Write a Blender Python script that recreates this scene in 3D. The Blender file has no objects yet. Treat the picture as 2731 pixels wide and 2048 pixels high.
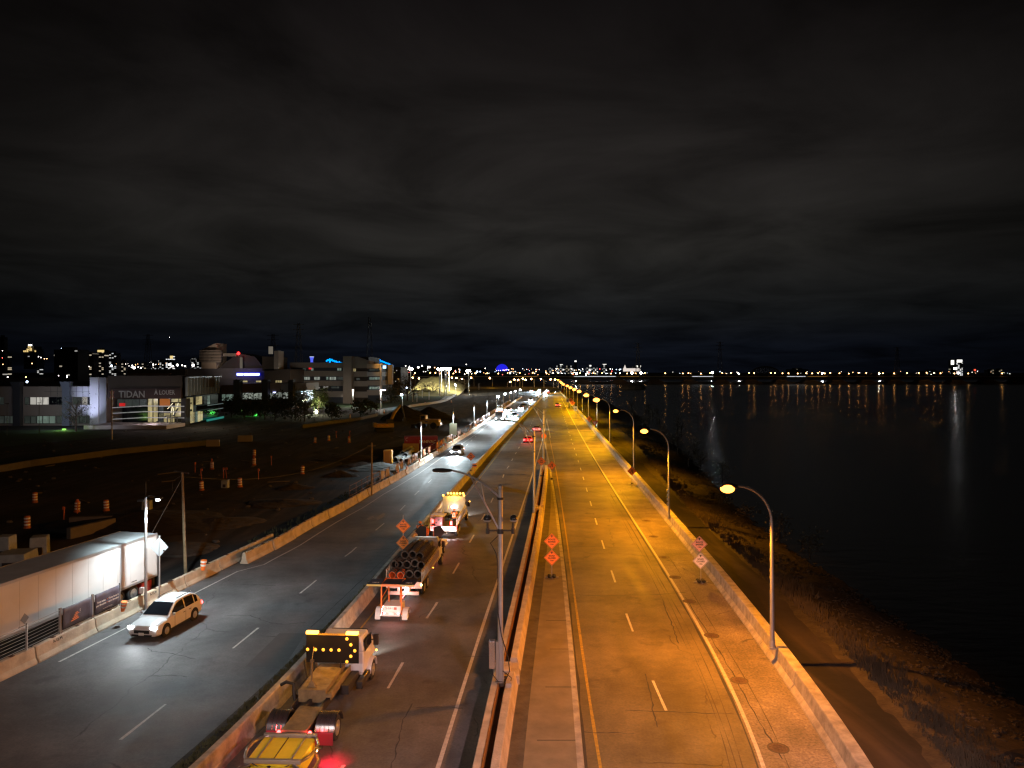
import bpy, bmesh, math, random
import numpy as np
from mathutils import Vector, Matrix, Euler
R = random.Random(7)
rad = math.radians
scene = bpy.context.scene
# ------------------------------------------------------------------ camera
HC = 15.0            # camera height (m)
F = 1588.0           # focal length in survey pixels (frame 2212 wide)
CX, HY = 1106.0, 803.0
cd = bpy.data.cameras.new('camera'); cam = bpy.data.objects.new('camera', cd)
scene.collection.objects.link(cam); scene.camera = cam
cam.location = (0, 0, HC); cam.rotation_euler = (rad(90), 0, 0)
cd.sensor_width = 36; cd.lens = F / 2212 * 36
cd.shift_y = -(829.5 - HY) / 2212
cd.clip_start = .5; cd.clip_end = 20000
# ------------------------------------------------------------------ world: overcast night sky lit by the city
w = bpy.data.worlds.new('World'); scene.world = w; w.use_nodes = True
nt = w.node_tree; N = nt.nodes; L = nt.links
for n in list(N): N.remove(n)
wo = N.new('ShaderNodeOutputWorld'); bg = N.new('ShaderNodeBackground'); L.new(bg.outputs[0], wo.inputs[0])
tc = N.new('ShaderNodeTexCoord'); sep = N.new('ShaderNodeSeparateXYZ'); L.new(tc.outputs['Generated'], sep.inputs[0])
def wm(op, a, b=None, c=None):
    n = N.new('ShaderNodeMath'); n.operation = op
    for i, v in enumerate((a, b, c)):
        if v is None: continue
        if isinstance(v, (int, float)): n.inputs[i].default_value = v
        else: L.new(v, n.inputs[i])
    return n.outputs[0]
# clouds on a flat layer: direction.xy / (z + .06)
zz = wm('MAXIMUM', sep.outputs[2], 0.0); dz = wm('ADD', zz, .10)
px_ = wm('DIVIDE', sep.outputs[0], dz); py_ = wm('DIVIDE', sep.outputs[1], dz)
cmb = N.new('ShaderNodeCombineXYZ'); L.new(px_, cmb.inputs[0]); L.new(py_, cmb.inputs[1])
n1 = N.new('ShaderNodeTexNoise'); n1.inputs['Scale'].default_value = 1.15; n1.inputs['Detail'].default_value = 8; n1.inputs['Roughness'].default_value = .56
n1.inputs['Distortion'].default_value = .6
L.new(cmb.outputs[0], n1.inputs['Vector'])
n2 = N.new('ShaderNodeTexNoise'); n2.inputs['Scale'].default_value = .2; n2.inputs['Detail'].default_value = 2
L.new(cmb.outputs[0], n2.inputs['Vector'])
c1 = wm('SUBTRACT', n1.outputs[0], .31); c1 = wm('MULTIPLY', c1, 3.2)
c2 = wm('MULTIPLY', n2.outputs[0], .9); cc = wm('MULTIPLY_ADD', c1, .62, c2); cc = wm('MAXIMUM', cc, .05)
# brightness by elevation: dark over the horizon, brighter band at 10-25 deg, fades to the zenith
rp = N.new('ShaderNodeValToRGB'); L.new(sep.outputs[2], rp.inputs[0])
e = rp.color_ramp.elements
e[0].position = 0; e[0].color = (.0036, .0048, .0085, 1)
e[1].position = 1; e[1].color = (.0018, .0015, .0015, 1)
for p, c in ((.035, (.0050, .0064, .0105, 1)), (.075, (.0095, .0105, .0115, 1)), (.16, (.0215, .0203, .0185, 1)), (.26, (.0218, .0192, .0178, 1)), (.40, (.0118, .0098, .0094, 1)), (.52, (.0048, .0038, .0043, 1))):
    k = e.new(p); k.color = c
# dimmer away from the city glow straight up the road
az = wm('DIVIDE', sep.outputs[0], wm('MAXIMUM', sep.outputs[1], .05)); az = wm('SUBTRACT', az, .02)
az = wm('MULTIPLY', az, az); az = wm('MULTIPLY', az, -1.7); az = wm('EXPONENT', az); az = wm('MAXIMUM', az, .18)
vm = N.new('ShaderNodeVectorMath'); vm.operation = 'SCALE'; L.new(rp.outputs[0], vm.inputs[0])
L.new(wm('MULTIPLY', cc, az), vm.inputs['Scale'])
L.new(vm.outputs[0], bg.inputs[0]); bg.inputs[1].default_value = .95
scene.view_settings.view_transform = 'Standard'; scene.view_settings.look = 'None'
scene.view_settings.exposure = 0; scene.view_settings.gamma = 1
scene.cycles.max_bounces = 5; scene.cycles.diffuse_bounces = 2; scene.cycles.glossy_bounces = 3
scene.cycles.transparent_max_bounces = 8; scene.cycles.volume_bounces = 0
scene.cycles.sample_clamp_indirect = 3
scene.cycles.use_light_tree = True
scene.cycles.caustics_reflective = False; scene.cycles.caustics_refractive = False
scene.cycles.volume_step_rate = 10
scene.cycles.filter_width = 1.35

# ------------------------------------------------------------------ survey helpers: a point of the survey frame -> the place
def G(x, y, z=0.0):
    Y = (HC - z) * F / (y - HY)
    return Vector(((x - CX) / F * Y, Y, z))
def P(x, y, Y):
    return Vector(((x - CX) / F * Y, Y, HC - (y - HY) / F * Y))
class Line:
    def __init__(s, pts, z=0.0, smooth=True):
        g = sorted([G(x, y, z) for x, y in pts], key=lambda v: v.y)
        s.Y = np.array([v.y for v in g]); s.X = np.array([v.x for v in g])
    def __call__(s, Y):
        Ys, Xs = s.Y, s.X
        if Y <= Ys[0]:
            k = (Xs[1] - Xs[0]) / (Ys[1] - Ys[0]); return float(Xs[0] + k * (Y - Ys[0]))
        if Y >= Ys[-1]:
            k = (Xs[-1] - Xs[-2]) / (Ys[-1] - Ys[-2]); return float(Xs[-1] + k * (Y - Ys[-1]))
        return float(np.interp(Y, Ys, Xs))
def fit(pts, deg=3, z=0.0, off=0.0):
    g = [G(x, y, z) for x, y in pts]
    a = np.array([v.y for v in g]); b = np.array([v.x for v in g]) + off
    t = np.log(a); co = np.polyfit(t, b, deg)
    lo, hi = a.min() * .8, a.max()
    def f(Y):
        if Y > hi:
            return float(np.polyval(co, math.log(hi)) + (Y - hi) * (np.polyval(co, math.log(hi)) - np.polyval(co, math.log(hi * .9))) / (hi * .1))
        if Y < lo:
            return float(np.polyval(co, math.log(lo)) + (Y - lo) * (np.polyval(co, math.log(lo * 1.1)) - np.polyval(co, math.log(lo))) / (lo * .1))
        return float(np.polyval(co, math.log(Y)))
    return f
# surveyed lines
LB = Line([(337,1314),(428,1273),(504,1234),(559,1205),(608,1181),(654,1153),(693,1130),(726,1112.6),(756,1097),(781,1082),(806,1066),(826,1056),(847,1044),(886,1022),(933,991),(972,966),(1019,936),(1066,901),(1103,875.5),(1146,846)])
LA = Line([(-100,1520),(0,1477),(146,1399),(269,1338),(350,1296),(430,1256)])
LEDGE = fit([(385,1659),(486,1554),(589,1458),(661,1386),(767,1290),(852,1201),(950,1097),(988,1060),(1064,981),(1114.7,924),(1152,879),(1177,850)])
MBAR = fit([(562,1589),(742,1354),(818,1271),(1069.7,972),(1077.5,964),(1118,917),(1154,875),(1179,850)])      # right foot of the median barrier
YL1 = fit([(779,1359),(810,1318),(1012,1064),(1051,1015),(1083,972),(1128,912)])
WL1 = fit([(947.6,1653.6),(989,1517),(1025,1410),(1078.6,1244.5),(1105.8,1161.5),(1145,1038),(1166.4,972),(1181,906.7)])
DWL = fit([(1017,1659),(1070.6,1472),(1086.6,1365),(1122.7,1215),(1150.8,1112.6),(1168,997)])                  # left foot of the double wall
CURB = fit([(1263.6,1658),(1250.5,1529),(1226.7,1296),(1200,1069.6),(1181.6,972)], 2)
YL2 = fit([(1295.7,1658),(1276.7,1524.5),(1243.4,1296),(1219.4,1138),(1192.6,972)], 2)
RBAR = fit([(1826.6,1659),(1665,1440),(1578,1332),(1458,1146),(1314,966),(1258,905.6),(1220,862.7),(1214,851.7)])   # road-side foot of the river parapet
WL2 = fit([(1669,1659),(1510,1377),(1458,1284.7),(1324,1047.7),(1278,972),(1235,903.4),(1207.8,858),(1205.6,845)])
DL2 = fit([(1418,1500),(1366,1350),(1330,1251),(1303,1179),(1288,1129),(1255,1024),(1240,964)], 2)

# ------------------------------------------------------------------ object helpers
COL = scene.collection
def tag(o, label=None, cat=None, group=None, kind=None):
    if label: o['label'] = label
    if cat: o['category'] = cat
    if group: o['group'] = group
    if kind: o['kind'] = kind
    return o
def thing(name, label, cat, loc=(0, 0, 0), rz=0.0, group=None):
    o = bpy.data.objects.new(name, None); COL.objects.link(o); o.location = loc; o.rotation_euler = (0, 0, rz); o.empty_display_size = .3
    return tag(o, label, cat, group)
class MB:
    def __init__(s): s.v = []; s.f = []; s.m = []; s.mi = 0
    def add(s, vs, fs, M=None):
        b = len(s.v)
        s.v += [tuple(M @ Vector(v)) if M is not None else tuple(v) for v in vs]
        s.f += [tuple(i + b for i in f) for f in fs]; s.m += [s.mi] * len(fs); return s
    def box(s, x0, x1, y0, y1, z0, z1, M=None):
        vs = [(x0,y0,z0),(x1,y0,z0),(x1,y1,z0),(x0,y1,z0),(x0,y0,z1),(x1,y0,z1),(x1,y1,z1),(x0,y1,z1)]
        return s.add(vs, [(3,2,1,0),(4,5,6,7),(0,1,5,4),(1,2,6,5),(2,3,7,6),(3,0,4,7)], M)
    def frus(s, b, t, z0, z1, M=None):      # b, t = (x0,x1,y0,y1)
        vs = [(b[0],b[2],z0),(b[1],b[2],z0),(b[1],b[3],z0),(b[0],b[3],z0),(t[0],t[2],z1),(t[1],t[2],z1),(t[1],t[3],z1),(t[0],t[3],z1)]
        return s.add(vs, [(3,2,1,0),(4,5,6,7),(0,1,5,4),(1,2,6,5),(2,3,7,6),(3,0,4,7)], M)
    def cyl(s, p0, p1, r0, r1=None, n=10, cap=True):
        r1 = r0 if r1 is None else r1
        p0, p1 = Vector(p0), Vector(p1); d = (p1 - p0).normalized()
        a = d.orthogonal().normalized(); b = d.cross(a)
        vs = []
        for p, r in ((p0, r0), (p1, r1)):
            for i in range(n):
                t = 2 * math.pi * i / n; vs.append(p + a * math.cos(t) * r + b * math.sin(t) * r)
        fs = [(i, (i + 1) % n, n + (i + 1) % n, n + i) for i in range(n)]
        if cap: fs += [tuple(range(n - 1, -1, -1)), tuple(range(n, 2 * n))]
        return s.add(vs, fs)
    def tube(s, pts, r, n=8):
        pts = [Vector(p) for p in pts]; rs = r if isinstance(r, (list, tuple)) else [r] * len(pts)
        vs = []; fs = []; prev = None
        for i, p in enumerate(pts):
            d = (pts[min(i + 1, len(pts) - 1)] - pts[max(i - 1, 0)]).normalized()
            a = (prev - d * prev.dot(d)).normalized() if prev is not None and (prev - d * prev.dot(d)).length > 1e-4 else d.orthogonal().normalized()
            prev = a; b = d.cross(a)
            for k in range(n):
                t = 2 * math.pi * k / n; vs.append(p + (a * math.cos(t) + b * math.sin(t)) * rs[i])
        for i in range(len(pts) - 1):
            for k in range(n): fs.append((i*n+k, i*n+(k+1)%n, (i+1)*n+(k+1)%n, (i+1)*n+k))
        fs += [tuple(range(n - 1, -1, -1)), tuple(range((len(pts)-1)*n, len(pts)*n))]
        return s.add(vs, fs)
    def lathe(s, prof, c=(0,0,0), n=14, axis='z', M=None):     # prof [(r,h)]
        vs = []; fs = []
        for r, h in prof:
            for k in range(n):
                t = 2 * math.pi * k / n; u, v = r * math.cos(t), r * math.sin(t)
                q = {'z': (u, v, h), 'x': (h, u, v), 'y': (v, h, u)}[axis]
                vs.append((q[0]+c[0], q[1]+c[1], q[2]+c[2]))
        for i in range(len(prof) - 1):
            for k in range(n): fs.append((i*n+k, i*n+(k+1)%n, (i+1)*n+(k+1)%n, (i+1)*n+k))
        fs += [tuple(range(n - 1, -1, -1)), tuple(range((len(prof)-1)*n, len(prof)*n))]
        return s.add(vs, fs, M)
    def poly(s, pts, th, axis='y', c=0.0):         # flat polygon extruded by th along axis
        n = len(pts); mk = {'y': lambda a, b, t: (a, t, b), 'x': lambda a, b, t: (t, a, b), 'z': lambda a, b, t: (a, b, t)}[axis]
        vs = [mk(a, b, c) for a, b in pts] + [mk(a, b, c + th) for a, b in pts]
        fs = [tuple(range(n)), tuple(range(2*n-1, n-1, -1))] + [(i, n+i, n+(i+1)%n, (i+1)%n) for i in range(n)]
        return s.add(vs, fs)
    def loft(s, secs, close=True):                 # secs: list of equal-length rings
        n = len(secs[0]); vs = [p for r in secs for p in r]; fs = []
        for i in range(len(secs) - 1):
            for k in range(n if close else n - 1): fs.append((i*n+k, i*n+(k+1)%n, (i+1)*n+(k+1)%n, (i+1)*n+k))
        if close: fs += [tuple(range(n - 1, -1, -1)), tuple(range((len(secs)-1)*n, len(secs)*n))]
        return s.add(vs, fs)
    def sphere(s, c, r, n=10, m=7, sc=(1,1,1)):
        prof = [(max(1e-3, math.sin(math.pi*i/m)) * r, -math.cos(math.pi*i/m) * r * sc[2]) for i in range(m + 1)]
        M = Matrix.Translation(c) @ Matrix.Diagonal((sc[0], sc[1], 1, 1)); return s.lathe(prof, n=n, M=M)
    def build(s, name, mat, parent=None, bevel=0.0, smooth=False, loc=None, seg=2):
        me = bpy.data.meshes.new(name); me.from_pydata([tuple(v) for v in s.v], [], s.f)
        mats = mat if isinstance(mat, (list, tuple)) else [mat]
        for m in mats: me.materials.append(m)
        if len(mats) > 1:
            for p, i in zip(me.polygons, s.m): p.material_index = i
        me.update()
        bm = bmesh.new(); bm.from_mesh(me); bmesh.ops.recalc_face_normals(bm, faces=bm.faces); bm.to_mesh(me); bm.free()
        if smooth:
            for p in me.polygons: p.use_smooth = True
        o = bpy.data.objects.new(name, me); COL.objects.link(o)
        if parent is not None: o.parent = parent
        if loc is not None: o.location = loc
        if bevel:
            b = o.modifiers.new('bevel', 'BEVEL'); b.width = bevel; b.segments = seg; b.limit_method = 'ANGLE'; b.angle_limit = rad(35)
            b.harden_normals = False
        if smooth or bevel:
            try: me.set_sharp_from_angle(angle=rad(38))
            except Exception: pass
            for p in me.polygons: p.use_smooth = True
        return o
def copy_tree(o, parent=None):
    c = o.copy(); COL.objects.link(c)
    if parent is not None: c.parent = parent
    for ch in list(o.children): copy_tree(ch, c)
    return c
def text(s, size, mat, parent, loc, rot=(rad(90), 0, 0), name='lettering', ext=.004, off=0.0, al='CENTER', sx=1.0):
    cu = bpy.data.curves.new(name, 'FONT'); cu.body = s; cu.size = size; cu.extrude = ext; cu.offset = off
    cu.align_x = al; cu.align_y = 'CENTER'; cu.resolution_u = 2
    t = bpy.data.objects.new(name, cu); COL.objects.link(t)
    dg = bpy.context.evaluated_depsgraph_get(); me = bpy.data.meshes.new_from_object(t.evaluated_get(dg))
    COL.objects.unlink(t); bpy.data.objects.remove(t)
    me.materials.clear(); me.materials.append(mat)
    o = bpy.data.objects.new(name, me); COL.objects.link(o)
    if parent is not None: o.parent = parent
    o.location = loc; o.rotation_euler = rot; o.scale = (sx, 1, 1)
    return o
# ------------------------------------------------------------------ materials
_mats = {}
def pm(name, col, rough=.7, metal=0.0, var=.0, vs=1.5, bump=0.0, bs=8.0, spec=.5, det=5, col2=None):
    if name in _mats: return _mats[name]
    m = bpy.data.materials.new(name); m.use_nodes = True; t = m.node_tree; b = t.nodes['Principled BSDF']
    b.inputs['Base Color'].default_value = (*col, 1); b.inputs['Roughness'].default_value = rough; b.inputs['Metallic'].default_value = metal
    b.inputs['Specular IOR Level'].default_value = spec
    g = t.nodes.new('ShaderNodeTexCoord')
    if var or col2:
        n = t.nodes.new('ShaderNodeTexNoise'); n.inputs['Scale'].default_value = vs; n.inputs['Detail'].default_value = det; n.inputs['Roughness'].default_value = .62
        t.links.new(g.outputs['Object'], n.inputs['Vector'])
        r = t.nodes.new('ShaderNodeValToRGB'); r.color_ramp.elements[0].position = .3; r.color_ramp.elements[1].position = .7
        c2 = col2 or tuple(min(1, c * (1 + var)) for c in col)
        c1 = col if col2 else tuple(c * (1 - var) for c in col)
        r.color_ramp.elements[0].color = (*c1, 1); r.color_ramp.elements[1].color = (*c2, 1)
        t.links.new(n.outputs[0], r.inputs[0]); t.links.new(r.outputs[0], b.inputs['Base Color'])
    if bump:
        n = t.nodes.new('ShaderNodeTexNoise'); n.inputs['Scale'].default_value = bs; n.inputs['Detail'].default_value = 4
        t.links.new(g.outputs['Object'], n.inputs['Vector'])
        q = t.nodes.new('ShaderNodeBump'); q.inputs['Strength'].default_value = bump; q.inputs['Distance'].default_value = .05
        t.links.new(n.outputs[0], q.inputs['Height']); t.links.new(q.outputs[0], b.inputs['Normal'])
    _mats[name] = m; return m
def em(name, col, st, base=(.02, .02, .02)):
    if name in _mats: return _mats[name]
    m = bpy.data.materials.new(name); m.use_nodes = True; b = m.node_tree.nodes['Principled BSDF']
    b.inputs['Base Color'].default_value = (*base, 1); b.inputs['Emission Color'].default_value = (*col, 1); b.inputs['Emission Strength'].default_value = st
    _mats[name] = m; return m
def light(kind, loc, energy, col, parent=None, size=.15, rot=None, angle=120, blend=.6, name='light'):
    d = bpy.data.lights.new(name, kind); d.energy = energy; d.color = col
    if kind == 'AREA': d.size = size
    else: d.shadow_soft_size = size
    if kind == 'SPOT': d.spot_size = rad(angle); d.spot_blend = blend
    o = bpy.data.objects.new(name, d); COL.objects.link(o); o.location = loc
    if parent is not None: o.parent = parent
    if rot is not None: o.rotation_euler = rot
    return o
def aim(v):  # rotation that points -Z along v
    return Vector(v).to_track_quat('-Z', 'Y').to_euler()
# ================================================================== SETTING
def road_mat(name, base, worn, patch, track_w=1.0, grit=.35):
    m = bpy.data.materials.new(name); m.use_nodes = True; t = m.node_tree; b = t.nodes['Principled BSDF']; ln = t.links
    g = t.nodes.new('ShaderNodeTexCoord')
    def noise(scale, det=4, vec=None, ro=.55):
        n = t.nodes.new('ShaderNodeTexNoise'); n.inputs['Scale'].default_value = scale; n.inputs['Detail'].default_value = det; n.inputs['Roughness'].default_value = ro
        ln.new(vec if vec else g.outputs['Object'], n.inputs['Vector']); return n.outputs[0]
    def ramp(x, stops):
        r = t.nodes.new('ShaderNodeValToRGB'); e = r.color_ramp.elements
        e[0].position, e[0].color = stops[0][0], (*stops[0][1], 1); e[1].position, e[1].color = stops[1][0], (*stops[1][1], 1)
        for p, c in stops[2:]: k = e.new(p); k.color = (*c, 1)
        ln.new(x, r.inputs[0]); return r.outputs[0]
    def mix(f, a, bb, mode='MIX'):
        q = t.nodes.new('ShaderNodeMix'); q.data_type = 'RGBA'; q.blend_type = mode
        if isinstance(f, float): q.inputs[0].default_value = f
        else: ln.new(f, q.inputs[0])
        for i, v in ((6, a), (7, bb)):
            if isinstance(v, tuple): q.inputs[i].default_value = (*v, 1)
            else: ln.new(v, q.inputs[i])
        return q.outputs[2]
    mp = t.nodes.new('ShaderNodeMapping'); mp.inputs['Scale'].default_value = (.55, .03, 1); mp.inputs['Rotation'].default_value = (0, 0, rad(4)); ln.new(g.outputs['Object'], mp.inputs[0])
    streak = noise(2.2, 5, mp.outputs[0], .6)
    c = ramp(streak, [(.32, base), (.68, worn)])
    c = mix(.55, c, ramp(noise(.22, 6), [(.35, tuple(k * .55 for k in base)), (.65, tuple(k * 1.3 for k in worn))]))
    c = mix(grit, c, ramp(noise(9, 3), [(.3, (.30, .30, .30)), (.7, (.78, .78, .78))]), 'OVERLAY')
    c = mix(.30, c, ramp(noise(.9, 6, None, .7), [(.34, (.22, .22, .22)), (.66, (.80, .80, .80))]), 'OVERLAY')
    # oily dark patches
    oil = ramp(noise(.55, 3), [(.60, (0, 0, 0)), (.72, (1, 1, 1))]); oil2 = t.nodes.new('ShaderNodeMath'); oil2.operation = 'MULTIPLY'
    ln.new(oil, oil2.inputs[0]); oil2.inputs[1].default_value = .6
    c = mix(oil2.outputs[0], c, patch)
    # cracks: edges of large warped cells, broken up by noise
    wv = t.nodes.new('ShaderNodeTexNoise'); wv.inputs['Scale'].default_value = .5; wv.inputs['Detail'].default_value = 4; ln.new(g.outputs['Object'], wv.inputs['Vector'])
    ad = t.nodes.new('ShaderNodeVectorMath'); ad.operation = 'MULTIPLY_ADD'; ln.new(wv.outputs['Color'], ad.inputs[0]); ad.inputs[1].default_value = (1.6, 1.6, 0); ln.new(g.outputs['Object'], ad.inputs[2])
    mp2 = t.nodes.new('ShaderNodeMapping'); mp2.inputs['Scale'].default_value = (.085, .06, 1); ln.new(ad.outputs[0], mp2.inputs[0])
    vo = t.nodes.new('ShaderNodeTexVoronoi'); vo.feature = 'DISTANCE_TO_EDGE'; vo.inputs['Scale'].default_value = 1.0; ln.new(mp2.outputs[0], vo.inputs['Vector'])
    cr = ramp(vo.outputs['Distance'], [(.0, (1, 1, 1)), (.0035, (0, 0, 0))])
    br = ramp(noise(.3, 2), [(.46, (0, 0, 0)), (.56, (1, 1, 1))])
    mu = t.nodes.new('ShaderNodeMath'); mu.operation = 'MULTIPLY'; ln.new(cr, mu.inputs[0]); ln.new(br, mu.inputs[1])
    mu2 = t.nodes.new('ShaderNodeMath'); mu2.operation = 'MULTIPLY'; ln.new(mu.outputs[0], mu2.inputs[0]); mu2.inputs[1].default_value = .75
    c = mix(mu2.outputs[0], c, tuple(k * .22 for k in base))
    ln.new(c, b.inputs['Base Color'])
    rr = t.nodes.new('ShaderNodeMapRange'); rr.inputs[3].default_value = .5; rr.inputs[4].default_value = .85; ln.new(streak, rr.inputs[0]); ln.new(rr.outputs[0], b.inputs['Roughness'])
    bp = t.nodes.new('ShaderNodeBump'); bp.inputs['Strength'].default_value = .5; bp.inputs['Distance'].default_value = .02
    ln.new(noise(28, 3), bp.inputs['Height']); ln.new(bp.outputs[0], b.inputs['Normal'])
    return m
ASPH_L = road_mat('asphalt_left', (.075, .073, .074), (.125, .12, .12), (.045, .045, .047))
ASPH_M = road_mat('asphalt_middle', (.080, .076, .072), (.130, .122, .115), (.035, .033, .03))
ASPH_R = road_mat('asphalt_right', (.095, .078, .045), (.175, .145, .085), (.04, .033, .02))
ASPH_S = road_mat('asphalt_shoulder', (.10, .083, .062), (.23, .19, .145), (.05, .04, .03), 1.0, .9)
CONC = pm('concrete_barrier', (.46, .38, .28), .85, var=.28, vs=1.1, bump=.35, bs=14)
CONC_P = pm('concrete_parapet', (.36, .33, .28), .8, var=.38, vs=1.6, bump=.3, bs=10)
CONC_S = pm('concrete_slab', (.22, .185, .12), .85, var=.22, vs=.8, bump=.3, bs=18)
CONC_D = pm('concrete_stained_shaded', (.10, .085, .06), .9, var=.35, vs=1.3, bump=.4, bs=12)  # dark tone for stained parts and for the island's painted wall shadow
DIRT = pm('dirt', (.012, .009, .008), .95, bump=1.0, bs=.7, col2=(.036, .029, .026), vs=.11, det=12)
def rutted():
    t = DIRT.node_tree; b = t.nodes['Principled BSDF']; ln = t.links; g = t.nodes.new('ShaderNodeTexCoord'); mp = t.nodes.new('ShaderNodeMapping'); mp.inputs['Scale'].default_value = (.5, .06, 1); mp.inputs['Rotation'].default_value = (0, 0, rad(28)); ln.new(g.outputs['Object'], mp.inputs[0])
    n = t.nodes.new('ShaderNodeTexNoise'); n.inputs['Scale'].default_value = .8; n.inputs['Detail'].default_value = 6; n.inputs['Distortion'].default_value = 1.2; ln.new(mp.outputs[0], n.inputs['Vector']); r = t.nodes.new('ShaderNodeValToRGB'); r.color_ramp.elements[0].position = .42; r.color_ramp.elements[1].position = .64; r.color_ramp.elements[0].color = (.25, .25, .25, 1); r.color_ramp.elements[1].color = (1.9, 1.75, 1.65, 1); ln.new(n.outputs[0], r.inputs[0])
    src = b.inputs['Base Color'].links[0].from_socket; m = t.nodes.new('ShaderNodeMix'); m.data_type = 'RGBA'; m.blend_type = 'MULTIPLY'; m.inputs[0].default_value = 1; ln.new(src, m.inputs[6]); ln.new(r.outputs[0], m.inputs[7]); ln.new(m.outputs[2], b.inputs['Base Color'])
rutted()
PAINT_W = pm('road_paint_white', (.62, .60, .56), .6, col2=(.36, .34, .31), vs=5, det=6)
PAINT_Y = pm('road_paint_yellow', (.55, .36, .04), .6, col2=(.22, .16, .05), vs=5, det=6)
SOIL = pm('dry_soil', (.05, .038, .025), .95, var=.5, vs=2.2, bump=.9, bs=9)
def struct(name, mb, mat, **k): o = mb.build(name, mat, **k); o['kind'] = 'structure'; return o
def ys(a, b, step0=2.0, grow=1.03):
    r = [a]; s = step0
    while r[-1] + s < b: r.append(r[-1] + s); s *= grow
    r.append(b); return r
def strip(fa, fb, a, b, z, step0=2.0, grow=1.03, zb=None):
    mb = MB(); Y = ys(a, b, step0, grow); zb = z if zb is None else zb
    vs = []; fs = []
    for i, y in enumerate(Y):
        vs += [(fa(y), y, z), (fb(y), y, zb)]
        if i: fs.append((2*i-2, 2*i-1, 2*i+1, 2*i))
    mb.add(vs, fs); return mb
YE = 560.0
# ground sheet, reaching to the horizon on the land side
gm = MB()
bank0 = lambda y: RBAR(min(y, 620)) + 4.3
Yg = ys(-60, 1400, 6, 1.05); vs = []; fs = []
for i, y in enumerate(Yg):
    vs += [(-7000, y, -.03), (bank0(max(y, 25)), y, -.03)]
    if i: fs.append((2*i-2, 2*i-1, 2*i+1, 2*i))
gm.add(vs, fs); gm.add([(-7000, 1400, -.03), (150, 1400, -.03), (7000, 1700, -.03), (7000, 12000, -.03), (-7000, 12000, -.03)], [(0, 1, 2, 3, 4)])
struct('ground', gm, DIRT)
def lbar(y): return (LB(y) if y > 57 else LA(y))
struct('road_oncoming', strip(lambda y: lbar(y) - .6, lambda y: LEDGE(y), 12, YE, .0), ASPH_L)
struct('road_middle', strip(lambda y: MBAR(y) - .15, lambda y: (DWL(y) + .3 if y < 112 else CURB(y) - .03 if y < 175 else DL2(y) if y < 300 else RBAR(y) + .0), 12, YE, .0), ASPH_M)
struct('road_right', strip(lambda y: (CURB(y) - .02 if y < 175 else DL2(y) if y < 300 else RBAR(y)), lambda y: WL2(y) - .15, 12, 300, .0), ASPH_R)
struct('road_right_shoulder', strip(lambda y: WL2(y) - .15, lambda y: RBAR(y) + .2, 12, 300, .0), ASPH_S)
struct('road_underlay', strip(lambda y: MBAR(y) - .1, lambda y: RBAR(y) + .2, 12, YE, -.012), ASPH_M)
# far end: the carriageways swing away to the left
fb_ = MB(); vs = []; fs = []
for i in range(25):
    a = rad(4 + 90 * i / 24); c0 = (-62 + 0, YE - 8)
    for r in (76, 108): vs.append((c0[0] + r * math.cos(a), c0[1] + r * 1.45 * math.sin(a), .01))
    if i: fs.append((2*i-2, 2*i-1, 2*i+1, 2*i))
b0 = len(vs); vs += [(-66, YE - 8 + 76*1.45, .01), (-66, YE - 8 + 108*1.45, .01), (-420, 760, .01), (-420, 715, .01)]; fs.append((b0, b0+1, b0+2, b0+3))
fb_.add(vs, fs); struct('road_bend', fb_, ASPH_M)
# grass verge against the median barrier
struct('median_verge', strip(lambda y: LEDGE(y) + .02, lambda y: MBAR(y) - .58, 12, 72, .05, zb=.16), SOIL)
struct('median_verge_paving', strip(lambda y: LEDGE(y) + .02, lambda y: MBAR(y) - .58, 72, YE, .03, zb=.05), CONC_D)
# concrete island, painted wall shadow and kerb
DW_R = lambda y: DWL(y) + 1.38 if y < 80 else DWL(y) + 1.38 - .5 * min(1, (y - 80) / 45)
isl = strip(lambda y: DW_R(y) - .1, lambda y: CURB(y) - .28, 12, 174, .12); struct('island_slab', isl, CONC_S)
struct('island_wall_shadow', strip(lambda y: DW_R(y) - .05, lambda y: DW_R(y) + .55, 12, 112, .124), CONC_D)  # darker strip stands in for the shadow cast by the double wall
kb = MB(); Yk = ys(12, 174, 3, 1.02); secs = []
for y in Yk: x = CURB(y); secs.append([(x - .28, y, .0), (x - .28, y, .13), (x - .03, y, .12), (x, y, .0)])
kb.loft(secs); struct('kerb', kb, CONC_P)
jt = MB()
for (x0, y0, x1, y1) in ((1160,1599,1248,1604),(1178,1484,1244,1489),(1188,1402,1230,1406),(1180,1340,1224,1343),(1180,1246,1215,1249),(1183,1198,1208,1200),(1186,1160,1202,1161)):
    a, b = G(x0, y0, .125), G(x1, y1, .125); jt.box(a.x, b.x, a.y - .012, a.y + .03, .118, .127)
struct('island_joint', jt, pm('joint', (.03, .025, .02)))
# markings
def line_mark(name, f, a, b, wd, mat, z=.004, wob=.0):
    mb = MB(); Y = ys(a, b, 1.5, 1.03); vs = []; fs = []
    for i, y in enumerate(Y):
        k = wd / 2 * (1 + wob * (R.random() - .5)); vs += [(f(y) - k, y, z), (f(y) + k, y, z)]
        if i: fs.append((2*i-2, 2*i-1, 2*i+1, 2*i))
    mb.add(vs, fs); return struct(name, mb, mat)
line_mark('edge_line_white', WL2, 12, 420, .17, PAINT_W, wob=.15)
line_mark('edge_line_yellow', YL2, 12, 172, .13, PAINT_Y, wob=.3)
line_mark('edge_line_middle', WL1, 12, 235, .17, PAINT_W, wob=.15)
line_mark('edge_line_median', YL1, 34, 420, .12, PAINT_Y, wob=.3)
ap = G(1181, 907); bp_ = G(1189, 945.7)
line_mark('gore_line', lambda y: ap.x + (bp_.x - ap.x) * (y - ap.y) / (bp_.y - ap.y), bp_.y, ap.y, .2, PAINT_W)
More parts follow.
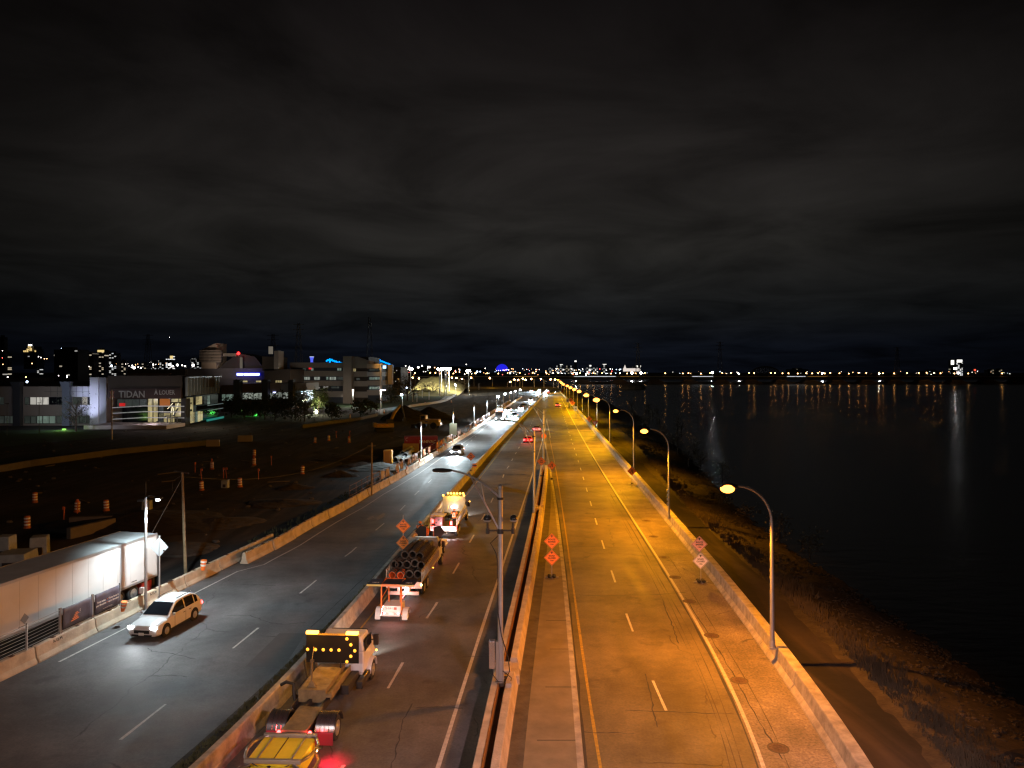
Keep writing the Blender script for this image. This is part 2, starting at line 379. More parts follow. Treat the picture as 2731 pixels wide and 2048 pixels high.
ll = Line([(110,1438.7),(287,1349)]); line_mark('edge_line_left', lambda y: ll(y) if y < 56 else lbar(y) + 1.4, 38, 300, .12, PAINT_W, wob=.4)
line_mark('edge_line_oncoming', lambda y: LEDGE(y) - .45, 92, 400, .14, PAINT_W)
def dashes(name, f, segs, wd=.14):
    for a, b in segs:
        mb = MB(); n = 5; vs = []; fs = []
        for i in range(n + 1):
            y = a + (b - a) * i / n; k = wd / 2 * (.8 + .35 * R.random()); vs += [(f(y) - k, y, .005), (f(y) + k, y, .005)]
            if i: fs.append((2*i-2, 2*i-1, 2*i+1, 2*i))
        mb.add(vs, fs); struct('lane_dash', mb, PAINT_W)
def Yd(y): return HC * F / (y - HY)
per = 9.9
dashes('right', DL2, [(Yd(1535) + per * k, Yd(1535) + per * k + 3.15) for k in range(-1, 30)])
LDL = Line([(260,1598),(372,1510),(500,1403),(557,1357),(635,1292),(673,1262),(729,1214),(759,1192),(792,1161.5),(846,1117),(864,1103),(900,1065),(925,1043),(960,1008),(980,990),(1010,960),(1050,921),(1110,870)])
dashes('left', LDL, [(Yd(1598) + per * k, Yd(1598) + per * k + 3.2) for k in range(0, 28)], .13)
# middle carriageway: surveyed dashes
MDL = Line([(838,1487),(872,1428),(920,1338),(941,1307),(978,1240),(989,1221),(1012,1176),(1023,1157),(1038,1127),(1047,1111),(1059,1089),(1065,1076),(1074,1058),(1080,1043),(1086,1032),(1091,1017),(1100,1006),(1108,990),(1130,951),(1155,901)])
ya = Yd(1487)
dashes('middle', MDL, [(ya + per * k, ya + per * k + 3.1) for k in range(-1, 22)])
# manholes in the right shoulder
CAST = pm('cast_iron', (.13, .085, .055), .7, .3, var=.4, vs=9, bump=.5, bs=30)
mh0 = None
for i, (x, y) in enumerate(((1681,1616),(1597,1470),(1537,1373),(1489,1299),(1458,1247),(1434,1204),(1412,1159),(1396,1125))):
    g = G(x, y)
    if mh0 is None:
        mh0 = thing('manhole_cover', 'rusty round manhole cover nearest the camera in the river-side shoulder', 'manhole cover', g, group='manhole covers in the river-side shoulder')
        m = MB(); m.lathe([(.36, 0), (.36, .012), (.31, .016), (.31, .012), (0.01, .012)], n=24)
        for k in range(7): m.box(-.26 + .04*abs(k-3), .26 - .04*abs(k-3), -.2 + k*.065, -.17 + k*.065, .012, .019)
        m.build('lid', CAST, mh0)
        m = MB(); m.lathe([(.43, 0), (.43, .010), (.37, .010)], n=24); m.build('ring', CONC_D, mh0)
    else:
        c = copy_tree(mh0); c.location = g; c['label'] = ['', 'rusty manhole cover second nearest in the river-side shoulder', 'round manhole cover in shoulder, third from the camera', 'manhole cover just past the bright pair of orange signs', 'fifth manhole cover along the river-side shoulder', 'sixth manhole cover, before the second river lamp', 'seventh small manhole cover along the shoulder', 'farthest visible manhole cover along the river-side shoulder'][i]
# patches and plastic bits on the left road
PATCH = pm('patch_repair', (.24, .23, .21), .9, var=.2, vs=3)
for pts in ([(662,1382),(684,1375),(697,1376),(694,1381),(676,1388),(663,1390)], [(812,1119),(828,1108),(833,1110),(826,1118),(815,1124)], [(792,1120),(806,1114),(809,1118),(796,1123)]):
    if pts[0][1] > 1300: pts = [(x * 1.0 + 0, y - 257) for x, y in pts]
    m = MB(); m.add([(*G(x, y)[:2], .006) for x, y in pts], [tuple(range(len(pts)))]); struct('road_patch', m, PATCH)
DK = pm('tar_patch', (.05, .05, .05), .85, var=.2, vs=2)
for pts in ([(529,1441),(591,1380),(603,1368),(660,1368),(640,1400),(612,1442)],):
    m = MB(); m.add([(*G(x, y)[:2], .0035) for x, y in pts], [tuple(range(len(pts)))]); struct('road_patch', m, pm('tar_rect', (.085, .083, .083), .8, var=.1, vs=2))
# long tar seam in the left road and cross seams
def seam(name, pts, wd=.05, z=.0045):
    g = [G(x, y) for x, y in pts]; q = []
    for i in range(len(g) - 1):
        for k in range(6):
            p = g[i].lerp(g[i+1], k/6); q.append(Vector((p.x + R.uniform(-.05,.05), p.y + R.uniform(-.05,.05), z)))
    q.append(g[-1]); m = MB(); vs = []; fs = []
    for i, p in enumerate(q):
        d = (q[min(i+1, len(q)-1)] - q[max(i-1, 0)]); n = Vector((-d.y, d.x, 0)).normalized() * wd * R.uniform(.25, .8)
        vs += [(p.x - n.x, p.y - n.y, z), (p.x + n.x, p.y + n.y, z)]
        if i: fs.append((2*i-2, 2*i-1, 2*i+1, 2*i))
    m.add(vs, fs); return struct(name, m, DK)
for pts in ([(671,1356),(740,1293),(800,1235),(880,1160),(935,1105),(985,1050)], [(420,1424),(372,1412),(330,1407),(318,1400)],[(503,1262),(560,1263),(595,1265)],
            [(486,1330),(540,1329),(579,1344),(610,1349),(660,1345)], [(1350,1535),(1480,1539),(1585,1542)], [(1215,1578),(1280,1582),(1370,1585)], [(1230,1285),(1300,1287),(1400,1285),(1480,1280)],
            [(1222,1179),(1290,1181),(1340,1183)], [(1197,1038),(1290,1041),(1330,1046)], [(1393,1455),(1402,1490),(1412,1540),(1420,1571)], [(1430,1295),(1444,1330),(1456,1360),(1466,1390)],
            [(1090,1233),(1030,1230)], [(1065,1419),(1000,1419)], [(1000,1530),(950,1527),(900,1528)], [(890,1520),(868,1560),(862,1600),(845,1659)], [(840,1160),(770,1164)], [(320,1461),(371,1459),(404,1462)],
            [(1480,1290),(1530,1370),(1580,1450),(1640,1560),(1690,1640)]):
    seam('tar_seam', pts)
line_mark('shoulder_seam', lambda y: WL2(y) - .22, 12, 130, .11, DK, z=.0045, wob=1.2)
for q_, w_ in ((-.75, .05), (-1.05, .03), (-1.3, .025), (.9, .03)): line_mark('tyre_streak', lambda y, q_=q_: WL2(y) + q_ + .06 * math.sin(y * .21 + q_ * 9), 14, 90, w_, pm('tyre_trace', (.075, .062, .04), .8), z=.0046, wob=2.0)
line_mark('kerb_stain', lambda y: CURB(y) + .06, 12, 120, .12, DK, z=.0048, wob=1.5)

# river, path and bank
wat = bpy.data.materials.new('river_water'); wat.use_nodes = True; t = wat.node_tree; b = t.nodes['Principled BSDF']
b.inputs['Base Color'].default_value = (.012, .012, .014, 1); b.inputs['Roughness'].default_value = .20; b.inputs['IOR'].default_value = 1.33
g = t.nodes.new('ShaderNodeTexCoord'); mp = t.nodes.new('ShaderNodeMapping'); mp.inputs['Scale'].default_value = (.35, .8, 1); t.links.new(g.outputs['Object'], mp.inputs[0])
n = t.nodes.new('ShaderNodeTexNoise'); n.inputs['Scale'].default_value = .9; n.inputs['Detail'].default_value = 5; t.links.new(mp.outputs[0], n.inputs['Vector'])
q = t.nodes.new('ShaderNodeBump'); q.inputs['Strength'].default_value = .35; q.inputs['Distance'].default_value = .25; t.links.new(n.outputs[0], q.inputs['Height']); t.links.new(q.outputs[0], b.inputs['Normal'])
m = MB(); m.add([(8, 0, -1.5), (7000, 0, -1.5), (7000, 1720, -1.5), (60, 1420, -1.5)], [(0, 1, 2, 3)]); struct('river_water', m, wat)
PATHM = pm('path_asphalt', (.045, .038, .03), .9, var=.35, vs=.9, bump=.6, bs=12)
struct('riverside_path', strip(lambda y: RBAR(y) + .6, lambda y: RBAR(y) + 3.3, 12, 620, -.02, zb=-.06), PATHM)
bk = MB(); vs = []; fs = []; Yb = ys(12, 640, .9, 1.012); offs = (3.2, 4.4, 5.6, 6.8, 8.2, 9.6, 11.0, 12.4); zs_ = (-.06, .02, -.12, -.42, -.8, -1.15, -1.55, -2.0)
wid = lambda y: 1.0 + .12 * math.sin(y * .05) + min(1.5, max(0, (y - 70) / 130))
for i, y in enumerate(Yb):
    for j, (o_, z_) in enumerate(zip(offs, zs_)):
        k = 0 if j == 0 else 1
        k = k * (.25 if j == 1 else 1); vs.append((RBAR(min(y, 620)) + 3.2 + (o_ - 3.2) * wid(y) + k * R.uniform(-.25, .25), y + k * R.uniform(-.25, .25), z_ + k * R.uniform(-.09, .11)))
    if i:
        for j in range(7): fs.append(((i-1)*8+j, (i-1)*8+j+1, i*8+j+1, i*8+j))
bk.add(vs, fs); struct('river_bank', bk, pm('bank_soil', (.045, .036, .024), .95, var=.5, vs=1.3, bump=1, bs=6), smooth=False)
# riprap
ro = MB()
def rock(mb, c, s):
    n = 6; vs = [];
    for z, r in ((-.5, .75), (0, 1), (.45, .7)):
        for k in range(n):
            t = 2*math.pi*k/n + z; q_ = r * R.uniform(.75, 1.15) * s; vs.append((c[0] + q_*math.cos(t), c[1] + q_*math.sin(t)*.85, c[2] + z*s*R.uniform(.8, 1.1)))
    fs = [(i*n+k, i*n+(k+1)%n, (i+1)*n+(k+1)%n, (i+1)*n+k) for i in range(2) for k in range(n)] + [tuple(range(n-1, -1, -1)), tuple(range(2*n, 3*n))]
    mb.add(vs, fs)
for k in range(7500):
    y = 24 + 130 * R.random() ** 1.4; u = R.random(); o_ = 6.4 + u * 4.9
    z_ = np.interp(o_, offs, zs_); rock(ro, (RBAR(y) + 3.2 + (o_ - 3.2) * wid(y), y, z_), R.choice((.04, .05, .06, .08, .10, .15)) * (1 + .9 * (u > .9)))
o = ro.build('rocks', pm('riprap', (.060, .050, .036), .9, var=.45, vs=.8, bump=.5, bs=6)); tag(o, kind='stuff')
# dry grass on the crest of the bank and on the verge
gr = MB()
def tuft(mb, x, y, z, h, n=7, sp=.18):
    for k in range(n):
        a = R.uniform(0, 6.28); r = R.uniform(0, sp); bx, by = x + r*math.cos(a), y + r*math.sin(a); hh = h * R.uniform(.5, 1.1)
        lx, ly = R.uniform(-.35, .35) * hh, R.uniform(-.35, .35) * hh; wd = .018 + .01 * R.random()
        mb.add([(bx - wd, by, z), (bx + wd, by, z), (bx + lx*.5 + wd*.6, by + ly*.5, z + hh*.62), (bx + lx*.5 - wd*.6, by + ly*.5, z + hh*.62), (bx + lx, by + ly, z + hh)], [(0, 1, 2, 3), (3, 2, 4)])
for k in range(3400):
    y = 22 + 190 * R.random() ** 1.5; o_ = 3.9 + abs(R.gauss(0, 1.0)); cl = .5 + .5 * math.sin(y * .9) * math.sin(y * .37 + 1)
    tuft(gr, RBAR(y) + o_ * wid(y), y, np.interp(o_, offs, zs_) - .03, .18 + .55 * cl * R.random(), 8, .25)
o = gr.build('grass', pm('dry_grass', (.070, .055, .03), .9, var=.4, vs=.6)); tag(o, kind='stuff')
g2 = MB()
for k in range(1700):
    y = 14 + 58 * R.random(); xa, xb = LEDGE(y), MBAR(y) - .58; tuft(g2, xa + (xb - xa) * R.uniform(.2, .98), y, .07, .10 + .16 * R.random(), 6, .12)
for k in range(700):
    y = 60 + 120 * R.random(); tuft(g2, LB(y) - 1.1 - 2.5 * R.random() ** 2, y, -.03, .2 + .3 * R.random(), 5, .2)
o = g2.build('verge_grass', pm('verge_grass_blades', (.13, .11, .05), .9, var=.4, vs=1)); tag(o, kind='stuff')
# weeds growing at the foot of the left barrier
# ------------------------------------------------------------------ barriers
def jersey_sec(hw, h, half=False):
    return [(-hw, 0), (-hw, .08), (-hw*.62, .30), (-hw*.38, h-.03), (-hw*.30, h), (hw*.30, h), (hw*.38, h-.03), (hw*.62, .30), (hw, .08), (hw, 0)]
def wall_sweep(f, a, b, sec, step0=2, grow=1.02, dz=0.0):
    mb = MB(); secs = [[(f(y) + u, y, v + dz) for u, v in sec] for y in ys(a, b, step0, grow)]; mb.loft(secs); return mb
def wall_thing(name, label, cat, mb, mat):
    return tag(mb.build(name, mat, smooth=False), label, cat)
wall_thing('median_barrier', 'long concrete barrier between the lit oncoming road and the trucks', 'barrier',
    wall_sweep(lambda y: MBAR(y) - .30, 12, YE, [(-.30, 0), (-.24, .12), (-.16, .80), (-.12, .84), (.12, .84), (.16, .80), (.22, .25), (.34, 0)]), CONC_P)
# parapet along the river, with joints as wall segments
PS = [(0, 0), (.02, .08), (.20, .28), (.27, .84), (.30, .88), (.78, .88), (.80, .84), (.80, -.2)]
cuts = [12, 34.6, 40.2, 43.2, 74.2, 76.6, 110, 148, 184, 226, 262, 300, 360, 430, 560]
for i in range(len(cuts) - 1):
    lab = ['nearest long length of river parapet at the bottom of the view', 'river parapet length just before the nearest lamp', 'short parapet block carrying the nearest river lamp', 'river parapet length between first and second lamp',
           'short parapet block at the second river lamp', 'river parapet length beyond the second lamp', 'river parapet length behind the third lamp', 'river parapet length behind the fourth lamp', 'river parapet length behind the fifth lamp', 'parapet length by the sixth lamp',
           'parapet length by the seventh lamp', 'far parapet length by the row of lamps', 'far parapet length before the road bend', 'last parapet length at the road bend'][i]
    o = wall_thing('river_parapet', lab, 'parapet', wall_sweep(RBAR, cuts[i] + .02, cuts[i+1] - .02, PS, 2, 1.03), CONC_P); o['group'] = 'parapet along the river'
# double wall with a steel-lipped channel between the middle and right carriageways
def dwall(a, b, lab, x0=0.0):
    t0 = thing('double_wall', lab, 'barrier', group='double wall between the carriageways')
    s1 = [(0, 0), (.04, .1), (.16, .78), (.19, .82), (.46, .82), (.48, .80), (.48, 0)]
    s2 = [(.80, 0), (.80, .74), (.82, .76), (1.12, .76), (1.15, .73), (1.26, .2), (1.38, 0)]
    wall_sweep(DWL, a, b, s1).build('wall', CONC, t0)
    wall_sweep(DWL, a, b, s2).build('wall', CONC, t0)
    wall_sweep(DWL, a, b, [(.485, .3), (.485, .84), (.52, .84), (.52, .3)]).build('steel_rail', pm('rust_rail', (.45, .22, .06), .5, .5, var=.3, vs=4), t0)
    wall_sweep(DWL, a, b, [(.53, 0), (.53, .42), (.79, .42), (.79, 0)]).build('channel_floor', CONC_D, t0)
dwall(12, 34.9, 'near length of twin concrete walls, this side of the camera pole')
dwall(36.6, 77.0, 'twin concrete walls between camera pole and second double-arm pole')
dwall(78.8, 112, 'far length of twin concrete walls ending by the merge sign')
# plinths carrying the poles in the gaps
for (ya_, yb_, lab) in ((34.95, 36.55, 'concrete plinth carrying the pole with two cameras'), (77.05, 78.75, 'concrete plinth carrying the second double-arm pole')):
    m = MB(); x = DWL((ya_+yb_)/2); m.box(x + .05, x + 1.3, ya_, yb_, 0, .55); m.box(x + .2, x + .9, ya_ + .2, yb_ - .3, .55, .72)
    tag(m.build('pole_plinth', CONC, bevel=.03), lab, 'plinth')
# jersey blocks on the left: one object each
JH = .84; seg = MB(); SL = 4.45
secs = []
for y, k in ((0, .9), (.06, 1), (SL - .12, 1), (SL - .06, .9)): secs.append([(u * k, y, v if v < .5 else v - (1 - k) * .2) for u, v in jersey_sec(.34, JH)])
seg.loft(secs)
proto = seg.build('jersey_barrier', CONC)
slot = MB(); slot.box(-.12, .12, 1.2, 1.4, JH, JH + .03)
LIFT = slot.build('lifting_loop', pm('rebar', (.10, .05, .03), .7, .5), proto)
slot2 = MB(); slot2.box(-.12, .12, 3.0, 3.2, JH, JH + .03); slot2.build('lifting_loop', pm('rebar', (.10, .05, .03), .7, .5), proto)
def place_seg(p, q, first, label, grp):
    o = proto if first else copy_tree(proto)
    o.location = (p[0], p[1], 0); o.rotation_euler = (0, 0, -math.atan2(q[0] - p[0], q[1] - p[1])); tag(o, label, 'barrier', grp); return o
y = 57.4; k = 0; first = True
while y < 430:
    x = LB(y) - .3; y2 = y + SL; x2 = LB(y2) - .3; L_ = math.hypot(x2 - x, y2 - y); y2 = y + SL * SL / L_; x2 = LB(y2) - .3
    if k == 0: lab = 'first concrete block of the row, standing just behind the white car'
    elif k < 18: lab = 'concrete block ' + ['', 'second', 'third', 'fourth', 'fifth', 'sixth', 'seventh', 'eighth', 'ninth', 'tenth', 'eleventh', 'twelfth', 'thirteenth', 'fourteenth', 'fifteenth', 'sixteenth', 'seventeenth', 'eighteenth'][k] + ' in the long tan row that starts behind the white car'
    else: lab = 'pale bright concrete block far along the fenced left row'
    jx = R.uniform(-.05, .05); place_seg((x + jx, y), (x2 + jx + R.uniform(-.04, .04), y2), first, lab, 'concrete blocks of the long left row' if k < 18 else 'bright concrete blocks under the fence'); first = False
    y, k = y2 + .07, k + 1
y = 33.5; k = 0
A_END = []
while y < 62:
    x = LA(y) - .3; y2 = y + SL * .985; x2 = LA(y2) - .3
    lab = ['concrete block at the lower left corner, mostly out of frame', 'concrete block marked A-12 M at the left edge', 'concrete block under the dark banners', 'concrete block with orange striped marker at its end', 'concrete block behind the white car holding the light pole', 'concrete block running behind the start of the second row', 'last concrete block of the near row, with orange drum behind'][min(k, 6)]
    place_seg((x, y), (x2, y2), False, lab, 'concrete blocks of the near left row'); A_END.append((x, y)); y, k = y2 + .03, k + 1
BLK = pm('black_print', (.012, .012, .012), .8)
for i, s in ((1, 'A-12 M'), (3, 'A-12 M')):
    if i < len(A_END):
        x, y = A_END[i]; a = math.atan2(LA(y+4)-LA(y), 4)
        pr = [o for o in COL.objects if o.name.startswith('jersey_barrier') and abs(o.location.x - x) < .01 and abs(o.location.y - y) < .01][0]
        text(s, .22, BLK, pr, (.20, 1.1 if i == 1 else .5, .68), (rad(68), 0, rad(90)), al='LEFT')
# ================================================================== LAMPS
STEEL = pm('galvanised_steel', (.42, .41, .40), .45, .6, var=.12, vs=2)
STEEL_D = pm('dark_fixture', (.05, .045, .04), .5, .3)
SOD_N = (1.0, .30, .010); SOD_F = (1.0, .47, .0)
GL_SOD = em('sodium_glass', (1.0, .31, .042), 8)
GL_LED = em('led_glass', (.85, .93, 1.0), 60)
def river_lamp(i, base, z0, top, head, label, pw, col, lit=True, grp='sodium lamps along the river'):
    # head: (dx, dz) of the lantern relative to the pole foot; the arm reaches over the road
    t0 = thing('street_lamp', label, 'street lamp', base, 0, grp)
    hx, hz = head
    m = MB(); zt = top - 1.9
    m.tube([(0, 0, z0), (0, 0, z0 + .8), (-.02, 0, zt)], [.13, .115, .085], 10)
    m.build('pole', STEEL, t0, smooth=True)
    m = MB(); pts = []
    for k in range(11):
        a = rad(90 * k / 10); pts.append((-.02 - 1.75 * (1 - math.cos(a)), 0, zt + 1.9 * math.sin(a)))
    pts.append((hx + .55, 0, hz + .05)); m.tube(pts, [.085] + [.07] * 8 + [.06, .055, .05], 8); m.build('arm', STEEL, t0, smooth=True)
    m = MB(); m.lathe([(.02, -.42), (.13, -.36), (.19, -.1), (.19, .15), (.12, .36), (.05, .5)], (hx, 0, hz + .04), 10, 'x'); m.build('lantern', STEEL_D, t0, smooth=True)
    m = MB(); m.sphere((hx - .06, 0, hz - .05), .30 if i < 3 else .52, 12, 8, (1.25, 1, .8)); m.build('glass_bowl', GL_SOD, t0, smooth=True)
    m = MB(); m.box(-.2, .2, -.2, .2, z0 - .02, z0 + .06); m.cyl((0, 0, z0), (0, 0, z0 + .35), .17, .15, 10); m.build('base_plate', STEEL, t0)
    if pw: light('SPOT', (hx, 0, hz - .62), pw, col, t0, .12, aim((-.38, 0, -1)), 162, .35, 'lamp_light')
    return t0
lamps = [((1668,1398),(1574,1053),1050),((1445,1120),(1393,930),927),((1369,1016),(1331,887),886),((1317.6,962.7),(1289,863.8),863),((1290,932),(1267,853.4),853),((1271,907),(1251.4,845.7),845),
         ((1258,894.6),(1240.7,842),841),((1247.3,885.8),(1232.5,837.5),837),((1238.8,876),(1225.6,834),833),((1230,869),(1217.5,831),830),((1224,862),(1213.5,827.5),827),((1219,856),(1210.5,824.5),824),((1213,849),(1206,821),820.5)]
names = ['nearest sodium lamp of the river row, arching over the closed road', 'second sodium lamp, on the parapet with small plates on its pole', 'third river lamp, pole partly behind the merge sign', 'fourth river lamp, beside the yield sign', 'fifth river lamp from the camera', 'sixth river lamp from the camera',
         'seventh river lamp, near the white speed sign', 'eighth river lamp, just before the far white sign', 'ninth river lamp from the camera', 'tenth river lamp, in the tight bright row', 'eleventh river lamp of the tight bright row', 'twelfth river lamp of the tight bright row', 'last river lamp before the road bends away']
for i, (b_, h_, t_) in enumerate(lamps):
    z0 = .86; g = G(*b_, z0) if i < 3 else G(*b_)
    if i == 0: g = G(1668, 1398, .88)
    Y = g.y; hd = P(h_[0], h_[1], Y); tp = HC - (t_ - HY) / F * Y
    tp = min(max(tp, 8.8), 10.8); hz = min(tp, hd.z) if i < 3 else tp - .05
    u = min(1, i / 4.0); col = tuple(a * (1 - u) + b * u for a, b in zip(SOD_N, SOD_F))
    t0 = river_lamp(i, (g.x, g.y, 0), z0, tp, (hd.x - g.x, hz), names[i], (10500, 13500, 15500, 15500, 15000)[min(i, 4)], col)
    if i == 1:
        m = MB(); [m.box(-.22, -.02, -.16, -.13, 2.2 + k*.42, 2.42 + k*.42) for k in range(4)]; m.build('number_plate', pm('plate_white', (.7, .68, .6), .6), t0)
# the lamp before the nearest one stands just behind the camera
river_lamp(-1, (RBAR(12) + .55, 3.0, 0), .86, 10.2, (-3.2, 10.1), 'river lamp standing beside and behind the camera, its arm over the road', 9000, SOD_N, grp='lamps out of view')
# far lamps after the bend, lining the next stretch of motorway
farl = [((1199.5,820),(1206,838)),((1188,819.5),(1196,837)),((1171,819),(1175,836)),((1150,818.5),(1154,836)),((1131,820.5),(1129,836)),((1127,818),(1123,836)),((1121,821),(1113,836)),((1110,820),(1105,835)),((1098,825),(1096,836)),
        ((1060,817),(1064,833)),((1020,816),(1024,833)),((1001,818.5),(1004,831)),((989,816.5),(992,830)),((979,816),(982,830)),((910,817.5),(911,831)),((895,816),(897,830))]
fl0 = None
for i, (h_, b_) in enumerate(farl):
    Y = 690 + 6 * i; hd = P(h_[0], h_[1], Y); g = P(b_[0], b_[1], Y)
    if fl0 is None:
        fl0 = thing('street_lamp', '', 'street lamp', (0, 0, 0), group='orange lamps along the road after the bend')
        m = MB(); m.tube([(0, 0, 0), (0, 0, 7.3), (-.6, 0, 8.3), (-2.6, 0, 8.6)], [.2, .16, .14, .12], 6); m.build('pole', STEEL, fl0)
        m = MB(); m.sphere((-2.9, 0, 8.5), .62, 8, 6); m.build('glass_bowl', em('sodium_far', (1, .50, .17), 60), fl0); o = fl0
    else: o = copy_tree(fl0)
    o.location = (g.x, Y, hd.z - 8.5); s = -1 if b_[0] < h_[0] else 1; o.scale = (s, 1, 1)
    o['label'] = 'small orange street lamp on the far road after the bend'; 
for x in (1190, 1165, 1128, 1062, 1000): p = P(x, 820, 700); light('POINT', (p.x, 700, 8.0), 2600, SOD_F, None, .4, name='lamp_light')
# ---- double-arm poles between the carriageways (unlit)
def arm_pole(base, z0, top, head, label, cams=False):
    t0 = thing('lamp_pole', label, 'light pole', base, 0, 'unlit double-arm poles between the carriageways'); hx, hz = head
    m = MB(); m.cyl((0, 0, z0), (0, 0, top), .135, .10, 12); m.sphere((0, 0, top), .12, 10, 6, (1, 1, 1.3)); m.build('pole', STEEL, t0, smooth=True)
    m = MB(); m.cyl((0, 0, top - .55), (0, 0, top - .45), .16, n=12); m.cyl((0, 0, top - 2.1), (0, 0, top - 2.0), .16, n=12); m.cyl((0, 0, z0), (0, 0, z0 + .12), .24, n=8); m.build('clamp', STEEL_D, t0)
    m = MB(); A, B, C = Vector((0, 0, top - .5)), Vector((-1.1, 0, hz - .15)), Vector((hx + .35, 0, hz))
    q = [A.lerp(B, t).lerp(B.lerp(C, t), t) for t in [k / 10 for k in range(11)]]; m.tube(q, .05, 8); m.build('arm', STEEL, t0, smooth=True)
    m = MB(); A, B, C = Vector((0, 0, top - 2.05)), Vector((-1.0, 0, hz - .95)), Vector((hx + 1.15, 0, hz - .1))
    q2 = [A.lerp(B, t).lerp(B.lerp(C, t), t) for t in [k / 10 for k in range(11)]]; m.tube(q2, .042, 8)
    m.cyl(q[4], q2[4] + Vector((0, 0, 0)), .025, n=6); m.build('brace', STEEL, t0, smooth=True)
    m = MB(); m.loft([[(hx + dx, w_ * math.cos(a), hz + .0 + h_ * math.sin(a)) for a in [2*math.pi*k/10 for k in range(10)]] for dx, w_, h_ in ((.4, .05, .05), (.3, .12, .07), (0, .17, .10), (-.35, .17, .09), (-.5, .08, .05))]); m.build('lantern', STEEL_D, t0, smooth=True)
    return t0
for i, (b_, tp, h_, lab) in enumerate((((1081,1478),1053,(958,1016),'unlit double-arm pole carrying two round cameras and a steel box'), ((1153.6,1108.7),932,(1092,908),'second unlit double-arm pole, behind the road signs reading FIN END'), ((1174,1024.7),887,(1132,874),'farthest unlit double-arm pole, over the end of the concrete island'))):
    g = G(*b_, .72 if i < 2 else .1); Y = g.y; top = HC - (tp - HY) / F * Y; hd = P(*h_, Y)
    t0 = arm_pole((g.x, Y, 0), .7 if i < 2 else .1, top, (hd.x - g.x, hd.z), lab)
    if i == 0:
        zc = HC - (1146 - HY) / F * Y
        m = MB(); m.cyl((-.62, 0, zc), (.62, 0, zc), .035); m.lathe([(.13, zc - .08), (.13, zc + .08)], n=10)
        for s in (-1, 1): m.cyl((s*.58, 0, zc - .1), (s*.58, 0, zc + .35), .06); m.cyl((s*.58, 0, zc - .14), (s*.58, 0, zc + .1), .09)
        m.build('camera_bracket', STEEL_D, t0)
        for s in (-1, 1):
            m = MB(); m.sphere((s*.60, -.02, zc + .55), .17, 12, 8); m.build('camera', pm('black_gloss', (.02, .02, .02), .2), t0, smooth=True)
            m = MB(); m.lathe([(.16, -.03), (.185, 0), (.16, .03)], (s*.60, -.02, zc + .46), 12); m.build('camera_ring', pm('grey_plastic', (.4, .4, .38), .5), t0)
        m = MB(); m.box(-.52, -.24, -.22, .12, 1.5, 2.75); m.build('cabinet', pm('bright_aluminium', (.75, .75, .76), .22, .9), t0, bevel=.015)
        m = MB(); m.box(-.22, .16, -.1, .14, .7, 2.7); m.build('cable_box', pm('box_grey', (.28, .25, .21), .6), t0, bevel=.02)
        m = MB(); m.tube([(-.10, -.12, zc - .2), (-.45, -.1, zc - .55), (-.2, -.12, zc - 1.0), (-.12, -.14, zc - 1.4), (-.10, -.14, 4), (.05, -.16, 3), (.36, -.2, 2.0), (.42, -.2, 1.4), (.2, -.2, .9), (-.2, -.25, .95)], .022, 6)
        m.tube([(-.4, -.1, 1.5), (-.35, -.1, 1.2), (-.1, -.15, .9)], .02, 6); m.tube([(.1, -.15, 1.4), (.5, -.2, 1.1), (.45, -.2, .7)], .02, 6); m.build('cable', pm('black_rubber', (.015, .015, .015), .6), t0, smooth=True)
        m = MB(); m.box(.25, .5, -.45, -.2, .55, .95); m.build('junction_box', pm('junction_grey', (.4, .33, .28), .6), t0)
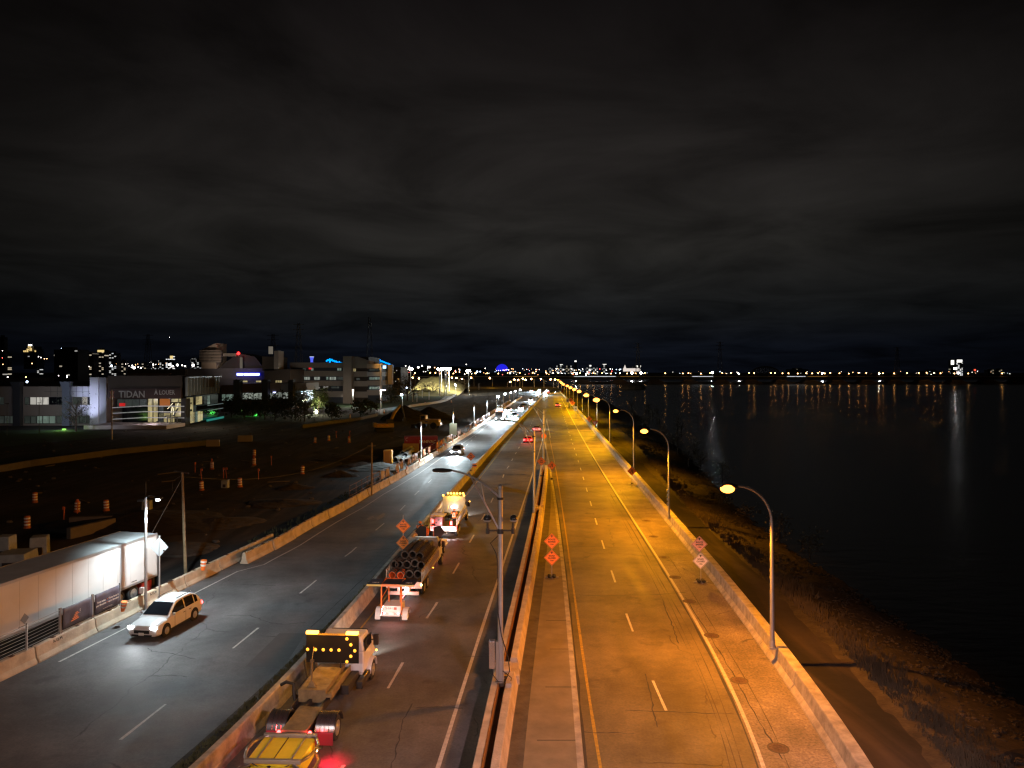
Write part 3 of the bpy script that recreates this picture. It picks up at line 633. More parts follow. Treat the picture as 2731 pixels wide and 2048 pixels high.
# ---- tall white LED poles along the left barrier
TUBE = pm('white_lit_pole', (.75, .78, .80), .35, .2)
led = [((315,1290),1075),((909.6,990),911),((979,951),889),((1024,921),874.5),((1052,903),864),((1072.6,888),857),((1087,879),851),((1100,870),848),((1110,862),845),((1121,858),842)]
lab = ['bright white light pole beside the parked trailer', 'light pole in front of the red container', 'light pole with a pale square board on it', 'fourth light pole along the left fence', 'fifth light pole along the left fence', 'sixth light pole along the left fence', 'seventh light pole along the left fence', 'eighth light pole, by the queue of headlights', 'ninth light pole of the left row', 'last light pole of the left row']
for i, (b_, tp) in enumerate(led):
    g = G(*b_, .8); Y = g.y; top = HC - (tp - HY) / F * Y
    t0 = thing('light_pole', lab[i], 'light pole', (g.x, Y, 0), 0, 'white light poles along the left fence')
    m = MB(); m.cyl((0, 0, .0), (0, 0, top - 1.6), .10, .085, 10); m.build('lower_pole', STEEL, t0, smooth=True)
    m = MB(); m.cyl((0, 0, top - 1.6), (0, 0, top), .088, .075, 10); m.build('upper_pole_lit', TUBE, t0, smooth=True)  # paler top length stands in for the lamp's light on the pole
    m = MB(); m.cyl((0, 0, top), (0, 0, top + 1.0), .02); m.tube([(0, 0, top + .05), (.35, -.1, top + .16), (1.0, -.3, top + .10)], .03, 6); m.build('bracket', STEEL_D, t0)
    m = MB(); m.box(.72, 1.18, -.5, -.15, top - .02, top + .08); m.box(-.5, -.1, -.1, .1, top - .25, top - .1); m.build('lantern', STEEL_D, t0, bevel=.02)
    if i in (0,): m = MB(); m.box(.82, 1.02, -.42, -.22, top - .12, top - .025); m.build('led_panel', GL_LED, t0)
    if i > 4: m = MB(); m.sphere((.8, -.3, top), .35, 8, 6); m.build('led_panel', GL_LED, t0)
    pw = (4200, 7500, 9000, 9000, 9000, 9000, 0, 12000, 0, 0)[i]
    if pw: light('SPOT', (.95, -.32, top - .18), pw, (.80, .95, 1.0), t0, .12, aim((.35, -.30 if i == 1 else .15, -1)), 165, .5, 'lamp_light')
    if i == 0:
        m = MB(); m.box(-.30, -.05, -.22, .02, 1.1, 1.45); m.build('junction_box', pm('junction_white', (.7, .7, .68), .5), t0)
    if i == 2:
        m = MB(); m.box(-.75, .75, -.2, -.16, 1.9, 4.3); m.build('board', pm('pale_board', (.40, .38, .25), .7), t0)
# street lamp standing behind the camera on the median: lights the oncoming road, the trailer and the near island
def back_lamp(x, y, z, hx, pw, col, lab, dr=(0, .75, -1), an=160):
    t0 = thing('street_lamp', lab, 'street lamp', (x, y, 0), 0, 'lamps out of view')
    m = MB(); m.cyl((0, 0, .8), (0, 0, z - .2), .14, .1, 12); m.tube([(0, 0, z - .2), (hx*.5, 0, z + .1), (hx, 0, z + .1)], .05, 8); m.build('pole', STEEL, t0, smooth=True)
    m = MB(); m.box(hx - .4, hx + .4, -.2, .2, z, z + .14); m.build('lantern', STEEL_D, t0, bevel=.03)
    m = MB(); m.box(hx - .25, hx + .25, -.15, .15, z - .02, z - .002); m.build('led_panel', GL_LED, t0)
    light('SPOT', (hx, .1, z - .08), pw, col, t0, .15, aim(dr), an, .5, 'lamp_light')
back_lamp(-13.0, 4, 14.0, -.8, 10500, (1.0, .86, .82), 'tall white lamp on the median behind the camera', (-.2, .75, -1), 150)
back_lamp(RBAR(12) + 1.4, 9.0, 13.0, -3.0, 19000, (1.0, .62, .66), 'pinkish lamp on the river side behind the camera', (-.16, 1.05, -1), 78)
# ================================================================== SIGNS
ORANGE = pm('sign_orange', (1.0, .26, .04), .45)
ORANGE2 = pm('sign_orange_pale', (.98, .56, .50), .4)  # on the river-side sign the pale tone holds its reflected glare
BLACK = pm('sign_black', (.012, .012, .012), .5)
WHITE = pm('sign_white', (.78, .78, .76), .5)
def diamond(parent, cx, cz, r, rows, kind='text', mat=ORANGE, y=0.0, tilt=0.0):
    m = MB(); m.poly([(cx, cz - r), (cx + r, cz), (cx, cz + r), (cx - r, cz)], .025, 'y', y); p = m.build('sign_panel', mat, parent, bevel=.01)
    m = MB()
    for s in range(4):
        a = [(0, -r*.93), (r*.93, 0), (0, r*.93), (-r*.93, 0)]; b = [(0, -r*.89), (r*.89, 0), (0, r*.89), (-r*.89, 0)]
        i, j = s, (s + 1) % 4; q = [a[i], a[j], b[j], b[i]]
        m.poly([(cx + u, cz + v) for u, v in q], .004, 'y', y - .005)
    m.build('border', BLACK, p)
    m = MB(); yy = y - .007
    if kind == 'arrowtext':
        m.poly([(cx - .03*r/.6, cz + .48*r), (cx + .03*r/.6, cz + .48*r), (cx + .03*r/.6, cz + .66*r), (cx + .16*r, cz + .58*r), (cx + .16*r, cz + .64*r), (cx, cz + .80*r), (cx - .16*r, cz + .64*r), (cx - .16*r, cz + .58*r), (cx - .03*r/.6, cz + .66*r)], .005, 'y', yy)
        m.build('symbol', BLACK, p)
    elif kind == 'merge':
        def arrow(pts, wd):
            q = [Vector((cx + a * r, 0, cz + b * r)) for a, b in pts]
            for i in range(len(q) - 1):
                d = (q[i+1] - q[i]).normalized(); n = Vector((-d.z, 0, d.x)) * wd; A, B = q[i] - n, q[i] + n; C, D = q[i+1] + n, q[i+1] - n
                m.poly([(A.x, A.z), (B.x, B.z), (C.x, C.z), (D.x, D.z)], .005, 'y', yy)
            e_ = q[-1]; m.poly([(e_.x - .09*r, e_.z - .02), (e_.x, e_.z + .17*r), (e_.x + .09*r, e_.z - .02)], .005, 'y', yy)
        arrow([(.16, -.38), (.16, .30)], .035 * r / .6); arrow([(-.34, -.36), (-.14, -.12), (-.12, .28)], .03 * r / .6)
        m.build('symbol', BLACK, p)
    for s, sz, dz_, in rows: text(s, sz * r, BLACK, p, (cx, y - .008, cz + dz_ * r), off=.006 * r)
    return p
def stand(parent, z1, bags=2, mat=STEEL):
    m = MB(); m.cyl((0, .04, 0), (0, .04, z1), .035, n=8); m.box(-.5, .5, -.03, .03, .03, .07); m.box(-.03, .03, -.45, .45, .03, .07); m.build('post', mat, parent)
    for s in ((-1, 1) if bags == 2 else (0,)):
        m = MB(); m.sphere((s*.17, -.12, .13), .17, 10, 6, (.9, 1.6, .55)); m.sphere((s*.17, .20, .14), .15, 10, 6, (.9, 1.3, .5)); m.build('ballast', pm('black_bag', (.03, .03, .028), .7, bump=.5, bs=12), parent, smooth=True)
RB = [('ROUTE', .27, .22), ('BARRÉE', .27, -.06), ('1 km', .22, -.36)]; RC = [('ROAD', .27, .22), ('CLOSED', .27, -.06), ('1 km', .22, -.36)]
FE = [('FIN', .36, .22), ('END', .36, -.18)]
def two_sign(b_, zbase, label, mt=ORANGE, mt2=ORANGE, zc=(1.45, 2.63), dx=(0, 0)):
    g = G(*b_, zbase); t0 = thing('road_closed_sign', label, 'road sign', g, 0, 'paired orange road closed signs')
    stand(t0, 3.0); diamond(t0, dx[1], zc[1], .58, RB, 'arrowtext', mt); diamond(t0, dx[0], zc[0], .58, RC, 'arrowtext', mt2); return t0
SIGN_GLARE = pm('sign_glare_white', (1.0, .92, .95), .35)  # white light thrown back by the sheeting, put into the base colour
two_sign((1192, 1248), .12, 'paired orange closed-road signs standing on the concrete island')
two_sign((1514, 1258), 0, 'glare-whitened pair of orange signs by the river parapet', ORANGE2, SIGN_GLARE, (1.52, 2.72), (-.02, -.1))
two_sign((871, 1196), .75, 'pair of orange signs on the median, lower one half hidden by the cone truck', zc=(.85, 2.15))
def one_sign(b_, zb, zc, r, rows, kind, label, name='work_sign', bags=1, mat=ORANGE, tilt=0):
    g = G(*b_, zb); t0 = thing(name, label, 'road sign', g, tilt, 'orange work-zone diamond signs'); stand(t0, zc, bags); diamond(t0, 0, zc, r, rows, kind, mat); return t0
one_sign((1017, 1018), .8, 2.1, .62, FE, 'text', 'orange FIN END diamond on the median barrier top')
one_sign((1169.5, 1030), .7, 2.1, .62, FE, 'text', 'orange FIN END diamond beside the second unlit pole')
one_sign((1192, 1036), .1, 1.95, .62, [], 'merge', 'orange merging arrows diamond on the far island')
one_sign((1365, 1046), 0, 1.75, .62, [], 'merge', 'orange merging arrows diamond by the river parapet')
for (b_, zc, r, rz, lab) in (((1273, 920), 1.9, .9, .3, 'far orange diamond before the yield sign'), ((1237, 882), 2.2, 1.1, -.25, 'orange diamond near the white speed sign'), ((1233, 876), 2.4, 1.1, .35, 'darker orange diamond behind another, by the white speed sign'), ((1216, 853), 2.8, 1.6, .6, 'most distant orange diamond, at the road bend')):
    one_sign(b_, 0, zc, r, [], 'merge', lab, tilt=rz)
# round orange plate seen at the island tip, and a chevron on the median
t0 = thing('marker_sign', 'round orange marker at the tip of the concrete island', 'road sign', G(1175, 958, 0)); m = MB(); m.cyl((0, .03, 0), (0, .03, 1.6), .04); m.build('post', STEEL, t0); m = MB(); m.lathe([(.55, -.01), (.55, .02)], (0, 0, 1.55), 18, 'y'); m.build('sign_panel', ORANGE, t0)
t0 = thing('marker_sign', 'small orange and black striped marker on the median barrier', 'road sign', G(1025, 1024, .86)); m = MB(); m.cyl((0, .03, 0), (0, .03, 1.3), .035); m.build('post', pm('orange_post', (.8, .35, .05), .6), t0)
m = MB(); m.box(-.3, .3, 0, .03, .95, 1.45); m.build('sign_panel', ORANGE, t0); m = MB(); m.box(-.3, .3, -.006, 0, 1.12, 1.26); m.build('stripe', BLACK, t0)
# yield sign and white plates
t0 = thing('yield_sign', 'red and white yield triangle beside the river row of lamps', 'road sign', G(1285, 940, 0)); m = MB(); m.cyl((0, .03, -.5), (0, .03, 2.6), .04); m.build('post', STEEL, t0)
m = MB(); m.poly([(-.75, 3.4), (.75, 3.4), (0, 2.1)], .02, 'y'); m.build('sign_panel', pm('sign_red', (.75, .07, .04), .5), t0); m = MB(); m.poly([(-.42, 3.2), (.42, 3.2), (0, 2.46)], .01, 'y', -.012); m.build('centre', ORANGE2, t0)
for b_, lab, s in (((1243.5, 900), 'nearer white speed sign reading 70 by the river lamps', 1.0), ((1226, 878), 'farther small white sign by the river lamps', .95)):
    g = G(*b_, 0); t0 = thing('speed_sign', lab, 'road sign', g, group='white plates by the river lamps'); m = MB(); m.cyl((0, .03, -.4), (0, .03, 3.0), .05); m.build('post', STEEL, t0)
    m = MB(); m.box(-.62*s, .62*s, 0, .03, 1.9, 3.5); m.build('sign_panel', WHITE, t0, bevel=.02); text('70' if s == 1 else '45', .75, BLACK, t0, (0, -.01, 2.6), off=.02)
# back of a diamond sign behind the trailer
g = G(344, 1290, .3); t0 = thing('road_sign_back', 'bare grey back of a diamond sign beside the trailer', 'road sign', (g.x, g.y, 0)); m = MB(); m.cyl((0, .03, 0), (0, .03, 4.3), .05); m.build('post', STEEL, t0)
zc = HC - (1182 - HY) / F * g.y; r = 19.5 / F * g.y * 1.0
m = MB(); m.poly([(0, zc - r*1.1), (r, zc), (0, zc + r*1.1), (-r, zc)], .02, 'y'); m.build('sign_panel', pm('sign_back_grey', (.55, .58, .60), .45, .4), t0, bevel=.008); m = MB(); m.box(.42*r, .62*r, -.02, 0, zc - .45*r, zc - .3*r); m.build('sticker', BLACK, t0)
# wooden pole with wires
WOOD = pm('weathered_wood', (.22, .16, .09), .85, var=.3, vs=3, bump=.4, bs=10)
g = G(401, 1244, 0); t0 = thing('utility_pole', 'wooden pole with wires rising behind the concrete blocks', 'utility pole', g); m = MB(); m.cyl((0, 0, 0), (-.25, 0, 7.6), .12, .09, 8); m.build('pole', WOOD, t0)
m = MB(); m.tube([(-.25, 0, 7.4), (-.9, -.1, 7.0), (-1.0, 0, 6.3), (-.25, 0, 5.9)], .02, 5); m.cyl((-.8, 0, 7.75), (.2, 0, 7.55), .05); m.build('bracket', STEEL_D, t0)
m = MB(); m.cyl((-.3, 0, 7.1), (-3.6, -1.0, .4), .018, n=5); m.build('guy_wire', STEEL, t0)
g2_ = G(803, 1070, 0); e2 = Vector((g2_.x, g2_.y, 6.2))
m = MB(); A = Vector((g.x - .25, g.y, 7.3)); pts = [A.lerp(e2, k/12) - Vector((0, 0, 1.6 * 4 * (k/12) * (1 - k/12))) for k in range(13)]; m.tube(pts, .014, 4)
tag(m.build('overhead_cable', STEEL_D), 'thin cable slung between the two dark poles over the work site', 'cable')
t0 = thing('utility_pole', 'dark thin pole at the start of the orange fence', 'utility pole', g2_); m = MB(); m.cyl((0, 0, 0), (0, 0, 6.4), .11, .09, 8); m.build('pole', WOOD, t0); m = MB(); m.cyl((-.5, 0, 6.0), (.5, 0, 6.0), .04); m.build('crossarm', WOOD, t0)
# ================================================================== VEHICLES
RUB = pm('tyre_rubber', (.02, .02, .02), .85, bump=.3, bs=20)
RIM = pm('wheel_rim', (.55, .55, .55), .35, .8)
GLS = pm('car_glass', (.012, .014, .018), .08, spec=.8)
HEAD = em('headlight_lens', (.93, .97, 1.0), 260); HEADN = em('headlight_near', (.93, .97, 1.0), 26)
TAIL = em('tail_light_lens', (1.0, .03, .03), 22)
AMB = em('amber_lamp', (1.0, .40, .05), 9)
AMB2 = em('amber_dot', (1.0, .42, .04), 1.9, (.5, .3, .05))
CHROME = pm('chrome', (.65, .63, .6), .18, 1.0)
def wheel(parent, x, y, r, wd, side, dual=False):
    m = MB(); x0, x1 = (x - wd, x) if side > 0 else (x, x + wd)
    def tyre(a, b): m.lathe([(r*.62, a), (r*.93, a), (r, a + .04), (r, b - .04), (r*.93, b), (r*.62, b)], (0, y, r), 18, 'x')
    if dual:
        h = wd / 2 - .02; tyre(x0, x0 + h); tyre(x1 - h, x1)
    else: tyre(x0, x1)
    w_ = m.build('wheel', RUB, parent, smooth=True)
    m = MB(); m.lathe([(r*.60, x), (r*.60, x + .012*side), (r*.52, x + .022*side), (r*.47, x + .008*side), (r*.24, x + .008*side), (r*.18, x + .04*side), (.01, x + .045*side)], (0, y, r), 16, 'x'); m.build('rim', RIM, w_)
    return w_
def plate(parent, x, y, z, rot=0): m = MB(); m.box(x - .16, x + .16, y - .005, y + .005, z - .08, z + .08); return m.build('licence_plate', pm('plate', (.75, .75, .72), .5), parent)
def car(name, label, loc, rz, paint, group=None, kind='suv', lights='both', cat='car', head_em=None):
    t0 = thing(name, label, cat, loc, rz, group); H = 1.66 if kind == 'suv' else 1.44; zb = 1.0 if kind == 'suv' else .88
    S = [(2.30, .62, .36, zb - .32), (2.22, .84, .24, zb - .20), (1.95, .915, .20, zb - .12), (1.15, .925, .20, zb - .02), (0.2, .93, .20, zb), (-1.2, .93, .20, zb + .02), (-1.95, .92, .22, zb + .02), (-2.22, .88, .28, zb - .02), (-2.32, .74, .40, zb - .14)]
    secs = []
    for y, hw, z0, z1 in S:
        h = [(hw*.86, z0), (hw, z0 + .12), (hw, z0 + (z1 - z0)*.62), (hw*.955, z1 - .07), (hw*.80, z1), (hw*.4, z1 + .025)]
        secs.append([(x, y, z) for x, z in h] + [(-x, y, z) for x, z in reversed(h)])
    m = MB(); m.loft(secs)
    hk = [(1.22, zb - .03), (.95, zb + .14), (.60, zb + (H-zb)*.58), (.22, H - .075), (-.25, H - .01), (-.9, H), (-1.45, H - .04), (-1.80, H - .16), (-2.02, zb + (H-zb)*.42), (-2.20, zb - .02)]
    hy = np.array([q[0] for q in hk])[::-1]; hz_ = np.array([q[1] for q in hk])[::-1]
    top = lambda y: float(np.interp(y, hy, hz_))
    belt = .87; hwid = lambda y, z: belt - .215 * max(0, min(1, (z - zb) / (H - zb))) ** 1.15
    secs = []
    for y, h in hk:
        rr_ = hwid(y, h); mid_ = zb - .06 + (h - zb + .06) * .5
        half = [(belt, zb - .06), (hwid(y, mid_), mid_), (rr_, h - .05), (rr_ * .90, h - .012), (rr_ * .5, h + .012)]
        secs.append([(x, y, z) for x, z in half] + [(-x, y, z) for x, z in reversed(half)])
    m.loft(secs)
    body = m.build('body', paint, t0, bevel=.025)
    def glass(nm, ys_, half):
        g_ = MB(); vs = []; fs = []; nn = 6
        for y in ys_:
            z = top(y); w_ = hwid(y, z) * half
            for k in range(nn + 1):
                u = -1 + 2 * k / nn; vs.append((u * w_, y + (.012 if half > .8 and ys_[0] > 0 else -.012), z + .022 - .010 * u * u))
        for i in range(len(ys_) - 1):
            for k in range(nn): q_ = i * (nn + 1) + k; fs.append((q_, q_ + 1, q_ + nn + 2, q_ + nn + 1))
        g_.add(vs, fs); return g_.build(nm, GLS, t0, smooth=True)
    glass('windscreen', (1.08, .95, .78, .60, .40, .27), .90); glass('rear_window', (-1.84, -1.93, -2.02, -2.10), .86)
    for s in (-1, 1):
        for yy in ((.74, .45, .15, -.10, -.44), (-.54, -.9, -1.20, -1.42), (-1.50, -1.64, -1.80)):
            g_ = MB(); vs = []; fs = []
            for y in yy:
                for f_ in (0, .5, 1): zt = top(y) - .10; z = zb + .035 + (zt - zb - .035) * f_; vs.append((s * (hwid(y, z) + .012), y, z))
            for i in range(len(yy) - 1):
                for k in range(2): q_ = i * 3 + k; fs.append((q_, q_ + 1, q_ + 4, q_ + 3))
            g_.add(vs, fs); g_.build('side_window', GLS, t0, smooth=True)
        m = MB(); m.box(min(s*.93, s*1.10), max(s*.93, s*1.10), .72, .84, zb + .02, zb + .16); m.build('mirror', paint, t0, bevel=.03)
        m = MB(); m.box(min(s*.50, s*.86), max(s*.50, s*.86), 2.16, 2.30, zb - .36, zb - .20); hl = m.build('headlight', HEADN if name == 'white_car' else HEAD if lights in ('both', 'front') else GLS, t0, bevel=.03)
        m = MB(); m.box(min(s*.52, s*.90), max(s*.52, s*.90), -2.325, -2.22, zb - .28, zb - .10); m.build('tail_light', TAIL, t0, bevel=.02)
        for y in (1.42, -1.38):
            m = MB(); m.lathe([(.42, s*.90), (.42, s*.935), (.02, s*.935)], (0, y, .34), 16, 'x'); m.build('wheel_arch', pm('arch_black', (.01, .01, .01), .9), t0)
            wheel(t0, s*.955, y, .34, .22, s)
        if kind == 'suv': m = MB(); m.tube([(s*.60, -1.5, H + .05), (s*.61, -.7, H + .07), (s*.60, .0, H + .05)], .02, 6); m.build('roof_rail', CHROME, t0)
    m = MB(); m.box(-.46, .46, 2.26, 2.315, .42, .60); m.box(-.60, .60, 2.28, 2.325, .28, .36); m.build('grille', pm('grille_black', (.01, .01, .01), .5), t0)
    m = MB(); [m.box(s*.936 - .003, s*.936 + .003, y - .008, y + .008, .30, zb - .08) for s in (-1, 1) for y in (.62, -.46, -1.0)]; [m.box(min(s*.93, s*.95), max(s*.93, s*.95), y, y + .16, zb - .17, zb - .14) for s in (-1, 1) for y in (-.38, -.95)]; [m.box(s*.935 - .01, s*.935 + .01, -1.0, 1.0, .24, .32) for s in (-1, 1)]; m.build('door_trim', pm('trim_black', (.02, .02, .02), .5), t0)
    plate(t0, 0, 2.34, .40); plate(t0, 0, -2.35, .62)
    return t0
WHT = pm('white_paint', (.72, .73, .74), .25, var=.03)
SLV = pm('silver_paint', (.45, .45, .47), .25, .5); REDP = pm('red_paint', (.35, .02, .03), .3); GRY = pm('grey_paint', (.12, .12, .13), .3, .3); DRK = pm('dark_paint', (.03, .03, .035), .3)
SP = .14
g = G(399, 1349, 0)
c0 = car('white_car', 'white car driving toward the camera in the oncoming lanes near the concrete blocks', (-20.3, 43.2, 0), math.pi - SP, WHT)
light('SPOT', (0, 2.5, .72), 220, (.9, .96, 1.0), c0, .3, aim((0, 1, -.05)), 110, .9, 'beam')
def oncoming(x, y, lab, paint, kind='suv', pw=1500, sl=.08, name='oncoming_car', up=-.05):
    c = car(name, lab, (x, y, 0), math.pi - sl, paint, 'cars coming toward the camera', kind)
    if pw: light('SPOT', (0, 2.5, .72), pw, (.74, .93, 1.0), c, .3, aim((0, 1, up)), 100, .5, 'beam')
    return c
oncoming(-9.9, 133.5, 'silver car with bright headlights beside the striped fence', SLV, pw=10000, up=-.05)
oncoming(.8, 243, 'dark car with headlights beside the oncoming heavy truck', DRK, 'sedan', 26000)
oncoming(-1.4, 276, 'light car close behind the oncoming heavy truck', SLV, 'suv', 26000)
oncoming(3.6, 296, 'car in the right oncoming lane beyond the dark car', SLV, 'sedan', 26000)
oncoming(9.6, 376, 'single car with headlights halfway up the oncoming road', GRY, 'suv', 40000)
for k, (x, y) in enumerate(((21.5, 480), (17.5, 505), (24, 525), (20, 545), (15, 560), (27, 566), (22, 590))):
    oncoming(x, y, ['first', 'second', 'third', 'fourth', 'fifth', 'sixth', 'last'][k] + ' car from the camera in the glaring queue at the far bend', (SLV, DRK, WHT)[k % 3], 'suv', 60000 if k < 5 else 0, sl=.07, name='queued_car')
# leading cars on the middle and right carriageways, seen from behind
def leading(x, y, lab, paint, kind, sl=.08, pw=60):
    c = car('red_lit_car', lab, (x, y, 0), -sl, paint, 'cars driving away on the open lanes', kind)
    for s in (-1, 1): light('POINT', (s*.7, -2.6, .8), pw, (1, .05, .05), c, .15, name='tail_glow')
    light('SPOT', (0, 2.5, .7), 1800, (1, .95, .85), c, .1, aim((0, 1, -.08)), 90, .6, 'beam'); return c
leading(3.5, 156.5, 'dark sedan with red tail lights, nearer of two beside the island tip', REDP, 'sedan')
leading(6.3, 184.5, 'car with red tail lights just ahead of the nearer red-lit sedan', SLV, 'suv')
leading(20.0, 319, 'small car driving away in the closed orange-lit carriageway', SLV, 'sedan', .085)
leading(28.0, 520, 'distant car crossing the road near the bend', DRK, 'sedan', 1.2)
# ---- oncoming heavy truck
t0 = thing('heavy_truck', 'oncoming heavy truck with red cab lights leading the line of traffic', 'truck', (-3.6, 226, 0), math.pi - .075)
m = MB(); m.box(-1.2, 1.2, 1.2, 3.6, .55, 2.95); m.frus((-1.15, 1.15, 3.6, 4.7), (-1.0, 1.0, 3.6, 4.4), .5, 1.9); m.build('cab', GRY, t0, bevel=.08)
m = MB(); m.box(-1.0, 1.0, 3.61, 3.63, 1.95, 2.75); m.build('windscreen', GLS, t0); m = MB(); m.box(-.55, .55, 4.62, 4.72, .7, 1.6); m.build('grille', CHROME, t0)
m = MB(); m.box(-1.25, 1.25, -4.5, 1.0, 1.0, 3.1); m.frus((-1.25, 1.25, -4.3, .8), (-.6, .6, -3.6, .2), 3.1, 3.7); m.build('load_body', pm('load_grey', (.3, .3, .3), .7, var=.2), t0, bevel=.05)
for s in (-1, 1):
    for y in (3.4, -2.6, -3.9): wheel(t0, s*1.2, y, .52, .35, s)
    m = MB(); m.lathe([(.17, 0), (.17, .08)], (s*.9, 4.55, .95), 12, 'y'); m.build('headlight', HEAD, t0)
m = MB(); [m.box(x - .1, x + .1, 3.55, 3.66, 2.96, 3.06) for x in (-.9, -.45, 0, .45, .9)]; m.build('roof_lamp', em('red_roof_lamp', (1, .12, .05), 14), t0)
for s in (-.9, .9): light('SPOT', (s, 4.9, .95), 26000, (.85, .95, 1.0), t0, .3, aim((0, 1, -.06)), 100, .5, 'beam')
# ---- arrow-board crash truck
t0 = thing('arrow_board_truck', 'white truck carrying an amber arrow board and towing a yellow crash cushion', 'truck', (-8.45, 30.05, 0), -.067)
BROWN = pm('deck_boards', (.20, .155, .075), .8, var=.4, vs=2.4, bump=.3, bs=14); DRKM = pm('dark_chassis', (.035, .032, .03), .6, .2)
m = MB(); m.box(-.42, -.28, -1.6, 7.2, .62, .88); m.box(.28, .42, -1.6, 7.2, .62, .88); m.box(-.5, .5, -1.62, -1.45, .6, .95); m.box(-.8, .8, -.1, .1, .4, .6); m.build('chassis', DRKM, t0)
m = MB(); m.box(-.9, .30, 1.7, 4.6, 1.02, 1.26); m.box(-.9, .30, 1.66, 1.7, .72, 1.27); m.build('deck', BROWN, t0, bevel=.015)
m = MB(); m.box(.30, .52, 1.66, 4.6, .95, 1.10); m.box(.50, .56, 1.66, 4.6, .85, 1.2); m.build('side_rail', BROWN, t0, bevel=.01)
m = MB(); m.box(-.5, .5, -1.3, .75, .90, .98); m.build('rear_deck', BROWN, t0)
m = MB(); m.box(-1.15, -.95, 1.9, 4.4, .55, .95); m.box(.6, .95, 2.9, 4.6, .55, .95); m.box(-.95, -.9, .9, 2.0, .5, .9); m.build('toolbox', DRKM, t0, bevel=.02)
for s in (-1, 1):
    wheel(t0, s*1.34, 0, .50, .56, s, True); wheel(t0, s*1.28, 5.95, .48, .30, s)
    m = MB(); secs = []
    for k in range(9):
        a = rad(8 + 164 * k / 8); r0 = .60; c, sn = math.cos(a), math.sin(a)
        secs.append([(s*.60, r0*c, .5 + r0*sn), (s*.60, (r0+.03)*c, .5 + (r0+.03)*sn), (s*1.40, (r0+.03)*c, .5 + (r0+.03)*sn), (s*1.40, r0*c, .5 + r0*sn)])
    m.loft(secs); f_ = m.build('mudguard', pm('polished_guard', (.32, .31, .31), .22, .9), t0, smooth=True)
    m = MB()
    for xx in (.62, .80, .98, 1.16, 1.38): m.tube([(s*xx, .64*math.cos(a), .5 + .64*math.sin(a)) for a in [rad(8 + 164*k/8) for k in range(9)]], .012, 5)
    m.build('ridge', CHROME, f_)
    m = MB(); m.box(min(s*.62, s*1.36), max(s*.62, s*1.36), -.68, -.65, .10, .62); m.build('mudflap', pm('red_flap', (.28, .05, .07), .4), t0)
    m = MB(); m.lathe([(.075, -.02), (.075, .03)], (s*.62, -1.25, .86), 12, 'y'); m.build('tail_light', TAIL, t0)
m = MB(); m.lathe([(.06, -.02), (.06, .02)], (-.72, -1.4, .70), 10, 'y'); m.build('clearance_light', em('pale_lamp', (1, .75, .6), 14), t0)
for s in (-1, 1): light('POINT', (s*.66, -1.42, .9), 22, (1, .04, .05), t0, .06, name='tail_glow')
# hose, mast, cab
m = MB(); m.tube([(-1.75, 1.9, 1.35), (-1.5, 1.85, 1.5), (-1.15, 1.8, 1.45), (-1.1, 1.7, 1.0), (-.9, 1.4, .7)], .075, 8); m.tube([(-1.3, 3.6, 1.75), (-1.2, 3.4, 1.55), (-1.0, 3.1, 1.2)], .05, 6); m.build('hose', pm('black_rubber', (.015, .015, .015), .6), t0, smooth=True)
m = MB(); m.box(-.46, -.40, 2.0, 2.08, 1.26, 2.35); m.frus((-.62, -.24, 1.95, 2.12), (-.48, -.38, 2.0, 2.08), 1.26, 1.50); m.box(-.50, -.36, 1.98, 2.1, 2.33, 2.42); m.cyl((-.43, 2.04, 2.3), (-1.05, 4.1, 2.2), .018, n=5); m.build('mast', BROWN, t0)
m = MB(); m.box(-1.07, -1.01, 4.05, 4.12, .9, 1.6); m.box(.2, .26, 4.05, 4.12, 1.2, 1.6); m.build('board_post', DRKM, t0)
bd = MB(); bd.box(-1.42, 1.06, 4.12, 4.20, 1.46, 2.76); bd = bd.build('arrow_board', pm('board_black', (.008, .008, .007), .45), t0, bevel=.01)
m = MB(); m.box(-1.44, 1.08, 4.08, 4.22, 2.76, 2.80); m.build('board_rim', pm('amber_rim', (.5, .33, .08), .5), bd)
bw, bh = 2.48, 1.30
for (u, v) in ((.03, .545), (.18, .545), (.33, .545), (.48, .545), (.63, .545), (.93, .555), (.855, .34), (.855, .76), (.78, .125), (.78, .965)):
    m = MB(); m.sphere((-1.42 + u*bw, 4.10, 2.76 - v*bh*.97), .075, 12, 6, (1, .5, 1)); m.build('amber_lamp', AMB2, bd, smooth=True)
for s in (0, 1):
    x = -1.42 + (.12 if s == 0 else .88) * bw; m = MB(); m.box(x - .28, x + .28, 4.02, 4.22, 2.81, 2.93); m.build('beacon_bar', AMB, t0, bevel=.02)
    light('POINT', (x, 3.9, 3.05), 110, (1, .40, .03), t0, .12, name='beacon_light')
m = MB(); m.box(-1.12, 1.12, 4.75, 6.35, .75, 1.75); m.frus((-1.12, 1.12, 4.75, 6.35), (-.98, .98, 4.85, 6.0), 1.75, 2.42)
m.frus((-.95, .95, 6.35, 7.75), (-.80, .80, 6.35, 7.6), .7, 1.62); m.build('cab', WHT, t0, bevel=.07)
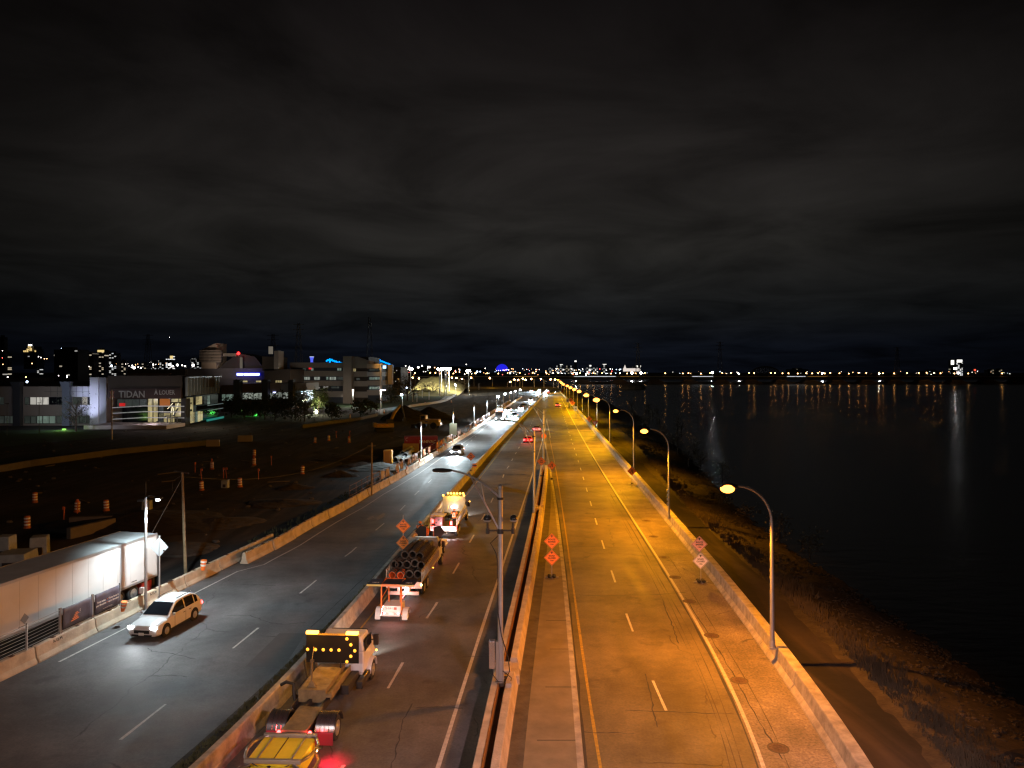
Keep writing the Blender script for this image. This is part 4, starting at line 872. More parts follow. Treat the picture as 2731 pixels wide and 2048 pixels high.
for s in (-1, 1):
    m = MB(); secs = []
    for k in range(9):
        a = rad(5 + 170*k/8); secs.append([(s*.90, 5.95 + .60*math.cos(a), .48 + .60*math.sin(a)), (s*.90, 5.95 + .66*math.cos(a), .48 + .68*math.sin(a)), (s*1.32, 5.95 + .64*math.cos(a), .46 + .62*math.sin(a)), (s*1.32, 5.95 + .58*math.cos(a), .46 + .56*math.sin(a))])
    m.loft(secs); m.build('front_wing', WHT, t0, smooth=True)
    m = MB(); m.box(min(s*1.13, s*1.15), max(s*1.13, s*1.15), 4.95, 6.1, 1.72, 2.25); m.build('side_window', GLS, t0)
    m = MB(); m.box(min(s*1.20, s*1.44), max(s*1.20, s*1.44), 6.25, 6.4, 1.55, 2.05); m.cyl((s*1.1, 6.3, 1.8), (s*1.3, 6.32, 1.8), .03); m.build('mirror', DRKM, t0, bevel=.03)
    m = MB(); m.box(min(s*1.0, s*1.30), max(s*1.0, s*1.30), 3.9, 5.35, .38, .72); m.build('step', DRKM, t0, bevel=.03)
    m = MB(); m.cyl((s*1.05, 4.5, .55), (s*1.05, 5.2, .55), .26, n=14); m.build('fuel_tank', CHROME, t0, smooth=True)
m = MB(); m.box(-.9, .9, 6.05, 6.4, 1.80, 2.3); m.build('windscreen', GLS, t0, bevel=.02)
light('SPOT', (0, 7.9, .8), 900, (1, .95, .85), t0, .1, aim((0, 1, -.1)), 90, .6, 'beam')
m = MB(); m.sphere((1.32, 6.4, 1.25), .05, 8, 6); m.build('marker_lamp', AMB, t0)
# ---- crash cushion behind it
YEL = pm('cushion_yellow', (.88, .68, .03), .5, var=.12, vs=1.4); TUBEM = pm('steel_tube', (.45, .42, .40), .28, .9, var=.15, vs=3)
t0 = thing('crash_cushion', 'yellow crash cushion with curved steel tubes, towed at the bottom edge', 'crash cushion', (-8.42, 28.3, 0), -.045)
m = MB(); m.frus((-.95, .95, -2.05, -.35), (-.98, .98, -2.0, -.40), .42, 1.12); m.build('cushion', YEL, t0, bevel=.03)
m = MB(); m.frus((-.78, .78, -4.2, -2.3), (-.72, .72, -4.1, -2.32), .42, 1.05); m.build('cushion', YEL, t0, bevel=.03)
m = MB(); m.box(-.05, -.02, -2.0, -.4, 1.122, 1.132, Matrix.Rotation(.0, 4, 'Z')); m.build('strap', BLACK, t0)
m = MB()
for y in (-.3, -2.16): m.box(-1.02, 1.02, y - .07, y + .07, 1.08, 1.22)
for s in (-1, 1): m.box(s*.62 - .03, s*.62 + .03, -2.1, -.35, 1.135, 1.165)
m.build('cross_bar', pm('bar_grey', (.38, .36, .33), .4, .5), t0, bevel=.012)
m = MB()
for s in (-1, 1):
    for z in (1.12, .50): m.tube([(s*.80, -.3, z), (s*1.06, -.45, z), (s*1.24, -.85, z), (s*1.27, -1.3, z), (s*1.15, -1.8, z), (s*.98, -2.1, z)], .058, 10)
    for z in (1.05, .48): m.tube([(s*.80, -2.25, z), (s*1.05, -2.5, z), (s*1.3, -3.1, z), (s*1.34, -3.7, z), (s*1.2, -4.3, z)], .07, 10)
m.build('steel_tube', TUBEM, t0, smooth=True)
m = MB(); m.tube([(-.7, -2.25, 1.1), (-.35, -2.34, .99), (-.1, -2.33, 1.05), (.0, -2.36, .97), (.35, -2.34, .98), (.65, -2.26, 1.08)], .02, 5); m.sphere((-.05, -2.36, 1.0), .09, 8, 5); m.build('cable_tangle', pm('black_rubber', (.015, .015, .015), .6), t0)
m = MB(); m.box(-.15, .15, -.3, 1.0, .5, .62); m.build('tow_arm', DRKM, t0)
m = MB(); m.box(1.18, 1.42, -.98, -.82, 1.0, 1.06); m.build('lamp_arm', DRKM, t0); m = MB(); m.sphere((1.22, -1.02, .98), .05, 8, 6); m.build('marker_lamp', em('marker_hot', (1, .45, .12), 45), t0)
for s in (-1, 1): wheel(t0, s*.98, -3.6, .30, .2, s)
light('SPOT', (1.36, -.35, .85), 420, (1, .01, .04), t0, .03, aim((.2, .35, -1)), 80, .9, 'tail_glow')
# ---- small trailer with a folded message board
OFR = pm('orange_frame', (.75, .17, .03), .5); PINKW = pm('trailer_white', (.70, .62, .58), .5, var=.08)
t0 = thing('message_board_trailer', 'small pink-lit trailer with its dark board folded flat on an orange frame', 'trailer', (-7.2, 44.4, 0), -.06)
m = MB(); m.box(-.55, .55, -.3, .9, .45, .95); m.box(-.62, .62, -.42, -.32, .35, .5); m.build('body', PINKW, t0, bevel=.03)
text('5-041', .2, DRKM, t0, (-.15, -.31, .80)); m = MB(); m.box(.12, .3, -.312, -.302, .72, .88); m.build('sticker', pm('red_sticker', (.5, .08, .04), .5), t0)
plate(t0, 0, -.43, .52)
for s in (-1, 1):
    wheel(t0, s*.92, 0, .33, .2, s); m = MB(); secs = []
    for k in range(9):
        a = rad(180*k/8); secs.append([(s*.66, .40*math.cos(a), .34 + .42*math.sin(a)), (s*.66, .44*math.cos(a), .34 + .46*math.sin(a)), (s*.98, .44*math.cos(a), .34 + .46*math.sin(a)), (s*.98, .40*math.cos(a), .34 + .42*math.sin(a))])
    m.loft(secs); m.box(min(s*.66, s*.98), max(s*.66, s*.98), -.46, -.42, .18, .40); m.build('mudguard', PINKW, t0, smooth=False)
    m = MB(); m.lathe([(.06, -.02), (.06, .01)], (s*.42, -.44, .55), 10, 'y'); m.build('tail_light', em('pink_tail', (1, .2, .2), 16), t0)
    m = MB(); m.tube([(s*.62, -.38, .45), (s*.60, -.38, 2.2), (s*.58, -.2, 2.26), (s*.58, .8, 2.3)], .045, 8); m.tube([(s*.35, .5, .9), (s*.35, .5, 2.2)], .035, 8); m.tube([(s*.62, -.38, 1.4), (s*.35, .5, 1.9)], .025, 6); m.build('frame', OFR, t0)
    m = MB(); m.box(s*1.0 - .42, s*1.0 + .42, -.62, .55, 2.26, 2.32); b_ = m.build('board_wing', pm('board_navy', (.02, .025, .045), .4), t0); m = MB(); m.box(s*1.0 - .43, s*1.0 + .43, -.66, -.62, 2.22, 2.33); m.build('wing_edge', pm('amber_rim', (.5, .33, .08), .5), b_)
    text('5-041', .2, WHITE, b_, (s*1.0, -.2, 2.325), (0, 0, math.pi))
m = MB(); m.box(-.54, .54, -.55, .7, 2.24, 2.30); m.build('board', pm('board_navy', (.02, .025, .045), .4), t0); m = MB(); m.box(-.58, .58, -.62, -.54, 2.20, 2.33); m.box(-.58, .58, .68, .74, 2.22, 2.33); m.build('board_frame', OFR, t0)
m = MB(); m.cyl((.5, -.45, .12), (.62, -.45, .75), .035); m.cyl((-.62, -.5, .4), (-.5, -.4, 1.0), .04); m.box(-.04, .04, .9, 3.6, .42, .5); m.build('jack', CHROME, t0)
light('POINT', (0, -.75, .85), 26, (1, .30, .26), t0, .1, name='tail_glow')
# ---- stake truck loaded with traffic drums
def stake_side(parent, x, y0, y1, z0, z1, n, mat):
    m = MB(); m.box(x - .03, x + .03, y0, y1, z1 - .06, z1); m.box(x - .03, x + .03, y0, y1, z0, z0 + .07); m.box(x - .025, x + .025, y0, y1, z1 - .20, z1 - .15)
    for k in range(n): y = y0 + (y1 - y0) * k / (n - 1); m.box(x - .025, x + .025, y - .022, y + .022, z0, z1)
    return m.build('side_rail', mat, parent)
STK = pm('stake_paint', (.42, .36, .28), .5, .2, var=.12, vs=2)
def flatbed(name, label, loc, rz, L_, top, ztop, cabh=2.35, rails=(-1, 1)):
    t0 = thing(name, label, 'truck', loc, rz)
    m = MB(); m.box(-1.2, 1.2, 0, L_, 1.02, 1.14); m.build('bed', pm('bed_floor', (.10, .08, .06), .8, var=.3), t0, bevel=.01)
    m = MB(); m.box(-1.2, 1.2, -.05, .0, .72, 1.15); m.build('tail_panel', PINKW, t0, bevel=.01)
    m = MB(); m.box(-1.02, 1.02, -.25, -.12, .35, .55); m.box(-.4, -.3, -.2, L_ + 2.5, .55, .85); m.box(.3, .4, -.2, L_ + 2.5, .55, .85); m.build('chassis', PINKW if name == 'stake_truck' else CHROME, t0)
    for s in rails: stake_side(t0, s*1.19, .03, L_ - .05, 1.14, 1.95, 15, STK)
    m = MB(); m.poly([(-1.2, 1.1), (1.2, 1.1), (1.08, ztop), (-1.08, ztop)], .08, 'y', L_); m.build('headboard', pm('headboard_steel', (.30, .27, .22), .5, .3, var=.3, vs=1.5), t0, bevel=.015)
    m = MB(); m.box(-1.05, 1.05, L_ + .2, L_ + 1.9, .7, 1.65); m.frus((-1.05, 1.05, L_ + .2, L_ + 1.9), (-.9, .9, L_ + .25, L_ + 1.5), 1.65, cabh); m.frus((-.95, .95, L_ + 1.9, L_ + 3.2), (-.85, .85, L_ + 1.9, L_ + 3.1), .6, 1.45); m.build('cab', WHT, t0, bevel=.06)
    for s in (-1, 1):
        wheel(t0, s*1.12, 1.3, .45, .50, s, True); wheel(t0, s*1.08, L_ + 2.2, .42, .28, s)
        if L_ > 6: wheel(t0, s*1.12, 2.5, .45, .50, s, True)
        m = MB(); m.box(min(s*1.06, s*1.075), max(s*1.06, s*1.075), L_ + .5, L_ + 1.6, 1.62, 2.1); m.build('side_window', GLS, t0)
        m = MB(); m.box(min(s*1.12, s*1.36), max(s*1.12, s*1.36), L_ + 1.6, L_ + 1.72, 1.5, 1.95); m.build('mirror', DRKM, t0, bevel=.02)
    return t0
t0 = flatbed('stake_truck', 'stake-sided truck piled with nested black and orange traffic drums', (-7.12, 48.5, 0), -.07, 6.6, 2.57, 2.57)
for s, x in ((0, -.35), (1, .62), (2, -.02), (3, .22)):
    m = MB(); m.box(x - .07, x + .07, -.09, -.05, .82, .94); m.build('tail_light', TAIL, t0)
m = MB(); m.sphere((.18, -.12, .62), .12, 10, 6); m.build('work_lamp', em('cold_lamp', (.75, .85, 1), 40), t0)
m = MB(); m.lathe([(.06, 0), (.06, .02)], (1.16, -.08, .98), 8, 'y'); m.build('marker_lamp', em('marker_hot', (1, .45, .12), 45), t0)
m = MB(); [m.sphere((1.24, y, 1.06), .04, 6, 5) for y in (3.9, )]; m.build('side_marker', AMB, t0)
light('SPOT', (.15, -.9, .75), 50, (1, .72, .62), t0, .2, aim((0, 1, -.15)), 140, .7, 'work_light'); light('POINT', (0, -.7, .7), 16, (1, .08, .08), t0, .2, name='tail_glow')
STKLOC = Matrix.Translation((-7.12, 48.5, 0)) @ Matrix.Rotation(-.07, 4, 'Z')
# drums: nested in rows lying along the bed, open ends to the rear
def drum_proto(band):
    t0 = thing('traffic_drum', '', 'traffic drum')
    m = MB(); m.lathe([(.245, 0), (.215, .95)], n=18, axis='y'); r_ = m.v; m2 = MB(); m2.lathe([(.250, 0), (.245, .30), (.215, 1.0), (.16, 1.03)], n=18, axis='y')
    o = MB(); o.v = []; prof = [(.20, .0), (.255, .0), (.252, .12), (.222, .9), (.18, .95), (.02, .95), (.02, .93), (.17, .93), (.20, .88), (.215, .0)]
    vs = []; fs = []; n = 18
    for r, h in prof:
        for k in range(n): tt = 2*math.pi*k/n; vs.append((r*math.cos(tt), h, r*math.sin(tt)))
    for i in range(len(prof) - 1):
        for k in range(n): fs.append((i*n+k, i*n+(k+1)%n, (i+1)*n+(k+1)%n, (i+1)*n+k))
    o.add(vs, fs); o.build('shell', band, t0, smooth=True)
    o = MB(); o.lathe([(.235, -.02), (.30, -.015), (.305, .05), (.26, .07)], n=18, axis='y')
    vs = []; fs = []; prof = [(.225, -.01), (.29, -.01), (.30, .04), (.26, .07), (.25, .05)]
    for r, h in prof:
        for k in range(n): tt = 2*math.pi*k/n; vs.append((r*math.cos(tt), h, r*math.sin(tt)))
    for i in range(len(prof) - 1):
        for k in range(n): fs.append((i*n+k, i*n+(k+1)%n, (i+1)*n+(k+1)%n, (i+1)*n+k))
    q = MB(); q.add(vs, fs); q.build('tyre_ring', pm('ring_rubber', (.034, .025, .016), .7, var=.3, vs=6, bump=.3, bs=30), t0, smooth=True)
    return t0
dk = drum_proto(pm('drum_dark', (.035, .027, .02), .6)); og = drum_proto(pm('drum_orange', (.75, .16, .03), .5)); used = {id(dk): False, id(og): False}
cols = [(-.88, 1.46, 0), (-.34, 1.46, 0), (.20, 1.45, 1), (.76, 1.45, 1), (-.62, 1.97, 1), (-.06, 1.98, 1), (.48, 2.08, 1), (-.34, 2.48, 1), (.22, 2.50, 1), (-.92, 1.98, 2), (.92, 1.95, 1), (.70, 2.4, 1)]
for ci, (x, z, kind) in enumerate(cols):
    src = og if kind == 0 else dk
    for k in range(13):
        y = (.35 if kind == 0 else .75 if z < 1.8 else 1.15 if z < 2.2 else 1.75) + k * .34 + R.uniform(-.03, .03)
        if y > 5.5: break
        s_ = dk if (kind == 0 and k > 1) else src
        if not used[id(s_)]: o = s_; used[id(s_)] = True
        else: o = copy_tree(s_)
        zz_ = z - max(0, (y - 3.5)) * .06; p = STKLOC @ Vector((x + R.uniform(-.02, .02), y, zz_)); o.location = p; o.rotation_euler = (R.uniform(-.03, .03), R.uniform(0, 6.28), -.07 + R.uniform(-.03, .03))
        if s_ is og: tag(o, ['orange drum at the lower left end of the truck load', 'second orange drum nested in the lower left of the load'][k] if ci == 0 else ['orange drum second from the left in the bottom row of the load', 'orange drum nested behind the second one in the bottom row'][k], 'traffic drum', 'orange drums at the bottom of the truck load')
        else: tag(o, ('rear dark drum, ' + ['', '', 'bottom row, third from the left', 'bottom row, rightmost', 'middle row, second from the left', 'middle row, centre', 'middle row, right of centre', 'top row, left', 'top row, centre', 'middle row, leftmost', 'middle row, far right', 'top row, right'][ci] + ', open end to the camera') if k == 0 and kind else 'black rubber-ringed traffic drum nested in the pile on the stake truck', 'traffic drum', 'nested dark drums on the stake truck')
# ---- sign trailer ahead with pointed black panels, then the crew truck
t0 = thing('sign_trailer', 'small white trailer with two black pointed panels between the two work trucks', 'trailer', (-6.75, 60.3, 0), -.07)
m = MB(); m.box(-.75, .95, -.2, 3.0, .42, .62); m.box(.55, 1.0, -.25, .5, .5, 1.25); m.build('body', PINKW, t0, bevel=.03)
for s in (-1, 1):
    wheel(t0, s*1.12, .6, .36, .22, s); m = MB(); m.poly([(s*.32, 1.35), (s*.85, 1.35), (s*1.25, 1.85), (s*.85, 2.3), (s*.32, 2.25)], .06, 'y', .2); m.build('pointed_panel', pm('board_black', (.008, .008, .007), .45), t0)
    m = MB(); m.cyl((s*.3, .25, .6), (s*.3, .25, 2.2), .04); m.build('post', OFR, t0)
m = MB(); m.box(.66, .84, -.30, -.25, .9, 1.05); m.box(.6, .72, -.30, -.25, .75, .9); m.build('tail_light', TAIL, t0); m = MB(); m.box(.95, 1.35, .1, 1.1, .72, .80); m.build('mudguard', WHT, t0, bevel=.03)
light('POINT', (.8, -.7, 1.0), 26, (1, .25, .2), t0, .1, name='tail_glow')
t0 = flatbed('crew_truck', 'flatbed work truck with a row of amber flashing lamps over its headboard', (-6.15, 65.9, 0), -.07, 6.3, 2.7, 2.78)
hb = MB()
for k in range(6): m = MB(); m.sphere((-.62 + k*.30, 6.6, 3.02), .10, 10, 6); m.build('flashing_lamp', AMB, t0)
for x, z in ((-1.05, 2.86), (1.0, 2.86)): m = MB(); m.sphere((x, 6.3, z), .10, 10, 6); m.build('flashing_lamp', AMB, t0)
m = MB(); m.box(-.85, .95, 6.55, 6.65, 2.80, 2.92); m.build('light_bar', DRKM, t0)
m = MB(); m.sphere((.05, 6.22, 1.72), .30, 14, 6, (1, .15, .42)); m.build('oval_lamp', em('oval_lamp', (1, .9, 1), 30), t0)
light('POINT', (0, 6.0, 3.0), 420, (1, .55, .05), t0, .3, name='beacon_light'); light('SPOT', (0, -1.3, 1.0), 700, (1, .8, .78), t0, .2, aim((.15, 1, -.12)), 120, .7, 'work_light')
light('POINT', (.0, 5.5, 1.7), 60, (1, .85, .8), t0, .1, name='work_light')
m = MB(); m.box(.0, 1.1, -.075, -.052, .76, 1.12); m.build('lit_panel', em('lit_tailboard', (1, .88, .84), 3.0, (.7, .7, .7)), t0)
for x, z in ((-.95, 1.6), (.72, 1.45), (1.12, 1.0), (-.95, 1.0)): m = MB(); m.box(x - .09, x + .09, -.12, -.06, z - .16, z + .16); m.build('tail_light', TAIL, t0)
m = MB(); m.cyl((1.3, 7.9, 2.0), (1.4, 7.9, 2.0), .05); m.build('marker_lamp', AMB, t0)
light('SPOT', (0, 9.8, .8), 1500, (1, .95, .85), t0, .1, aim((0, 1, -.1)), 100, .6, 'beam')
CRW = Matrix.Translation((-6.15, 65.9, 0)) @ Matrix.Rotation(-.07, 4, 'Z')
def increw(x, y, z): return CRW @ Vector((x, y, z))
t0 = thing('generator', 'dark red lit machine with a yellow lid at the rear of the crew truck', 'generator', increw(-.45, .6, 1.14), -.07); m = MB(); m.box(-.35, .35, -.5, .6, 0, .85); m.build('housing', pm('machine_red', (.10, .02, .02), .5), t0, bevel=.04)
m = MB(); m.box(-.75, .55, -.5, .7, .87, .92); m.build('lid', pm('yellow_lid', (.65, .40, .02), .5), t0); m = MB(); [m.lathe([(.07, -.52), (.07, -.5)], (-.2 + .2*k, 0, .3 + .25*(k % 2)), 8, 'y') for k in range(3)]; m.build('knob', CHROME, t0)
t0 = thing('equipment_pile', 'heap of dark tarpaulins and tools in the crew truck bed', 'equipment', increw(.05, 3.2, 1.14), -.07); m = MB()
for k in range(16): m.sphere((R.uniform(-.8, .7), R.uniform(-1.6, 2.3), R.uniform(.1, .35)), R.uniform(.18, .35), 8, 5, (1.2, 1, .7))
m.build('tarpaulin', pm('tarp_dark', (.03, .03, .025), .8, bump=.8, bs=5), t0); m = MB()
for k in range(7): a = Vector((R.uniform(-1, -.4), R.uniform(-1, 2), R.uniform(.4, .6))); m.cyl(a, a + Vector((R.uniform(-.2, .4), R.uniform(.2, .7), R.uniform(0, .35))), .025, n=6)
m.build('tool', pm('tool_yellow', (.6, .45, .05), .5), t0)
# ---- workers
SKIN = pm('skin', (.45, .26, .18), .6); VEST = pm('vest_orange', (.85, .22, .03), .7); PANTS = pm('work_trousers', (.02, .025, .05), .85); HAT = pm('helmet_orange', (.9, .25, .03), .35); REFL = pm('reflective_tape', (.75, .75, .65), .4)
def skin_mesh(name, verts, edges, radii, mat, parent):
    me = bpy.data.meshes.new(name); me.from_pydata(verts, edges, []); me.materials.append(mat); o = bpy.data.objects.new(name, me); COL.objects.link(o); o.parent = parent
    s = o.modifiers.new('skin', 'SKIN'); s.use_smooth_shade = True
    for i, r in enumerate(radii): me.skin_vertices[0].data[i].radius = (r, r * (.8 if i in (1, 2) else 1))
    me.skin_vertices[0].data[0].use_root = True
    sd = o.modifiers.new('sub', 'SUBSURF'); sd.levels = 1; sd.render_levels = 1; return o
def person(label, loc, rz, pose='stand', helmet=HAT, vest=VEST, tape=True):
    t0 = thing('person', label, 'person', loc, rz)
    if pose == 'stand': hip, kn, an, tr = .95, .50, .08, 0.0; ky = 0.0
    else: hip, kn, an, tr = .48, .52, .06, .0; ky = .38
    B = hip; hd_ = B + .62
    arm = {'stand': [(.22, .0, B + .46), (.30, .10, B + .20), (.24, .30, B + .12)], 'reach': [(.22, .0, B + .46), (.40, .22, B + .38), (.48, .48, B + .42)], 'sit': [(.22, 0, B + .46), (.30, .16, B + .22), (.18, .36, B + .14)]}['reach' if pose == 'reach' else 'sit' if pose == 'sit' else 'stand']
    if pose == 'reach': hip = B
    # vertices: 0 pelvis 1 waist 2 chest 3 neck 4 head 5 top, arms, legs
    v = [(0, 0, B), (0, .01, B + .2), (0, .02, B + .40), (0, .03, B + .53), (0, .05, B + .66), (0, .06, B + .74)]
    e = [(0, 1), (1, 2), (2, 3), (3, 4), (4, 5)]; r = [.15, .145, .165, .06, .095, .07]
    for s in (-1, 1):
        b = len(v); v += [(s*arm[0][0], arm[0][1], arm[0][2]), (s*arm[1][0], arm[1][1], arm[1][2]), (s*arm[2][0], arm[2][1], arm[2][2]), (s*arm[2][0], arm[2][1] + .09, arm[2][2] - .01)]; e += [(2, b), (b, b+1), (b+1, b+2), (b+2, b+3)]; r += [.07, .05, .035, .035]
        b = len(v); v += [(s*.10, .0, B - .04), (s*.13, ky if pose == 'sit' else .03, (B + .06) if pose == 'sit' else .50), (s*.13, (ky + .03) if pose == 'sit' else -.02, an + .02), (s*.13, (ky if pose == 'sit' else -.02) + .16, an - .03)]; e += [(0, b), (b, b+1), (b+1, b+2), (b+2, b+3)]; r += [.10, .07, .05, .045]
    skin_mesh('body', v, e, r, PANTS, t0)
    m = MB(); m.sphere((0, .055, B + .69), .105, 12, 8, (.85, 1, 1.15)); m.sphere((0, .165, B + .67), .02, 6, 5); hd = m.build('head', SKIN, t0, smooth=True)
    m = MB(); [m.sphere((s*.035, .155, B + .70), .012, 6, 4) for s in (-1, 1)]; m.build('eye', BLACK, hd)
    m = MB(); m.sphere((0, .045, B + .755), .135, 14, 8, (1, 1.1, .75)); m.lathe([(.165, B + .725), (.165, B + .74), (.12, B + .75)], (0, .06, 0), 14); m.build('helmet', helmet, t0, smooth=True)
    m = MB(); secs = []
    for z, hw, hd2 in ((B - .06, .20, .15), (B + .15, .185, .15), (B + .36, .225, .165), (B + .46, .20, .14), (B + .51, .10, .09)): secs.append([(hw * math.cos(a), .01 + hd2 * math.sin(a), z) for a in [2*math.pi*k/14 for k in range(14)]])
    m.loft(secs); ve = m.build('vest', vest, t0, smooth=True)
    if tape:
        m = MB()
        for s in (-1, 1): m.add([(s*.03, -.145, B + .44), (s*.075, -.145, B + .44), (s*.145, -.165, B + .12), (s*.10, -.165, B + .12)], [(0, 1, 2, 3)])
        m.lathe([(.235, B + .08), (.235, B + .12)], (0, .01, 0), 14, M=Matrix.Diagonal((.82, .68, 1, 1))); m.build('reflective_tape', REFL, ve)
    for s in (-1, 1):   # sleeves follow the arms; hands with five fingers
        m = MB(); m.tube([(s*.19, .01, B + .47), (s*arm[0][0], arm[0][1], arm[0][2]), (s*(arm[0][0]+arm[1][0])/2, (arm[0][1]+arm[1][1])/2, (arm[0][2]+arm[1][2])/2)], [.085, .08, .065], 8); m.build('sleeve', vest, t0, smooth=True)
        h = Vector((s*arm[2][0], arm[2][1] + .07, arm[2][2])); m = MB(); m.sphere(h, .045, 8, 6, (.9, 1.2, .5))
        for k in range(4): m.tube([h + Vector((-.03 + .02*k, .04, 0)), h + Vector((-.033 + .022*k, .085 - .008*abs(k-1.5), -.01)), h + Vector((-.03 + .02*k, .105 - .012*abs(k-1.5), -.035))], [.010, .009, .007], 5)
        m.tube([h + Vector((-s*.035, -.01, 0)), h + Vector((-s*.065, .03, -.01)), h + Vector((-s*.06, .055, -.02))], [.012, .010, .008], 5); m.build('hand', SKIN, t0, smooth=True)
    return t0
person('worker in orange vest and orange helmet seen from behind, between the two trucks', (-7.75, 61.9, .62), -.1)
person('worker with dark helmet leaning beside the orange-helmeted one', (-7.25, 62.9, .62), 1.9, 'reach', pm('helmet_dark', (.03, .03, .035), .3))
person('worker with orange helmet crouching in the crew truck bed', tuple(increw(.72, 1.7, 1.14)), -.1, 'sit')
# ---- parked semi-trailer
TW = pm('trailer_skin', (.62, .61, .60), .5, var=.07, vs=.6); ROOF = pm('trailer_roof', (.44, .48, .49), .55, var=.15, vs=.6)
rzT = -math.atan2(2.3, 12.3)
t0 = thing('semi_trailer', 'long white semi-trailer parked behind the concrete blocks at the left edge', 'trailer', (-25.6, 50.4, 0), rzT)
m = MB(); m.box(-1.4, 1.4, -16.2, 0, 1.15, 3.98); m.build('box', TW, t0, bevel=.02)
m = MB(); m.box(-1.36, 1.36, -16.15, -.05, 3.982, 4.0); m.build('roof', ROOF, t0)
m = MB(); m.box(1.4, 1.43, -16.2, 0, 3.86, 4.02); m.box(1.4, 1.43, -16.2, 0, 1.08, 1.22); m.box(-1.43, -1.4, -16.2, 0, 3.86, 4.02); m.box(1.36, 1.44, -.04, .02, 1.1, 4.02); m.build('edge_rail', pm('rail_alu', (.5, .5, .5), .3, .7), t0)
m = MB(); m.box(-1.25, 1.25, -4.6, -.2, .95, 1.1); m.box(-1.3, 1.3, -.3, -.1, .45, 1.1); m.box(-1.2, 1.2, -15, -4.6, 1.0, 1.14); m.build('underframe', DRKM, t0)
m = MB(); [m.poly([(y - .28, 1.72), (y, 2.02), (y + .28, 1.72), (y, 1.42)], .006, 'x', 1.402) for y in (-10.8,)]; m.build('hazard_placard', pm('placard_grey', (.25, .26, .27), .6), t0)
m = MB(); [m.box(1.402, 1.41, y, y + .5, 1.32, 1.37) for y in (-14.5, -11.2, -8, -5, -2.5)]; m.build('reflector', DRKM, t0)
for y in (-2.2, -3.5):
    for s in (-1, 1): wheel(t0, s*1.32, y, .52, .5, s, True)
m = MB(); m.box(.9, 1.35, -1.45, -.45, .25, .95); m.build('red_guard', pm('red_box', (.35, .03, .02), .5), t0, bevel=.03)
m = MB(); [m.box(1.401, 1.408, -16 + k*1.22, -15.985 + k*1.22, 1.24, 3.86) for k in range(13)]; m.build('panel_seam', pm('seam_grey', (.57, .565, .56), .6), t0)
m = MB(); m.box(1.403, 1.41, -.9, -.2, 1.12, 1.2); m.build('stain', pm('rust', (.2, .07, .03), .8), t0)
# ================================================================== FENCES ON THE LEFT BLOCKS
def c1(x, y): return (x / 3.16 * .81, (880 + y / 3.16) * .81)
def c2(x, y): return ((500 + x / 3.687) * .81, (880 + y / 3.687) * .81)
def c3(x, y): return ((1000 + x / 4.148) * .81, (900 + y / 4.148) * .81)
def c4(x, y): return (x / 2.7657 * .81, (1250 + y / 2.7657) * .81)
def cw(x, y): return ((1400 + x / 3.16) * .81, (950 + y / 3.16) * .81)
def ce(x, y): return ((2000 + x / 3.026) * .81, (930 + y / 3.026) * .81)
BAN = pm('banner_vinyl', (.075, .068, .095), .45, var=.25, vs=1.2, bump=.25, bs=3)
t0 = thing('banner_fence', 'steel mesh fence with two dark printed banners standing on the near concrete blocks', 'fence')
fx = [(LA(y) - .28, y) for y in (34.6, 37.4, 39.75, 42.2, 44.5)]
fx = [(x, y) for x, y in fx]
for i, (x, y) in enumerate(fx):
    m = MB(); m.box(x - .035, x + .035, y - .035, y + .035, .84, 2.22); 
    if i in (2, 3): m.box(x - .03, x + .03, y + .10, y + .16, .84, 2.2)
    m.build('post', STEEL, t0)
def along(i, u, z): a, b = fx[i], fx[i+1]; return (a[0] + (b[0] - a[0]) * u, a[1] + (b[1] - a[1]) * u, z)
m = MB()
for i in (0, 1):
    for z in (.98, 1.15, 1.32, 1.49, 1.66, 1.82, 1.95, 2.1): m.cyl(along(i, 0, z), along(i, 1, z), .012 if z < 2 else .022, n=4)
for i in (2, 3): m.cyl(along(i, 0, .92), along(i, 1, .92), .02, n=4)
m.build('wire', STEEL, t0)
